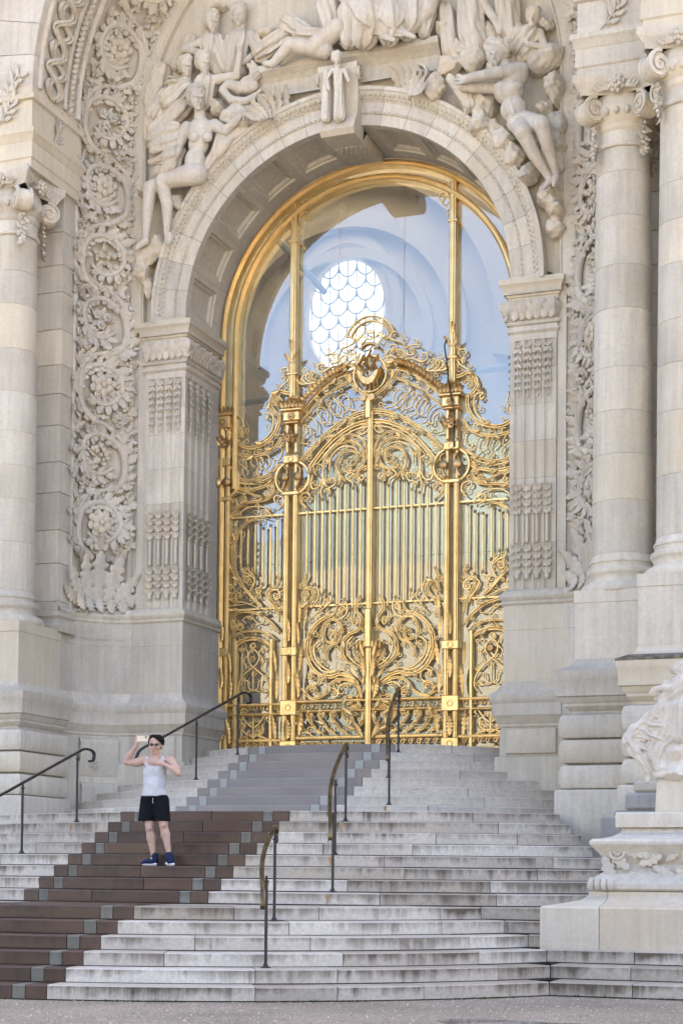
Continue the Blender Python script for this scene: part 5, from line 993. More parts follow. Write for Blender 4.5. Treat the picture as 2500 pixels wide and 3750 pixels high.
'enthroned_figure': [('f',0.227,-0.083,15.381,0.279,0.59,-0.362,14.692,0.272,7,0.018),('f',0.59,-0.362,14.692,0.265,0.495,-0.292,14.465,0.209,8,0.018),('f',0.774,-0.083,15.212,0.258,0.96,-0.345,14.602,0.223,7,0.018),('f',0.96,-0.345,14.602,0.209,0.89,-0.292,14.398,0.16,8,0.016),('f',0.211,-0.223,14.895,0.195,0.201,-0.188,14.511,0.16,7,0.016),('f',1.206,-0.083,15.066,0.195,1.221,-0.223,14.581,0.16,7,0.018),('f',1.221,-0.223,14.581,0.139,1.14,-0.188,14.405,0.098,7,0.014),('f',0.322,-0.327,14.964,0.139,0.853,-0.397,14.699,0.118,5,0.014),('f',0.447,-0.362,14.579,0.125,1.116,-0.327,14.377,0.077,6,0.01),('c',1.515,-0.048,15.097,0.139,1.492,-0.188,14.757,0.118),('c',1.492,-0.188,14.757,0.105,1.305,-0.153,14.531,0.07),('c',0.833,-0.432,14.325,0.052,1.03,-0.484,14.209,0.035),('c',1.164,-0.362,14.353,0.052,1.341,-0.414,14.237,0.035),('f',0.051,-0.083,14.603,0.118,0.454,-0.083,14.465,0.098,6,0.01),('f',-0.226,-0.048,15.126,0.195,-0.134,-0.083,14.652,0.139,7,0.014),('f',1.458,-0.083,14.745,0.118,1.389,-0.083,14.446,0.091,6,0.012)],
'standing_women': [('e',3.132,-0.054,14.416,0.099,0.113,0.132),('e',3.126,-0.081,14.334,0.073,0.079,0.086),('c',3.131,-0.173,14.353,0.012,3.13,-0.193,14.305,0.017),('e',3.134,-0.16,14.282,0.03,0.02,0.017),('e',3.132,-0.127,14.253,0.036,0.03,0.026),('c',3.142,-0.167,14.379,0.02,3.09,-0.163,14.39,0.017),('f',3.087,-0.054,14.495,0.086,3.161,-0.067,14.501,0.079,7,0.009930313588850173),('e',3.049,-0.034,14.44,0.053,0.079,0.093),('e',3.055,-0.008,14.407,0.06,0.06,0.066),('f',2.095,0.015,14.956,0.195,2.139,-0.005,14.355,0.209,7,0.016),('f',2.139,-0.005,14.355,0.195,2.204,0.015,14.114,0.209,7,0.016),('c',2.28,-0.019,14.837,0.077,2.509,-0.089,14.49,0.063),('c',2.509,-0.089,14.49,0.059,2.606,-0.124,14.254,0.042),('e',2.618,-0.131,14.221,0.049,0.056,0.042),('f',2.675,0.05,14.938,0.174,2.716,0.036,14.311,0.195,7,0.015),('c',3.106,-0.019,14.302,0.063,3.09,-0.019,14.22,0.07),('f',3.06,-0.033,14.135,0.16,2.938,-0.019,13.993,0.174,9,0.02),('c',3.212,-0.033,14.159,0.07,3.303,-0.054,13.915,0.056),('c',3.303,-0.054,13.915,0.052,3.076,-0.159,13.955,0.042),('f',1.698,0.05,14.767,0.139,1.783,0.015,14.184,0.139,5,0.016),('f',2.903,-0.019,14.218,0.118,2.733,-0.019,14.01,0.139,8,0.02)],
'bearded_man': [('e',2.63,-0.358,13.786,0.125,0.142,0.167),('e',2.623,-0.392,13.684,0.092,0.1,0.109),('c',2.632,-0.509,13.709,0.015,2.631,-0.534,13.65,0.021),('e',2.636,-0.492,13.62,0.038,0.025,0.021),('e',2.632,-0.45,13.583,0.046,0.038,0.033),('c',2.646,-0.5,13.743,0.025,2.58,-0.496,13.755,0.021),('f',2.572,-0.358,13.885,0.109,2.667,-0.375,13.893,0.1,7,0.01254355400696864),('e',2.524,-0.333,13.815,0.067,0.1,0.117),('e',2.532,-0.3,13.773,0.075,0.075,0.084),('f',2.586,-0.463,13.562,0.077,2.61,-0.428,13.473,0.049,6,0.012),('f',2.554,-0.358,13.917,0.118,2.715,-0.323,13.839,0.118,9,0.014),('c',2.697,-0.254,13.638,0.118,2.756,-0.219,13.51,0.139),('e',2.863,-0.24,13.45,0.223,0.195,0.202),('e',2.802,-0.261,13.216,0.23,0.209,0.195),('e',2.873,-0.268,12.934,0.202,0.174,0.181),('e',2.975,-0.268,12.718,0.202,0.167,0.174),('e',2.71,-0.358,13.271,0.118,0.091,0.077),('e',2.934,-0.372,13.229,0.118,0.091,0.07),('c',2.849,-0.428,13.002,0.035,2.917,-0.428,12.792,0.035),('c',2.994,-0.288,13.507,0.118,2.722,-0.463,13.44,0.094),('c',2.722,-0.463,13.44,0.091,2.267,-0.532,13.398,0.07),('e',2.201,-0.539,13.382,0.084,0.063,0.07),('c',2.173,-0.56,13.418,0.024,2.051,-0.553,13.457,0.021),('c',2.166,-0.56,13.379,0.024,2.041,-0.553,13.392,0.021),('c',2.167,-0.56,13.332,0.024,2.052,-0.553,13.323,0.021),('c',2.562,-0.254,13.324,0.091,2.123,-0.393,13.332,0.07),('c',2.123,-0.393,13.332,0.063,2.064,-0.428,13.494,0.049),('c',3.011,-0.274,12.659,0.167,3.087,-0.532,12.441,0.129),('c',3.087,-0.532,12.441,0.118,3.212,-0.393,12.166,0.094),('c',3.212,-0.393,12.166,0.094,3.417,-0.254,11.812,0.052),('c',3.429,-0.261,11.758,0.059,3.371,-0.358,11.623,0.031),('c',3.073,-0.254,12.709,0.16,3.363,-0.497,12.53,0.129),('c',3.363,-0.497,12.513,0.118,3.435,-0.358,12.214,0.094),('c',3.435,-0.358,12.214,0.094,3.518,-0.219,11.861,0.052),('c',3.522,-0.233,11.806,0.056,3.511,-0.323,11.657,0.031)],
'right_rock': [('b',2.991,0.035,13.958,0.314,0.139,0.209),('b',3.356,0.07,13.812,0.209,0.244,0.209),('b',3.426,0.07,13.33,0.174,0.314,0.209),('b',3.283,0.105,12.963,0.139,0.314,0.174),('b',3.487,0.035,12.701,0.153,0.174,0.209),('b',3.521,0.105,12.39,0.105,0.279,0.139),('b',2.161,-0.069,13.912,0.209,0.153,0.209),('b',1.79,0.001,13.901,0.174,0.174,0.174),('b',1.579,-0.104,13.545,0.174,0.139,0.209),('b',2.13,-0.069,13.269,0.139,0.209,0.209),('b',2.295,-0.034,12.919,0.153,0.209,0.174),('b',2.641,-0.034,12.596,0.174,0.174,0.174),('b',2.837,0.001,12.312,0.174,0.174,0.174),('b',3.043,0.001,12.013,0.174,0.209,0.174),('b',3.348,0.001,11.637,0.174,0.209,0.209),('b',3.457,0.035,11.435,0.139,0.244,0.174),('b',3.45,0.07,11.148,0.139,0.174,0.157),('c',2.333,-0.174,13.328,0.077,2.255,-0.139,13.05,0.056),('c',1.879,-0.278,13.557,0.07,2.078,-0.243,13.269,0.077),('f',2.077,-0.243,13.405,0.105,2.172,-0.208,13.134,0.077,6,0.012),('b',1.683,0.105,14.519,0.153,0.244,0.139),('b',1.903,0.084,14.162,0.153,0.209,0.139),('f',2.383,0.112,14.403,0.139,2.456,0.105,14.114,0.139,5,0.012),('b',3.154,0.07,13.711,0.174,0.209,0.174),('b',3.273,0.126,14.326,0.139,0.244,0.091),('b',3.124,0.07,12.568,0.139,0.209,0.139),('b',2.473,0.07,12.8,0.139,0.174,0.139),('b',2.411,0.035,13.202,0.139,0.209,0.174),('f',3.37,0.035,12.517,0.139,3.497,0.07,12.111,0.118,5,0.014)],
'keystone_figure': [('e',0.026,-0.325,14.174,0.065,0.073,0.086),('e',0.043,-0.342,14.116,0.048,0.052,0.056),('c',0.079,-0.402,14.125,0.008,0.089,-0.415,14.092,0.011),('e',0.072,-0.394,14.079,0.019,0.013,0.011),('e',0.059,-0.372,14.061,0.024,0.019,0.017),('c',0.041,-0.398,14.151,0.013,0.104,-0.396,14.141,0.011),('f',-0.006,-0.325,14.227,0.056,0.047,-0.333,14.231,0.052,7,0.0064808362369337975),('e',-0.033,-0.312,14.19,0.035,0.052,0.06),('e',-0.031,-0.294,14.167,0.039,0.039,0.043),('c',0.024,-0.297,14.09,0.042,0.029,-0.29,14.04,0.049),('f',0.043,-0.297,13.947,0.073,0.061,-0.297,13.631,0.063,6,0.008),('f',0.061,-0.297,13.631,0.066,0.067,-0.283,13.254,0.091,8,0.009),('c',-0.053,-0.304,13.994,0.038,-0.143,-0.325,13.86,0.031),('c',-0.143,-0.325,13.86,0.031,-0.083,-0.359,13.661,0.024),('c',0.155,-0.304,13.961,0.038,0.238,-0.325,13.764,0.031),('f',-0.164,-0.255,13.999,0.049,-0.175,-0.255,13.268,0.077,5,0.008)]}
# ---------------------------------------------------------------- sculpture: shapes blended as distance fields, then meshed
def surf_nets(F, o, h):
    I = F < 0; nx, ny, nz = (q-1 for q in F.shape)
    c = np.zeros((nx, ny, nz), np.int8)
    for a in (0, 1):
        for b_ in (0, 1):
            for d in (0, 1): c += I[a:a+nx, b_:b_+ny, d:d+nz]
    act = (c > 0) & (c < 8); ii = np.argwhere(act); idx = -np.ones(act.shape, int); idx[act] = np.arange(len(ii))
    acc = np.zeros((len(ii), 3)); cnt = np.zeros(len(ii)); E3 = np.eye(3, dtype=int)
    for ax in range(3):
        for a in (0, 1):
            for b_ in (0, 1):
                p = np.zeros(3, int); q = [k for k in range(3) if k != ax]; p[q[0]] = a; p[q[1]] = b_
                g0 = ii+p; g1 = g0+E3[ax]; v0 = F[g0[:, 0], g0[:, 1], g0[:, 2]]; v1 = F[g1[:, 0], g1[:, 1], g1[:, 2]]
                mk = (v0 < 0) != (v1 < 0); t = np.where(mk, v0/np.where(mk, v0-v1, 1), 0)
                acc[mk] += (p+t[:, None]*E3[ax])[mk]; cnt[mk] += 1
    V = (ii+acc/cnt[:, None])*h+np.asarray(o); faces = []
    for ax in range(3):
        q = [k for k in range(3) if k != ax]; s0 = [slice(None)]*3; s1 = [slice(None)]*3; s0[ax] = slice(0, -1); s1[ax] = slice(1, None)
        cr = I[tuple(s0)] != I[tuple(s1)]; e = np.argwhere(cr); e = e[(e[:, q[0]] > 0) & (e[:, q[1]] > 0) & (e[:, q[0]] < F.shape[q[0]]-1) & (e[:, q[1]] < F.shape[q[1]]-1)]
        if not len(e): continue
        ins = I[e[:, 0], e[:, 1], e[:, 2]]
        def cell(d0, d1):
            k = e.copy(); k[:, q[0]] += d0; k[:, q[1]] += d1; return idx[k[:, 0], k[:, 1], k[:, 2]]
        Q = np.stack((cell(-1, -1), cell(0, -1), cell(0, 0), cell(-1, 0)), 1)
        flip = ins if ax != 1 else ~ins
        Q[~flip] = Q[~flip][:, ::-1]; faces.append(Q)
    return V, np.concatenate(faces)

def sdf_mesh(prims, h=.02, k=.03, rough=0.0, seed=0):
    rs = np.random.RandomState(seed+1)
    lo = np.full(3, 1e9); hi = -lo; bb = []
    clips = [p for p in prims if p[0] == 'x']; prims = [p for p in prims if p[0] != 'x']
    for p in prims:
        if p[0] in 'cfh':
            a, b_ = np.array(p[1:4]), np.array(p[5:8]); r_ = max(p[4], p[8])*1.25+.03; l, u = np.minimum(a, b_)-r_, np.maximum(a, b_)+r_
        else:
            a = np.array(p[1:4]); r_ = np.array(p[4:7])*1.3+.03; l, u = a-r_, a+r_
        bb.append((l, u)); lo = np.minimum(lo, l); hi = np.maximum(hi, u)
    lo -= 3*h; n = np.ceil((hi-lo)/h).astype(int)+4
    F = np.full(n, 1.0, np.float32); ax = [lo[i]+np.arange(n[i])*h for i in range(3)]
    for p, (l, u) in zip(prims, bb):
        i0 = np.maximum(0, ((l-lo)/h).astype(int)-2); i1 = np.minimum(n, ((u-lo)/h).astype(int)+4)
        sl = tuple(slice(a, b_) for a, b_ in zip(i0, i1)); X, Y, Z = np.meshgrid(*(ax[i][sl[i]] for i in range(3)), indexing='ij', sparse=True)
        if p[0] in 'cfh':
            a, b_ = np.array(p[1:4]), np.array(p[5:8]); ab = b_-a; L2 = max(ab @ ab, 1e-9)
            t = np.clip(((X-a[0])*ab[0]+(Y-a[1])*ab[1]+(Z-a[2])*ab[2])/L2, 0, 1)
            dx, dy, dz = X-a[0]-t*ab[0], Y-a[1]-t*ab[1], Z-a[2]-t*ab[2]
            d = np.sqrt(dx*dx+dy*dy+dz*dz)-(p[4]+(p[8]-p[4])*t); rmin = min(p[4], p[8])
            if p[0] == 'f':
                T = ab/math.sqrt(L2); ref = np.array((0, 1, 0)) if abs(T[1]) < .8 else np.array((1, 0, 0))
                A = np.cross(T, ref); A /= np.linalg.norm(A); B = np.cross(A, T)
                an = np.arctan2(dx*A[0]+dy*A[1]+dz*A[2], dx*B[0]+dy*B[1]+dz*B[2]); ph = rs.rand()*6
                d = d-p[10]*(np.sin(p[9]*an+1.3*np.sin(2.2*t+ph)+ph)+.45*np.sin(1.7*p[9]*an+4*t+ph*2))
        elif p[0] == 'e':
            r_ = np.array(p[4:7]); qx, qy, qz = (X-p[1])/r_[0], (Y-p[2])/r_[1], (Z-p[3])/r_[2]
            k0 = np.sqrt(qx*qx+qy*qy+qz*qz)+1e-6; k1 = np.sqrt((qx/r_[0])**2+(qy/r_[1])**2+(qz/r_[2])**2)+1e-6
            d = k0*(k0-1)/k1; rmin = r_.min()
        else:
            r_ = np.array(p[4:7]); N = rnorm(rs.randn(26, 3)); d = None
            for m_ in N:
                e = ((X-p[1])/r_[0]*m_[0]+(Y-p[2])/r_[1]*m_[1]+(Z-p[3])/r_[2]*m_[2]-(.82+.18*rs.rand()))*r_.min()
                d = e if d is None else np.maximum(d, e)
            rmin = r_.min()
        kk = min(k, .6*rmin); G = F[sl]; hh = np.clip(.5+.5*(G-d)/kk, 0, 1)
        F[sl] = G*(1-hh)+d*hh-kk*hh*(1-hh)
    for p in clips:          # ('x', z, +1 keep above / -1 keep below)
        F = np.maximum(F, ((p[1]-ax[2])*p[2]).astype(np.float32)[None, None, :])
    if rough:
        X, Y, Z = np.meshgrid(*ax, indexing='ij', sparse=True)
        F += rough*(np.sin(23*X+5*np.sin(9*Z))*np.sin(21*Z+4*np.sin(11*Y))*np.sin(19*Y+3*np.sin(13*X))+.6*np.sin(51*X+7*Z)*np.sin(47*Z+6*Y)).astype(np.float32)
    V, Q = surf_nets(F, lo, h)
    return MB().add(V, Q.tolist())

def sdf_obj(name, prims, mt, parent=None, h=.02, k=.03, rough=0., seed=0):
    return fixn(obj(name, sdf_mesh(prims, h, k, rough, seed), mt, parent, 180))
FLAB = {
 'seated_woman': ('nude seated stone woman holding billowing drapery beside the arch', 'relief figure', .015, .018, 0),
 'bearded_man': ('bearded crouching stone man with folded arms in the spandrel below rocks', 'relief figure', .015, .018, 0),
 'two_muses': ('pair of draped stone women standing highest beside the plain curved border', 'relief figure', .016, .018, 0),
 'two_listeners': ('two stone heads close together behind a tablet above the seated woman', 'relief figure', .016, .018, 0),
 'sea_creature': ('stone swan with curved neck over a fish head beside the seated woman', 'relief animal', .018, .02, 0),
 'reclining_figure': ('reclining stone figure with bent legs lying on the ledge', 'relief figure', .016, .018, 0),
 'enthroned_figure': ('large draped stone figure seated in the middle of the ledge', 'relief figure', .018, .018, 0),
 'standing_women': ('draped stone women standing behind the bearded man', 'relief figure', .016, .018, 0),
 'keystone_figure': ('small standing stone woman carved on the arch keystone', 'relief figure', .012, .015, 0)}
for nm, (lb, ct, h, k, rg) in FLAB.items():
    o = sdf_obj(nm, FIGS[nm], M['statue'], None, h, k, rg, len(nm)); tag(o, lb, ct)
    if nm == 'seated_woman':
        sdf_obj('drapery', FIGS['billowing_drapery'], M['statue'], o, .02, .03)
tag(sdf_obj('carved_rock', FIGS['left_rock'], M['statue'], None, .02, .05, .012), 'rough carved rocks under the seated woman beside the arch', 'carved rock', kind='stuff')
tag(sdf_obj('carved_rock', FIGS['right_rock'], M['statue'], None, .02, .05, .012, 4), 'rough carved rocks behind and below the bearded man', 'carved rock', kind='stuff')

# keystone console and ledge ------------------------------------------------
kx0, kx1 = -.30, .33
G = []
for z, y, w in ((14.12, -.22, .33), (14.02, -.23, .33), (13.9, -.17, .32), (13.6, -.10, .31), (13.35, -.10, .30), (13.2, -.20, .30), (13.08, -.24, .29), (13.0, -.17, .28), (12.99, .1, .27), (13.02, .5, .265), (13.06, .95, .26), (13.10, 1.15, .26), (13.10, 1.24, .26)):
    G.append([(-w, y+.001, z+.30 if y > .2 else z), (-w, y, z), (w, y, z), (w, y+.001, z+.30 if y > .2 else z)])
G = np.array(G); G[:9, 0, 1] = .2; G[:9, 3, 1] = .2
g = MB().grid(G); g.fan(G[-1])
obj('keystone', g, M['stone'], fac, 30)
for s in (1, -1):
    t = spiral((0, 0), .12, .02, PI*.5, 1.6, 30)
    obj('console_scroll', MB().bar(np.stack((t[:, 0], t[:, 1]), 1), .03, .06, 0).map(lambda v: np.stack((s*.345+v[:, 1], -.12+v[:, 0], 13.95+v[:, 2]), 1)), M['carved'], fac, 40)
# scales under the console tongue
g = MB()
for j in range(7):
    for i in range(6):
        x = -.2+.08*i+(.04 if j % 2 else 0); g.ball((x, .35+.11*j, 12.995+.014*j+.008), (.04, .06, .014), 7, 4)
obj('console_scales', g, M['carved'], fac, 60, kind='stuff')
sh = [(-.32, 13.62), (-.30, 13.66), (-.24, 13.68), (-.24, 13.90), (-.27, 13.93), (-.30, 13.97), (-.36, 14.0), (-.40, 14.03), (-.40, 14.13), (-.36, 14.15), (.2, 14.15)]
g = MB(); G = np.array([[(x, y+.34, z+.26) for y, z in sh] for x in (-1.58, 1.60)]); g.grid(G); g.fan(G[0][::-1]); g.fan(G[1]); obj('ledge', g, M['stone'], fac, 30)
for s in (-1, 1):
    p = empty('acanthus_bracket', parent=fac)
    for k in range(7):
        g = MB(); leaf_at(g, s*(1.08+.03*k), 13.52-.02*k, .50-.03*k, s*(.05+.28*k-.5), .4, .5, .02-.05*k, 1, 5); obj('leaf', g, M['carved'], p, 60)
    obj('scroll', MB().bar(spiral((s*1.32, 13.78), .16, .03, PI*.5, -1.4*s, 30), .05, .16, -.1), M['carved'], p, 40)
# ---------------------------------------------------------------- carved ornament of the facade
BW = 1.06
def to_band(v):
    """flat ornament (x across, -y out, z up) laid on the hollow band of the left half"""
    return band_pt(.5-v[:, 0]/BW, v[:, 2], -v[:, 1]+.02)
def rosette(mb, x, z, r_, kind, rs, y=0):
    if kind == 0:
        for n_, k, h in ((8, .72, .03), (6, .42, .07)):
            for i in range(n_):
                a = i*2*PI/n_+h*9; mb.ball((x+r_*k*math.cos(a), y-h, z+r_*k*math.sin(a)), (r_*.30, .035, r_*.30), 7, 4)
        mb.ball((x, y-.10, z), r_*.2, 7, 4)
    elif kind == 1:
        for i in range(3):
            a = i*2.1+.4; cx, cz = x+r_*.42*math.cos(a), z+r_*.42*math.sin(a)
            for j in range(6):
                b_ = j*PI/3; mb.ball((cx+r_*.2*math.cos(b_), y-.05, cz+r_*.2*math.sin(b_)), (r_*.15, .03, r_*.15), 6, 4)
            mb.ball((cx, y-.08, cz), r_*.1, 6, 4)
        for i in range(5): leaf_at(mb, x, z, r_*.95, i*1.26+.3, .5, .1, y-.01)
    else:
        for i in range(14):
            a, q = rs.rand()*6.28, r_*.7*math.sqrt(rs.rand()); mb.ball((x+q*math.cos(a), y-.03-.06*rs.rand(), z+q*math.sin(a)), r_*(.13+.10*rs.rand()), 7, 4)
        for i in range(5): leaf_at(mb, x, z, r_*1.0, i*1.26, .5, .1, y-.01)
def scroll_unit(sg, kind, seed):
    """one turn of the running scroll, centred on z=0; sg = side it curls from"""
    rs = np.random.RandomState(seed); st = MB(); ro = MB()
    P = bez([(sg*.12, -.62), (sg*.36, -.42), (sg*.40, -.12), (sg*.30, .18), (0, .33), (-sg*.27, .22), (-sg*.35, -.02), (-sg*.24, -.25), (0, -.33), (sg*.22, -.2)], 7)
    r_ = np.linspace(.062, .034, len(P)); st.tube(np.stack((P[:, 0], np.full(len(P), -.055), P[:, 1]), 1), r_, 7, flat=(1, .9))
    # a second stem that leaves for the next turn
    Q = bez([(sg*.40, -.12), (sg*.38, .2), (sg*.16, .45), (-sg*.12, .55), (-sg*.30, .66)], 6)
    st.tube(np.stack((Q[:, 0], np.full(len(Q), -.05), Q[:, 1]), 1), np.linspace(.05, .04, len(Q)), 7)
    for f in np.linspace(.04, .96, 20):                      # leaves thrown off outside and inside
        k = int(f*(len(P)-2)); T = P[k+1]-P[k]; a = math.atan2(T[0], T[1]); out = -sg
        leaf_at(st, P[k, 0], P[k, 1], (.17+.10*rs.rand()), a+out*(-.7-.4*rs.rand()), .7, .3, -.06, 1, 4)
        if f > .3 and rs.rand() < .95: leaf_at(st, P[k, 0], P[k, 1], .15+.05*rs.rand(), a+out*(.7+.3*rs.rand()), .6, .3, -.06, 1, 4)
    for x, z in ((sg*.44, .40), (-sg*.44, -.34), (-sg*.42, .40), (sg*.45, -.40), (-sg*.1, .5), (-sg*.3, -.5), (sg*.1, -.47), (sg*.3, .55), (-sg*.45, .02), (sg*.47, .1)):
        for i in range(6): leaf_at(st, x-sg*.02+rs.uniform(-.04, .04), z-.05+rs.uniform(-.05, .05), .13+.09*rs.rand(), rs.uniform(-PI, PI), .6, .45, -.03, 1, 3)
        if rs.rand() < .7:
            for i in range(5): st.ball((x+rs.uniform(-.06, .06), -.07, z+rs.uniform(-.06, .06)), .026+.012*rs.rand(), 6, 4)
    t = spiral((sg*.36, .34), .085, .015, -PI/2, sg*1.2, 18); st.bar(t, .028, .07, -.03)
    rosette(ro, -sg*.02, -.02, .25, kind, rs, -.03)
    return st, ro
protos = {}
def place_band(s):
    zc = [7.12, 8.24, 9.40, 10.50, 11.56, 12.72, 13.86, 15.0, 16.2]
    for i, z in enumerate(zc):
        sg = 1 if i % 2 else -1; kind = (0, 2, 0, 1, 2, 0, 1, 0, 2)[i]; v0 = z-5.6
        if z < 12.9:
            key = (s, i)
            if key not in protos:
                st, ro = scroll_unit(sg*(1), kind, 10+i)
                st.map(lambda v: to_band(v+np.array((0, 0, 1.0)))-np.array((0, 0, 6.6))); ro.map(lambda v: to_band(v+np.array((0, 0, 1.0)))-np.array((0, 0, 6.6)))
                a = side_obj('foliage_scroll', st, M['carved'], s, smooth=60); b_ = side_obj('rosette', ro, M['carved'], s, parent=a, smooth=60); protos[key] = (a, b_)
            else:
                a0, b0 = protos[key]; a = a0.copy(); b_ = b0.copy(); COL.objects.link(a); COL.objects.link(b_); b_.parent = a
            a.location = (0, 0, z)
        else:
            st, ro = scroll_unit(sg, kind, 40+i)
            f = lambda v: to_band(v+np.array((0, 0, v0))); st.map(f); ro.map(f)
            a = side_obj('foliage_scroll', st, M['carved'], s, smooth=60); side_obj('rosette', ro, M['carved'], s, parent=a, smooth=60)
    # acanthus foot
    ft = empty('acanthus_foot', parent=fac); rs = np.random.RandomState(9)
    for x, z, L, a, wd, cu in ((0, .12, .95, 0, .45, .12), (-.14, .15, .85, -.22, .4, .2), (.14, .15, .85, .22, .4, .2), (-.25, .12, .7, -.55, .4, .25), (.25, .12, .7, .55, .4, .25), (-.33, .1, .5, -.95, .45, .3), (.33, .1, .5, .95, .45, .3), (-.2, .7, .4, -.5, .5, .3), (.22, .7, .4, .5, .5, .3), (0, .95, .35, .1, .5, .3)):
        g = MB(); leaf_at(g, x, z, L, a, wd, cu, -.06, 1, 6); g.map(to_band); side_obj('leaf', g, M['carved'], s, parent=ft, smooth=60)
    for k in range(5):
        g = MB(); leaf_at(g, -.4+.2*k, .26, .26, PI+(k-2)*.12, .8, .35, -.12, 1, 4); g.map(to_band); side_obj('leaf', g, M['carved'], s, parent=ft, smooth=60)
    g = MB()
    for k in range(60):
        g.ball((rs.uniform(-.45, .45), -.05-.06*rs.rand(), -.04+.08*rs.rand()), .028, 6, 4)
    g.map(to_band); o = side_obj('berries', g, M['carved'], s, parent=ft, smooth=60); o['kind'] = 'stuff'
for s in SGN: place_band(s)

# pilaster husks -----------------------------------------------------------
def husk_top():
    g = MB(); t = np.linspace(PI*1.05, PI*1.95, 10)
    g.bar(np.stack((.05*np.cos(t), .045*np.sin(t)), 1), .022, .03, -.005)
    for k in range(6):
        z = -.07-.115*k; q = 1-.06*k
        for sg in (-1, 1): leaf_at(g, sg*.008, z, .11*q, PI-sg*.55, .55, .35, -.012, 1, 2)
        g.ball((0, -.02, z-.05), (.018, .018, .03), 6, 4)
    g.tube([(0, -.01, 0), (0, -.01, -.78)], .008, 5); g.ball((0, -.015, -.80), (.02, .02, .035), 6, 4)
    return g
def husk_low():
    g = MB(); z = 1.42
    for zz, n_ in ((1.42, 4), (.50, 4)):
        for k in range(n_):
            z = zz-.115*k
            for sg in (-1, 0, 1): leaf_at(g, sg*.012, z-.1, .12, sg*.5, .6, .5, -.02, 1, 2)
            g.ball((0, -.02, z-.09), (.03, .025, .03), 7, 4)
    g.tube([(0, -.008, .95), (0, -.008, .55)], .026, 7); g.ball((0, -.02, .03), (.042, .03, .05), 8, 5)
    return g
hp = {}
for nm, fn in (('top', husk_top), ('low', husk_low)):
    for s in SGN:
        for face in ('front', 'inner'):
            for k in range(4):
                if face == 'front':
                    x = s*(-3.4547+.05+(.72-.10)/4*(k+.5)); x = s*abs(-3.4547+.05+.155*(k+.5)); y = .085; rz = 0
                else:
                    x = s*(2.7357-.0+.012); x = s*2.722; y = .15+.23*(k+.5); rz = s*-PI/2
                z = 9.44 if nm == 'top' else 5.86
                if nm not in hp:
                    o = obj('husk_chain', fn(), M['carved'], fac, 60); hp[nm] = o
                else:
                    o = hp[nm].copy(); COL.objects.link(o)
                o.location = (x, y, z); o.rotation_euler = (0, 0, rz if s < 0 else rz)
                if face == 'inner': o.rotation_euler = (0, 0, PI/2 if s < 0 else -PI/2)

# upright leaves of the pilaster capitals
cl = {}
for s in SGN:
    spots = [(s*(-(-3.40+.115*k))*-1 if False else s*(3.40-.115*k), .045, 0) for k in range(6)]+[(s*2.685, .16+.118*k, PI/2 if s < 0 else -PI/2) for k in range(11)]+[(s*2.70, .06, (PI/4 if s < 0 else -PI/4))]
    for i, (x, y, rz) in enumerate(spots):
        big = i % 2
        if big not in cl:
            g = MB(); leaf_at(g, 0, 0, .30 if big else .25, 0, .62, .28 if big else .22, -.035, 1, 4); o = obj('capital_leaf', g, M['carved'], fac, 60); cl[big] = o
        else: o = cl[big].copy(); COL.objects.link(o)
        o.location = (x, y, 9.785); o.rotation_euler = (0, 0, rz)

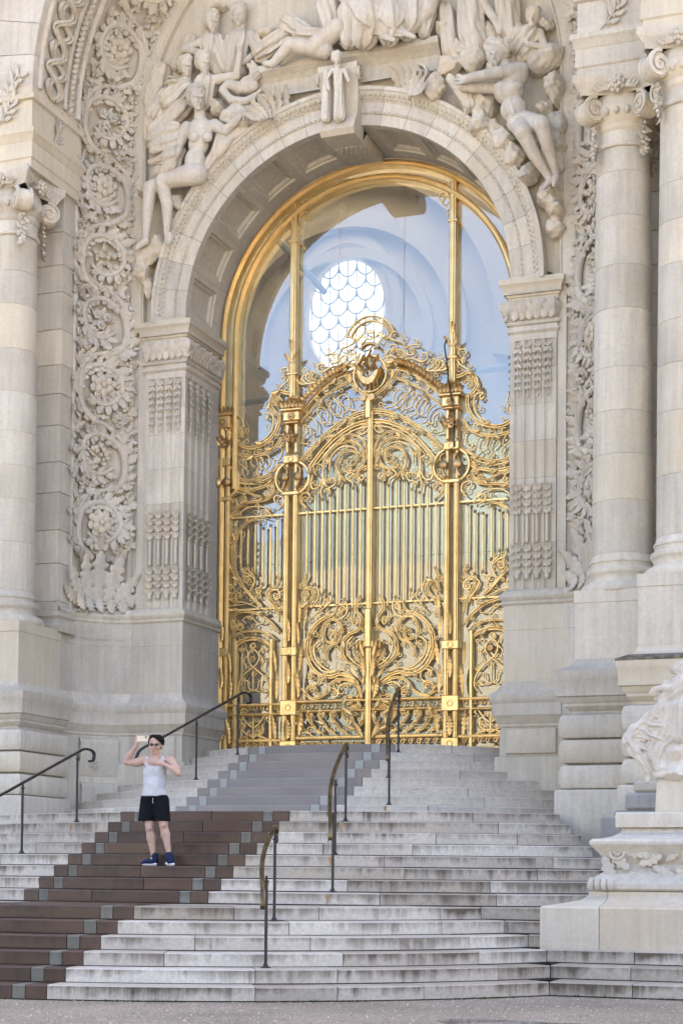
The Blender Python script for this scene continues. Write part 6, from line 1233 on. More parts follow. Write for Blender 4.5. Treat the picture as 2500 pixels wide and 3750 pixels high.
# capitals of the columns ---------------------------------------------------
def capital(col, x, y, yaw=0):
    z0 = 11.60
    obj('echinus', MB().lathe([(.365, 11.55), (.39, 11.58), (.40, 11.62), (.385, 11.66), (.40, 11.68), (.45, 11.76), (.47, 11.84), (.44, 11.9), (.40, 12.06)], (x, y, 0), 40), M['carved'], col, 50)
    g = MB()
    for k in range(20):
        a = k*2*PI/20; g.ball((x+.455*math.cos(a), y+.455*math.sin(a), 11.79), (.045, .045, .06), 7, 5)
    obj('egg_course', g, M['carved'], col, 60, kind='stuff')
    # abacus with hollow sides
    P = []
    for q in range(4):
        a = q*PI/2
        for t in np.linspace(-1, 1, 9):
            h = .44+.13*t*t; lx, ly = t*.55, -h
            P.append((x+lx*math.cos(a)-ly*math.sin(a), y+lx*math.sin(a)+ly*math.cos(a)))
    def sc(k): return [(x+(px-x)*k, y+(py-y)*k) for px, py in P]
    g = MB(); G = np.array([[(px, py, z) for px, py in sc(k)] for k, z in ((.86, 12.04), (.90, 12.10), (.93, 12.12), (1.0, 12.18), (1.03, 12.2), (1.03, 12.30))]); g.grid(G, False, True); g.fan(G[-1])
    obj('abacus', g, M['stone'], col, 40)
    for q in range(4):
        a = PI/4+q*PI/2; ca, sa = math.cos(a), math.sin(a)
        for side in (-1, 1):
            t = spiral((.53, 11.83), .185, .02, PI*.55, -1.9, 44)
            g = MB().bar(t, .045, .05, side*.105); t2 = np.arange(16)*PI/8
            g.add([(.53+.17*math.cos(b_), side*.07, 11.83+.17*math.sin(b_)) for b_ in t2], [tuple(range(16))])
            g.map(lambda v: np.stack((x+v[:, 0]*ca-v[:, 1]*sa, y+v[:, 0]*sa+v[:, 1]*ca, v[:, 2]), 1)); obj('volute', g, M['carved'], col, 40)
        g = MB().tube([(.53, -.10, 11.83), (.53, .10, 11.83)], .165, 20); g.map(lambda v: np.stack((x+v[:, 0]*ca-v[:, 1]*sa, y+v[:, 0]*sa+v[:, 1]*ca, v[:, 2]), 1)); fixn(obj('volute_drum', g, M['carved'], col, 40))
        # garland hanging below the volute
        g = MB(); rs = np.random.RandomState(q)
        for k in range(14):
            zz = 11.66-.035*k; leaf_at(g, rs.uniform(-.07, .07)*(1-k/16), zz, .13, PI+rs.uniform(-.9, .9), .6, .5, -.02, 1, 3)
            if k % 2: g.ball((rs.uniform(-.05, .05), -.04, zz), .03, 6, 4)
        g.map(lambda v: np.stack((x+(.43-v[:, 1])*ca-v[:, 0]*sa, y+(.43-v[:, 1])*sa+v[:, 0]*ca, v[:, 2]), 1)); obj('garland', g, M['carved'], col, 60)
        a2 = q*PI/2-PI/2; c2, s2 = math.cos(a2), math.sin(a2); g = MB(); rosette(g, 0, 0, .13, 0, rs)
        for k in range(6): leaf_at(g, (-1)**k*(.1+.04*(k//2)), -.06, .14, (-1)**k*(1.0+.2*(k//2)), .6, .4, -.02, 1, 3)
        g.map(lambda v: np.stack((x+(.46-v[:, 1])*c2-v[:, 0]*s2, y+(.46-v[:, 1])*s2+v[:, 0]*c2, 12.14+v[:, 2]), 1)); obj('flower', g, M['carved'], col, 60)
for c_, (x, y) in zip(column_objs, COLS): capital(c_, x, y)

# egg-and-dart and bead courses of the inner arch
g = MB(); g2 = MB()
for k in range(118):
    a = -PI/2+PI*(k+.5)/118; r_ = RI+.455
    g.ball((r_*math.sin(a), -.02, ZI+r_*math.cos(a)), (.030, .035, .034), 6, 4)
    for rr, dd in ((RI+.39, .02), (RI+.195, .04)):
        for q in (-.25, .25):
            b_ = a+q*PI/118*2; g2.ball((rr*math.sin(b_), dd, ZI+rr*math.cos(b_)), .014, 5, 3)
obj('egg_course', g, M['carved'], fac, 60, kind='stuff'); obj('bead_course', g2, M['carved'], fac, 60, kind='stuff')

# guilloche and rope on the soffit of the outer arch
for s in SGN:
    th = np.linspace(PI/2, .55, 150); L = (PI/2-th)*RO
    for ph in (0, PI):
        yy = -1.62+.21*np.sin(2*PI*L/.62+ph); rr = RO-.045-.02*np.cos(2*PI*L/.31+ph)
        for off in (-.045, .045):
            P = np.stack((-rr*np.sin(th), yy+off, ZC+rr*np.cos(th)), 1); side_obj('guilloche_strand', MB().tube(P, .034, 6), M['carved'], s, smooth=60)
    for y, w in ((-2.02, .05), (-1.25, .05), (-.85, .06)):
        P = np.stack((-(RO-.02)*np.sin(th), np.full(150, y), ZC+(RO-.02)*np.cos(th)), 1); side_obj('soffit_bead', MB().tube(P, w, 6), M['carved'], s, smooth=60)
    rr = RO-.03+.018*np.sin(2*PI*L/.09); P = np.stack((-rr*np.sin(th), -1.08+.02*np.cos(2*PI*L/.09), ZC+rr*np.cos(th)), 1); side_obj('rope_moulding', MB().tube(P, .05, 7), M['carved'], s, smooth=60)

# laurel sprigs on the entablature
def laurel(n_=9, L=.75):
    g = MB(); P = bez([(-.1, -L*.5), (.04, -.1), (-.02, .12), (.1, L*.5)], 6); g.tube(np.stack((P[:, 0], np.full(len(P), -.02), P[:, 1]), 1), .014, 6)
    for k in range(2, len(P)-1, 2):
        T = P[k+1]-P[k-1]; a = math.atan2(T[0], T[1])
        for sg in (-1, 1): leaf_at(g, P[k, 0], P[k, 1], .19, a+sg*.75, .34, .2, -.02, 1, 1)
        g.ball((P[k, 0]+.05, -.04, P[k, 1]), .022, 6, 4)
    return g
for k, (x, y, z, rz, sc) in enumerate(((-4.72, -2.21, 13.40, 0, 1.15), (-4.285, -1.45, 13.12, PI/2, .8), (4.80, -2.21, 13.3, 0, 1.1), (5.9, -3.24, 13.2, 0, 1.0))):
    o = obj('laurel_sprig', laurel(), M['carved'], fac, 60); o.location = (x, y, z); o.rotation_euler = (0, .2, rz); o.scale = (sc,)*3
# inscription cut into the niche wall
m, nt, b = mat('cut_letter', .95); b.inputs['Base Color'].default_value = (.40, .355, .30, 1); M['cut'] = m
g = MB(); x = -4.26
txt = 'CH GIRAULT ARCHTE 1900'; LX = [(-4.33, -.65)]+[tuple(p) for p in CURVE[2:]]
cp = np.array(CURVE[1:]); dl = np.concatenate(((0,), np.cumsum(np.linalg.norm(np.diff(cp, axis=0), axis=1))))
for i, ch in enumerate(txt):
    if ch == ' ': continue
    d = .06+.043*i
    if d > dl[-1]: break
    px = np.interp(d, dl, cp[:, 0]); py = np.interp(d, dl, cp[:, 1]); k = min(len(cp)-2, np.searchsorted(dl, d)-1); T = rnorm(cp[k+1]-cp[k])
    q = text_mb(ch, .062, .0005); q.map(lambda v: np.stack((px+v[:, 0]*T[0]+T[1]*.002, py+v[:, 0]*T[1]-T[0]*.002, 5.16+v[:, 2]), 1)); g.merge(q)
obj('inscription', g, M['cut'], fac)
MANP = {
'body': [('e',-0.1479,-5.8222,2.9927,0.0833,0.1,0.0933),('e',-0.1573,-5.8422,2.9327,0.0666,0.0666,0.0733),('e',-0.1553,-5.8538,2.8858,0.0516,0.0483,0.045),('e',-0.1518,-5.8688,2.8554,0.0283,0.0217,0.0183),('c',-0.1314,-5.9121,2.9689,0.01,-0.1296,-5.9288,2.9217,0.0142),('e',-0.1321,-5.9238,2.918,0.02,0.0117,0.0133),('c',-0.1778,-5.9038,2.9829,0.0117,-0.0864,-5.9005,2.9789,0.0117),('e',-0.134,-5.9121,2.8938,0.025,0.0067,0.0075),('e',-0.1336,-5.9088,2.8824,0.0217,0.0075,0.0075),('e',-0.1902,-5.8871,2.93,0.0217,0.0217,0.02),('e',-0.0894,-5.8838,2.9268,0.0217,0.0217,0.02),('e',-0.0637,-5.8138,2.9373,0.01,0.0167,0.0283),('c',-0.1527,-5.8222,2.8755,0.0516,-0.1604,-5.8138,2.8007,0.055),('e',-0.1596,-5.8138,2.7505,0.1583,0.1,0.075),('e',-0.1653,-5.818,2.6498,0.1374,0.0875,0.1166),('e',-0.1632,-5.818,2.5158,0.1249,0.0833,0.1249),('e',-0.163,-5.8138,2.3655,0.1416,0.0916,0.1083),('e',-0.2821,-5.8138,2.8027,0.0583,0.0516,0.0366),('e',-0.0205,-5.8138,2.786,0.0666,0.0516,0.0366),('c',-0.3333,-5.8138,2.78,0.0616,-0.404,-5.8305,2.7489,0.0516),('c',-0.404,-5.8305,2.7489,0.05,-0.5414,-5.8472,2.7583,0.0366),('c',-0.5434,-5.8488,2.7607,0.0383,-0.4731,-5.8722,2.8523,0.0366),('c',-0.4731,-5.8722,2.8523,0.0366,-0.3885,-5.893,2.9458,0.0233),('c',-0.3853,-5.8938,2.9499,0.0233,-0.3667,-5.9005,2.9993,0.0267),('c',-0.3506,-5.9138,3.0148,0.0125,-0.2961,-5.9121,3.0641,0.0092),('c',-0.3424,-5.9205,3.0141,0.0117,-0.2841,-5.9171,3.0592,0.0092),('c',-0.3386,-5.9238,3.0012,0.0117,-0.278,-5.9188,3.028,0.0092),('c',-0.3392,-5.9221,2.9888,0.0108,-0.2785,-5.9171,3.0031,0.0083),('c',-0.3829,-5.8971,3.0251,0.0125,-0.3808,-5.8938,3.0798,0.01),('c',-0.3808,-5.8938,3.0798,0.01,-0.3435,-5.8938,3.09,0.0083),('e',-0.3632,-5.9071,2.9988,0.0283,0.02,0.0366),('c',0.0559,-5.8138,2.7639,0.0633,0.1325,-5.8388,2.6861,0.0466),('c',0.1325,-5.8388,2.6861,0.045,0.1875,-5.8638,2.6049,0.035),('c',0.1856,-5.8655,2.6048,0.0366,0.1198,-5.9055,2.6614,0.0366),('c',0.1198,-5.9055,2.6614,0.035,0.0389,-5.9388,2.7144,0.0233),('e',-0.0079,-5.9471,2.7295,0.0416,0.0217,0.0317),('c',-0.0295,-5.9596,2.7432,0.0108,-0.0746,-5.9621,2.7479,0.0083),('c',-0.0746,-5.9621,2.7479,0.0083,-0.0862,-5.9604,2.7232,0.0067),('c',-0.0326,-5.9621,2.7265,0.0108,-0.0707,-5.9654,2.7227,0.0083),('c',-0.0707,-5.9654,2.7227,0.0083,-0.0749,-5.9638,2.7045,0.0067),('c',-0.0285,-5.9571,2.7143,0.01,-0.0581,-5.9604,2.7045,0.0075),('c',0.0041,-5.9521,2.7099,0.01,-0.0116,-5.9571,2.6991,0.0075),('c',-0.0175,-5.9471,2.7521,0.0108,-0.0513,-5.9538,2.763,0.0083),('c',-0.2461,-5.8138,2.3076,0.0875,-0.2221,-5.8263,2.0811,0.07),('c',-0.2221,-5.8263,2.0811,0.07,-0.2129,-5.8305,1.9305,0.055),('e',-0.1959,-5.8638,1.9379,0.0366,0.0333,0.0433),('c',-0.2131,-5.8263,1.9223,0.0516,-0.1996,-5.8072,1.8059,0.0583),('c',-0.1996,-5.8072,1.8059,0.0566,-0.1697,-5.8138,1.6056,0.03),('e',-0.1599,-5.8222,1.5472,0.0383,0.05,0.0416),('c',-0.0689,-5.8138,2.3062,0.0875,-0.035,-5.8347,2.1133,0.07),('c',-0.035,-5.8347,2.1133,0.07,-0.0214,-5.8388,1.9716,0.055),('e',-0.0047,-5.8722,1.9747,0.0366,0.0333,0.0433),('c',-0.0206,-5.8347,1.9634,0.0516,-0.0045,-5.8138,1.8558,0.0583),('c',-0.0045,-5.8138,1.8558,0.0566,0.0454,-5.818,1.6396,0.03),('e',0.0552,-5.8263,1.5731,0.0383,0.05,0.0416)],
'tank_top': [('e',-0.1589,-5.8205,2.6244,0.1516,0.1016,0.1249),('e',-0.16,-5.8205,2.5157,0.1499,0.0983,0.1499),('f',-0.1628,-5.8172,2.4657,0.1333,-0.1636,-5.8155,2.3403,0.1433,7,0.0035),('e',-0.1638,-5.8155,2.357,0.1699,0.1083,0.0666),('c',-0.25,-5.8472,2.8125,0.02,-0.239,-5.8805,2.7306,0.0267),('c',-0.239,-5.8805,2.7306,0.0267,-0.2106,-5.8755,2.6636,0.0416),('c',-0.0393,-5.8472,2.8091,0.02,-0.0305,-5.8805,2.7275,0.0267),('c',-0.0305,-5.8805,2.7275,0.0267,-0.0617,-5.8755,2.6616,0.0416),('c',-0.2858,-5.7889,2.8128,0.0233,-0.3061,-5.7639,2.6886,0.05),('c',-0.0688,-5.7889,2.8093,0.0233,-0.0721,-5.7639,2.6853,0.05),('x',2.3253,1)],
'shorts': [('e',-0.1621,-5.8138,2.3069,0.1633,0.1099,0.0833),('f',-0.2411,-5.8138,2.2824,0.1033,-0.2644,-5.8222,1.9643,0.1116,6,0.0022),('f',-0.0715,-5.8172,2.281,0.1016,-0.0351,-5.8305,1.9802,0.1016,6,0.0022),('c',-0.1614,-5.8138,2.2651,0.0833,-0.1606,-5.8138,2.2149,0.075),('x',2.0211,1),('x',2.3445,-1)],
'hair': [('e',-0.1583,-5.7922,3.0354,0.0933,0.0933,0.065),('e',-0.1276,-5.7839,3.012,0.07,0.08,0.08),('c',-0.172,-5.8722,3.0647,0.03,-0.2222,-5.8638,3.0161,0.0183),('c',-0.2222,-5.8638,3.0161,0.0167,-0.2314,-5.8538,2.9751,0.01),('c',-0.0889,-5.8888,3.0533,0.0283,-0.0546,-5.8638,3.0211,0.025),('c',-0.0629,-5.8472,3.0142,0.0233,-0.0587,-5.8138,2.9749,0.0133),('c',-0.1195,-5.7805,2.9785,0.0366,-0.1102,-5.7772,2.9366,0.0217),('c',-0.128,-5.8855,3.0669,0.025,-0.0768,-5.8938,3.036,0.0167),('c',-0.0768,-5.8938,3.036,0.0117,-0.0575,-5.8938,2.9939,0.0058),('c',-0.1904,-5.8722,3.0466,0.02,-0.1445,-5.8805,3.0701,0.0217)],
'shoe_l': [('e',-0.2021,-5.8388,1.5176,0.0916,0.0583,0.0366),('e',-0.2704,-5.8505,1.5004,0.05,0.0466,0.0217),('e',-0.1459,-5.8222,1.5472,0.0466,0.0466,0.0433),('c',-0.1394,-5.818,1.589,0.0416,-0.1553,-5.8222,1.5472,0.0416)],
'sole_l': [('c',-0.2813,-5.8472,1.4862,0.0217,-0.1374,-5.8188,1.4857,0.025),('c',-0.2683,-5.8722,1.4844,0.0183,-0.1229,-5.8472,1.4838,0.02),('c',-0.2805,-5.8305,1.4847,0.0167,-0.1391,-5.7972,1.4842,0.02)],
'shoe_r': [('e',0.0709,-5.8388,1.5564,0.0516,0.0666,0.05),('e',0.1149,-5.8888,1.5188,0.0483,0.0583,0.0333),('c',0.0509,-5.8188,1.6064,0.0416,0.064,-5.8305,1.5565,0.0433)],
'sole_r': [('c',0.0404,-5.8222,1.4942,0.0283,0.1264,-5.9055,1.4881,0.0267),('c',0.0261,-5.8305,1.4965,0.02,0.0873,-5.8971,1.4879,0.02),('c',0.1092,-5.8305,1.4945,0.0167,0.1498,-5.8971,1.4883,0.02)]}
STATUE = [('e',5.822,-5.1161,2.9958,0.1769,0.0885,0.2091),('e',6.0615,-5.108,3.2168,0.2011,0.0965,0.2654),('e',5.9669,-5.1161,2.8318,0.193,0.0965,0.2091),('e',6.2212,-5.108,3.4538,0.193,0.1046,0.2654),('e',5.7232,-5.1483,2.9549,0.1126,0.0724,0.1609),('f',6.2638,-5.1241,3.5954,0.1367,6.1072,-5.1402,3.486,0.0965,8,0.012),('f',6.1869,-5.1402,3.5318,0.1046,6.0316,-5.1643,3.3571,0.0885,8,0.012),('f',6.0556,-5.1643,3.3404,0.0885,5.8598,-5.1885,3.1904,0.0724,7,0.014),('f',5.8743,-5.1804,3.1907,0.0724,5.7164,-5.1965,3.0561,0.0643,7,0.014),('f',5.6987,-5.1885,3.0732,0.0724,5.6357,-5.1965,2.9448,0.0724,6,0.016),('f',5.6357,-5.1965,2.9448,0.0724,5.7022,-5.2046,2.8302,0.0724,6,0.016),('f',5.7167,-5.1965,2.8305,0.0724,5.7974,-5.1965,2.7166,0.0643,7,0.014),('f',5.7974,-5.1965,2.7166,0.0643,5.8537,-5.1965,2.6034,0.0483,7,0.012),('f',5.7986,-5.2046,3.0536,0.0643,5.9446,-5.2126,2.9857,0.0563,6,0.016),('f',5.9446,-5.2126,2.9857,0.0563,6.0376,-5.1965,2.937,0.0483,6,0.014),('f',5.8372,-5.1965,3.1339,0.0643,6.0005,-5.2126,3.1127,0.0563,6,0.016),('f',6.0005,-5.2126,3.1127,0.0483,6.1346,-5.2046,3.1184,0.0402,6,0.012),('f',5.943,-5.2046,3.2432,0.0483,6.0643,-5.2126,3.1753,0.0402,5,0.012),('f',5.9177,-5.1965,2.8912,0.0724,5.8792,-5.2046,2.7709,0.0643,7,0.016),('f',5.9722,-5.1885,2.8507,0.0724,5.9258,-5.1965,2.6505,0.0483,7,0.014),('f',5.7213,-5.2206,2.9333,0.0322,5.8436,-5.2287,2.8661,0.0354,5,0.012),('f',5.6971,-5.2206,3.0142,0.029,5.8114,-5.2287,2.9711,0.0322,5,0.012),('f',5.7683,-5.2126,2.7802,0.0273,5.8662,-5.2206,2.7941,0.0322,5,0.01),('f',6.1129,-5.1724,3.29,0.0965,6.0492,-5.1724,3.0348,0.0885,8,0.012),('f',6.2347,-5.1402,3.3219,0.1367,6.1884,-5.1483,3.0098,0.1206,9,0.012),('f',6.1528,-5.1724,3.0326,0.0724,6.0586,-5.1804,2.9218,0.0643,7,0.014),('c',6.1055,-5.2206,3.5499,0.0531,6.0367,-5.2367,3.5503,0.0418),('c',6.0367,-5.2367,3.5503,0.0386,5.9583,-5.2448,3.5439,0.0322),('e',5.9423,-5.2448,3.5363,0.045,0.0241,0.0322),('c',5.919,-5.2488,3.5446,0.0145,5.8797,-5.2528,3.5133,0.0113),('c',5.8797,-5.2528,3.5133,0.0113,5.8621,-5.2528,3.4736,0.008),('c',5.9278,-5.2528,3.5279,0.0137,5.9005,-5.2568,3.4962,0.0105),('c',5.9005,-5.2568,3.4962,0.0105,5.8966,-5.2568,3.4682,0.0072),('c',5.9518,-5.2528,3.5111,0.0137,5.9246,-5.2568,3.4794,0.0105),('c',5.9648,-5.2367,3.5284,0.0145,5.9903,-5.2448,3.4787,0.0105),('f',6.0642,-5.2126,3.6082,0.0322,6.0403,-5.2126,3.4966,0.0322,6,0.012),('e',6.0294,-5.1965,3.4584,0.0611,0.0483,0.0563),('f',5.9719,-5.1885,3.4529,0.0322,5.988,-5.1885,3.3961,0.0241,7,0.012),('f',5.9399,-5.1885,3.4216,0.0241,5.98,-5.1885,3.3883,0.0193,6,0.01),('c',6.2009,-5.2206,3.3631,0.0483,6.1243,-5.2367,3.3476,0.037),('e',6.0854,-5.2416,3.3402,0.045,0.0273,0.0322),('c',6.063,-5.2496,3.3481,0.0113,6.0317,-5.2528,3.3526,0.0088),('c',6.067,-5.2496,3.3279,0.0113,6.0397,-5.2528,3.3204,0.0088),('c',6.0709,-5.2496,3.3118,0.0113,6.0474,-5.2512,3.2963,0.0088),('f',6.1433,-5.1643,3.7716,0.0402,6.2043,-5.1483,3.8115,0.0483,7,0.014),('b',6.1672,-5.1643,3.7707,0.0643,0.0402,0.0643),('b',6.2202,-5.1483,3.7627,0.0643,0.0483,0.0724),('b',6.1247,-5.1483,2.7948,0.1609,0.1046,0.1448),('b',6.0449,-5.1483,2.6518,0.185,0.1046,0.0965),('b',6.1884,-5.1483,2.5858,0.2091,0.1287,0.1287),('c',5.9354,-5.2046,2.5537,0.037,6.0407,-5.2126,2.5519,0.0322),('f',5.9594,-5.2046,2.6175,0.0402,6.079,-5.2046,2.5998,0.0322,7,0.01),('c',5.8603,-5.1885,2.5797,0.0322,5.8443,-5.1885,2.4916,0.0354)]
# ---------------------------------------------------------------- statue group and its pedestal
sp = tag(empty('statue_pedestal'), 'massive pale scrolled pedestal at the foot of the steps', 'pedestal')
SPATH = [(5.36, -3.2), (5.36, -5.78), (12, -5.78)]
def sps(nm, pf, mt='pale', sm=35): return obj(nm, plan_sweep(SPATH, pf), M[mt], sp, sm)
# big base blocks
base_pf = [(.50, .56), (.50, 1.03), (.485, 1.05), (.30, 1.08), (.12, 1.12), (.055, 1.17), (.05, 1.215), (-.1, 1.22)]
obj('base_block', plan_sweep([(5.36, -3.2), (5.36, -5.78), (5.52, -5.78)], base_pf), M['pale'], sp, 35)
for x0, x1 in ((5.526, 6.9), (6.906, 8.3), (8.306, 10)):
    obj('base_block', plan_sweep([(x0, -5.78), (x1, -5.78)], base_pf), M['pale_stained'] if 'pale_stained' in M else M['pale'], sp, 35)
sps('scroll_block', [(.03, 1.222), (.07, 1.25), (.07, 1.30), (.02, 1.36), (-.09, 1.44), (-.12, 1.52), (-.08, 1.60), (0, 1.69), (.05, 1.745), (.052, 1.775), (.02, 1.805), (-.06, 1.81)])
sps('neck', [(-.06, 1.811), (-.16, 1.835), (-.24, 1.88), (-.26, 1.935)])
for pth in ([(5.36, -3.2), (5.36, -5.78), (6.35, -5.78)], [(6.356, -5.78), (8.6, -5.78)]):
    obj('slab', plan_sweep(pth, [(-.20, 1.94), (-.195, 1.95), (-.195, 2.10), (-.205, 2.112), (-.7, 2.115)]), M['pale'], sp, 35)
sps('plinth', [(-.58, 2.116), (-.575, 2.13), (-.59, 2.46), (-.61, 2.50), (-.8, 2.51), (-3, 2.51)])
# claw foot and foliage carved on the scroll block
for k in range(4):
    obj('claw', MB().ball((5.34+.075*k, -5.86-.012*k, 1.30), (.042, .05, .075), 10, 7), M['pale'], sp, 60)
for x, z, L, a in ((5.50, 1.68, .34, 2.3), (5.62, 1.72, .34, 1.9), (5.45, 1.62, .36, 2.8), (5.85, 1.52, .3, 1.2), (6.0, 1.5, .28, 2.0), (5.75, 1.44, .26, 2.6), (6.15, 1.56, .22, .9), (5.55, 1.45, .28, 3.0), (5.68, 1.36, .24, 2.2), (6.25, 1.46, .24, 1.8)):
    g = MB(); leaf_at(g, x, z, L, a, .5, .12, -5.72, 1, 4); obj('carved_leaf', g, M['pale'], sp, 60)
obj('carved_scroll', MB().bar(spiral((5.62, 1.66), .10, .02, PI*.9, 1.5, 30), .03, .06, -5.73), M['pale'], sp, 40)
obj('carved_rosette', MB().ball((5.93, -5.73, 1.62), (.05, .04, .05), 9, 6), M['pale'], sp, 60)
st = sdf_obj('draped_statue', STATUE, M['pale'], None, .013, .016, 0, 5)
tag(st, 'draped stone figure with outstretched hand seated on the scrolled pedestal', 'statue')
# small weathered stone steps behind the pedestal
m_blue = limestone('blue_grey_stone', base=(.40, .395, .385), dark=.7, wamt=.05, bmp=.5)
bs = tag(empty('corner_stone'), 'dark grey moulded stone behind the scrolled pedestal', 'plinth')
for z0, z1, x0 in ((1.35, 2.12, 5.02), (2.12, 2.20, 5.18), (2.2, 2.42, 5.32), (2.42, 2.56, 5.42)):
    obj('course', MB().box(x0, 7.5, -3.95+.12*(x0-5), -3.3, z0+.003, z1, .03), m_blue, bs, 30)

# ---------------------------------------------------------------- handrails
m, nt, b = mat('painted_iron', .38); b.inputs['Base Color'].default_value = (.018, .017, .019, 1); M['iron'] = m
m, nt, b = mat('worn_brass', .36, 1.0); v = coords(nt)
nt.links.new(ramp(nt, noise(nt, v, 5, 4), [(.35, (.06, .05, .035)), (.65, (.22, .175, .10))]), b.inputs['Base Color']); M['brass'] = m
def handrail(posts, label, up=.2, lo=.40, bow=0.0):
    root = tag(empty('handrail', (posts[0][0], posts[0][1], posts[0][2])), label, 'handrail', 'handrails on the steps')
    P = np.array(posts, float)-np.array(posts[0]); d = P[-1]-P[0]; dl = math.hypot(d[0], d[1]); u = np.array((d[0], d[1], 0))/dl; sl = d[2]/dl; H = .96
    side = np.array((-u[1], u[0], 0))
    def at(s_, h): return u*s_+np.array((0, 0, s_*sl+h))+side*bow*math.sin(PI*min(1, max(0, (s_+lo)/(dl+lo+.2))))
    top = dl+.10
    pts = [at(-lo+.06, H-.20), at(-lo-.02, H-.16), at(-lo, H-.06), at(-lo+.10, H), at(0, H)]+[at(dl*t, H) for t in (.25, .5, .75, 1)]+[at(top, H)]
    e = at(top, H); z = np.array((0, 0, 1.))
    pts += [e+u*.08+z*.015, e+u*up+z*.0, e+u*(up+.05)-z*.05, e+u*(up+.03)-z*.13, e+u*(up-.05)-z*.15]
    Q = bez(pts, 6); T = rnorm(np.gradient(Q, axis=0)); A = np.array((-u[1], u[0], 0)); B = rnorm(np.cross(T, A)); w, h = .024, .016
    ring = [(-1, -.6), (-.6, -1), (.6, -1), (1, -.6), (1, .6), (.6, 1), (-.6, 1), (-1, .6)]
    G = np.array([[Q[i]+A*w*a+B[i]*h*b_ for a, b_ in ring] for i in range(len(Q))])
    g = MB().grid(G, False, True); g.fan(G[0][::-1]); g.fan(G[-1]); fixn(obj('rail', g, M['brass'] if 'brass' in label or 'bronze' in label else M['iron'], root, 40))
    for i, p in enumerate(P):
        s_ = math.hypot(p[0], p[1]); tz = s_*sl+H-.03; 
        po = obj('post', MB().tube([(p[0], p[1], p[2]), (p[0], p[1], tz-.05)], .0165, 10), M['iron'], root, 40)
        obj('collar', MB().lathe([(.017, -.07), (.025, -.065), (.025, -.05), (.01, -.04), (.014, -.03), (.014, -.015), (.008, 0)], (p[0], p[1], tz), 10), M['iron'], po, 40)
        obj('foot', MB().lathe([(.05, .003), (.05, .012), (.03, .02), (.022, .04), (.017, .05)], (p[0], p[1], p[2]), 12), M['iron'], po, 40)
    return root
def zs_(n): return zn(n)+.002
handrail([(2.73, -8.98, zs_(2)), (2.40, -8.0, zs_(5))], 'short brass topped handrail standing lowest of all on the bottom flight', bow=.07)
handrail([(2.371, -6.213, zs_(7)), (2.02, -5.242, zs_(10)), (1.774, -4.234, zs_(13))], 'tall brass topped handrail in the middle flight right of the brown granite', bow=.09)
handrail([(1.648, -2.192, zs_(15)), (1.30, -1.23, zs_(18)), (1.089, -.194, zs_(21))], 'brass topped handrail ending in front of the gate on the top flight', bow=.07)
handrail([(-2.50, -6.3, zs_(7)), (-2.36, -5.299, zs_(10)), (-2.133, -4.273, zs_(13))], 'black handrail with hooked end at the edge of the middle flight beside the pedestal wall')
handrail([(-2.0, -2.25, zs_(15)), (-1.80, -1.246, zs_(18)), (-1.587, -.198, zs_(21))], 'black handrail rising behind the man to the side of the gate')

# ---------------------------------------------------------------- the man
def skinmat(name, c0, c1, rough, sss=0.0, sc=30):
    m, nt, b = mat(name, rough); v = coords(nt, rand=False); b.inputs['Specular IOR Level'].default_value = .5 if sss else .12
    nt.links.new(ramp(nt, noise(nt, v, sc, 4), [(.3, c0), (.7, c1)]), b.inputs['Base Color'])
    if name == 'tank_cloth': bump(nt, b, noise(nt, coords(nt, (1, 1, .5), False), 9, 3, .5, 1.2), .9, .03)
    if sss: b.inputs['Subsurface Weight'].default_value = sss; b.inputs['Subsurface Radius'].default_value = (.02, .008, .004); b.inputs['Subsurface Scale'].default_value = .5
    return m
M['skin'] = skinmat('skin', (.52, .335, .265), (.62, .43, .355), .5, .15)
M['tank'] = skinmat('tank_cloth', (.52, .535, .57), (.63, .645, .675), .85, 0, 10)
M['shorts'] = skinmat('shorts_cloth', (.006, .007, .010), (.012, .013, .018), .8)
M['hair'] = skinmat('hair', (.006, .005, .0045), (.014, .011, .010), .6, 0, 60)
M['shoe'] = skinmat('shoe_knit', (.010, .020, .055), (.018, .035, .09), .75, 0, 60)
M['sole'] = skinmat('shoe_foam', (.66, .67, .70), (.74, .75, .78), .6)
m, nt, b = mat('dark_lens', .08); b.inputs['Base Color'].default_value = (.012, .010, .018, 1); M['lens'] = m
person = tag(empty('person', (-.0986, -5.8138, zn(9))), 'man in white tank top and black shorts raising a phone on the steps', 'person')
def pobj(nm, key, mt, h=.008, k=.012, parent=None, rough=0.):
    g = sdf_mesh(MANP[key], h, k, rough); g.map(lambda v: v-np.array((-.0986, -5.8138, zn(9))))
    return fixn(obj(nm, g, M[mt], parent or person, 180))
pobj('body', 'body', 'skin', .0075, .014)
pobj('tank_top', 'tank_top', 'tank', .008, .03)
sh = pobj('shorts', 'shorts', 'shorts', .009, .02)
pobj('hair', 'hair', 'hair', .007, .012)
for q in 'lr':
    s_ = pobj('shoe', 'shoe_'+q, 'shoe', .007, .015); pobj('sole', 'sole_'+q, 'sole', .006, .012, s_)
gl = empty('sunglasses', parent=person); PO = np.array((-.0986, -5.8138, zn(9)))
for c_, r_ in (((-.1502, -5.935, 2.9636), .025), ((-.0845, -5.932, 2.9616), .025)):
    o = obj('lens', MB().ball(np.array(c_)-PO, (r_, .007, .018), 14, 8), M['lens'], gl, 60)
obj('frame', MB().tube(np.array([(-.186, -5.875, 2.975), (-.172, -5.925, 2.974), (-.117, -5.94, 2.968), (-.062, -5.92, 2.971), (-.036, -5.80, 2.975)])-PO, .0035, 6), M['iron'], gl, 60)
M['lips'] = skinmat('lips', (.34, .15, .12), (.40, .19, .15), .5, 0)
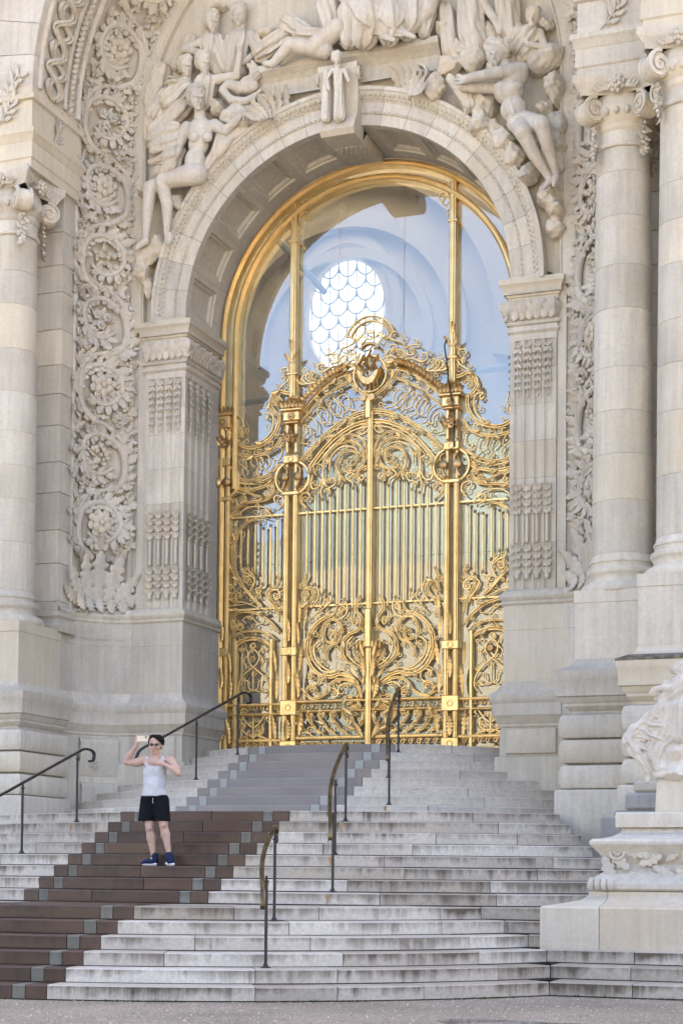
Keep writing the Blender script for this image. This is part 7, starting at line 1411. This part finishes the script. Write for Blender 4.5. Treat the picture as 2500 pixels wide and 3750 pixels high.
obj('mouth', MB().ball(np.array((-.1235, -5.9245, 2.886))-PO, (.019, .006, .0045), 10, 6), M['lips'], person, 60)
# drawstring and small print on the shorts
obj('drawstring', MB().tube(np.array([(-.112, -5.95, 2.30), (-.114, -5.958, 2.27), (-.110, -5.952, 2.235)])-PO, .003, 5), M['sole'], sh)
# phone, held in the raised hand
m, nt, b = mat('cream_phone', .35); b.inputs['Base Color'].default_value = (.78, .70, .56, 1); M['phone'] = m
ph = tag(empty('phone', (-.275, -5.935, 3.04)), 'cream coloured phone held up in the raised hand of the man', 'phone')
obj('case', MB().box(-.077, .077, -.004, .004, -.037, .037, .003), M['phone'], ph, 30)
cmr = obj('camera_bump', MB().box(.036, .072, -.008, -.0035, .0, .034, .002), M['phone'], ph, 30)
for x, z in ((.046, .026), (.046, .009), (.063, .018)):
    obj('lens', MB().lathe([(.0075, 0), (.0075, .003), (0, .003)], (0, 0, 0), 12).map(lambda v: np.stack((x+v[:, 0], -.008-v[:, 2], z+v[:, 1]), 1)), M['brass'], cmr, 30)

# ---------------------------------------------------------------- the palace across the avenue (seen mirrored in the glass)
m, nt, b = mat('far_stone', .9); v = coords(nt, rand=False)
nt.links.new(ramp(nt, noise(nt, v, .4, 4), [(.3, (.155, .15, .13)), (.7, (.21, .20, .17))]), b.inputs['Base Color']); M['far'] = m
m, nt, b = mat('far_roof_glass', .7); b.inputs['Base Color'].default_value = (.10, .135, .14, 1); M['farglass'] = m
opp = tag(empty('opposite_palace', (0, -82, GZ)), 'long colonnaded palace with glass roof mirrored in the gate glazing', 'building')
obj('wall', MB().box(-110, 60, -12, 0, 0, 17.5), M['far'], opp)
obj('cornice', MB().box(-111, 61, -12.5, 1.2, 17.5, 19.0), M['far'], opp)
for k in range(40):
    x = -106+4.2*k
    if -38 < x < -20: continue
    obj('column', MB().lathe([(.75, 2.5), (.6, 3.2), (.52, 15.2), (.75, 16.2), (.85, 17.5)], (x, .9, 0), 12), M['far'], opp, 40)
    obj('window', MB().box(x+1.1, x+3.1, -.1, .05, 5, 13.5), M['farglass'], opp)
t = np.linspace(0, PI, 20)
obj('glass_roof', MB().grid(np.array([[(x, -8+7*math.cos(a), 18.8+7.5*math.sin(a)) for a in t] for x in np.linspace(-108, 58, 60)])), M['farglass'], opp, 40)
obj('dome', MB().lathe([(13*math.cos(a), 22+13*math.sin(a)) for a in np.linspace(0, PI/2-.02, 14)], (-29, -12, 0), 40), M['farglass'], opp, 40)
obj('portal', MB().box(-38, -20, -4, 2.5, 0, 22), M['far'], opp)
obj('portal_arch', MB().prism([(-29+5.5*math.cos(a), 9+6*math.sin(a)) for a in np.linspace(0, PI, 16)]+[(-34.5, 1), (-23.5, 1)], 2.52, 2.7), M['farglass'], opp)
# ---------------------------------------------------------------- small things
m, nt, b = mat('moss', .95); v = coords(nt, rand=False)
nt.links.new(ramp(nt, noise(nt, v, 9, 5, .7), [(.32, (.07, .065, .03)), (.5, (.16, .145, .11)), (.7, (.30, .27, .22))]), b.inputs['Base Color']); bump(nt, b, noise(nt, v, 60, 3), .8, .02); M['moss'] = m
obj('mossy_weathering', plan_sweep(P2, [(.2435, 4.095), (.2435, 4.123), (.235, 4.127), (.10, 4.187)]), M['moss'], fac, 35)['kind'] = 'stuff'
rs = np.random.RandomState(21); g = MB(); yc, r_ = step_arc(1)
for k in range(420):
    a = R(rs.uniform(-4, 58)) if k < 330 else None
    if a is not None:
        dens = .5+.5*math.sin(a*23)+rs.rand()*.3
        if dens < .75: continue
        x, y = SX+(r_+.02+.03*rs.rand())*math.sin(a), yc-(r_+.02+.03*rs.rand())*math.cos(a)
    else: x, y = rs.uniform(5.3, 7.6), yc-r_*math.cos(BEND[1])-.02-.03*rs.rand()
    leaf_h = .010+.022*rs.rand()
    for q in range(3):
        t = rs.rand()*6.28; dx, dy = .014*math.cos(t), .014*math.sin(t)
        g.add([(x-dy*.5, y+dx*.5, GZ), (x+dy*.5, y-dx*.5, GZ), (x+dx, y+dy, GZ+leaf_h)], [(0, 1, 2)])
m, nt, b = mat('weed', .9); b.inputs['Base Color'].default_value = (.07, .10, .03, 1)
tag(obj('weeds', g, m), 'tiny green weeds along the foot of the bottom step', 'weeds', kind='stuff')
# graffiti scrawl on the niche wall beside the handrail
g = MB()
for pts in ([(0, .05), (.015, 0), (.03, .05)], [(.04, .05), (.04, 0), (.06, 0)], [(.07, .0), (.085, .05), (.10, 0)], [(.02, .075), (.06, .095), (.10, .08), (.05, .068), (.02, .075)], [(.03, -.03), (.07, -.015), (.11, -.02)], [(-.03, .02), (-.02, .04)], [(.125, .02), (.135, .05)]):
    Q = bez(pts, 4)*1.15; P = np.stack((Q[:, 0]*.80, Q[:, 0]*.60, Q[:, 1]), 1); g.tube(P, .0022, 4)
o = obj('graffiti', g, M['iron'], fac); o.location = (-4.075, -.435, 3.06)
# rust runs below the rail feet
m, nt, b = mat('rust_stain', .9); v = coords(nt, rand=False)
nt.links.new(ramp(nt, noise(nt, v, 30, 3), [(.35, (.36, .20, .08)), (.7, (.50, .36, .20))]), b.inputs['Base Color']); M['rust'] = m
for n, X in ((7, 2.371), (13, 1.774), (15, 1.648), (10, 2.02), (13, -2.133)):
    yc, r_ = step_arc(n); a = math.asin((X-SX)/r_); g = MB(); w = .02
    P = []
    for da, dz in ((-w, .004), (w, .004), (w*.8, .05), (w*.3, .11), (-w*.1, .125), (-w*.5, .07), (-w*.9, .04)):
        q = a+da/r_; P.append((SX+(r_+.007)*math.sin(q), yc-(r_+.007)*math.cos(q), zn(n)-.012-dz))
    g.fan(P); o = obj('rust_stain', g, M['rust'], stairs)
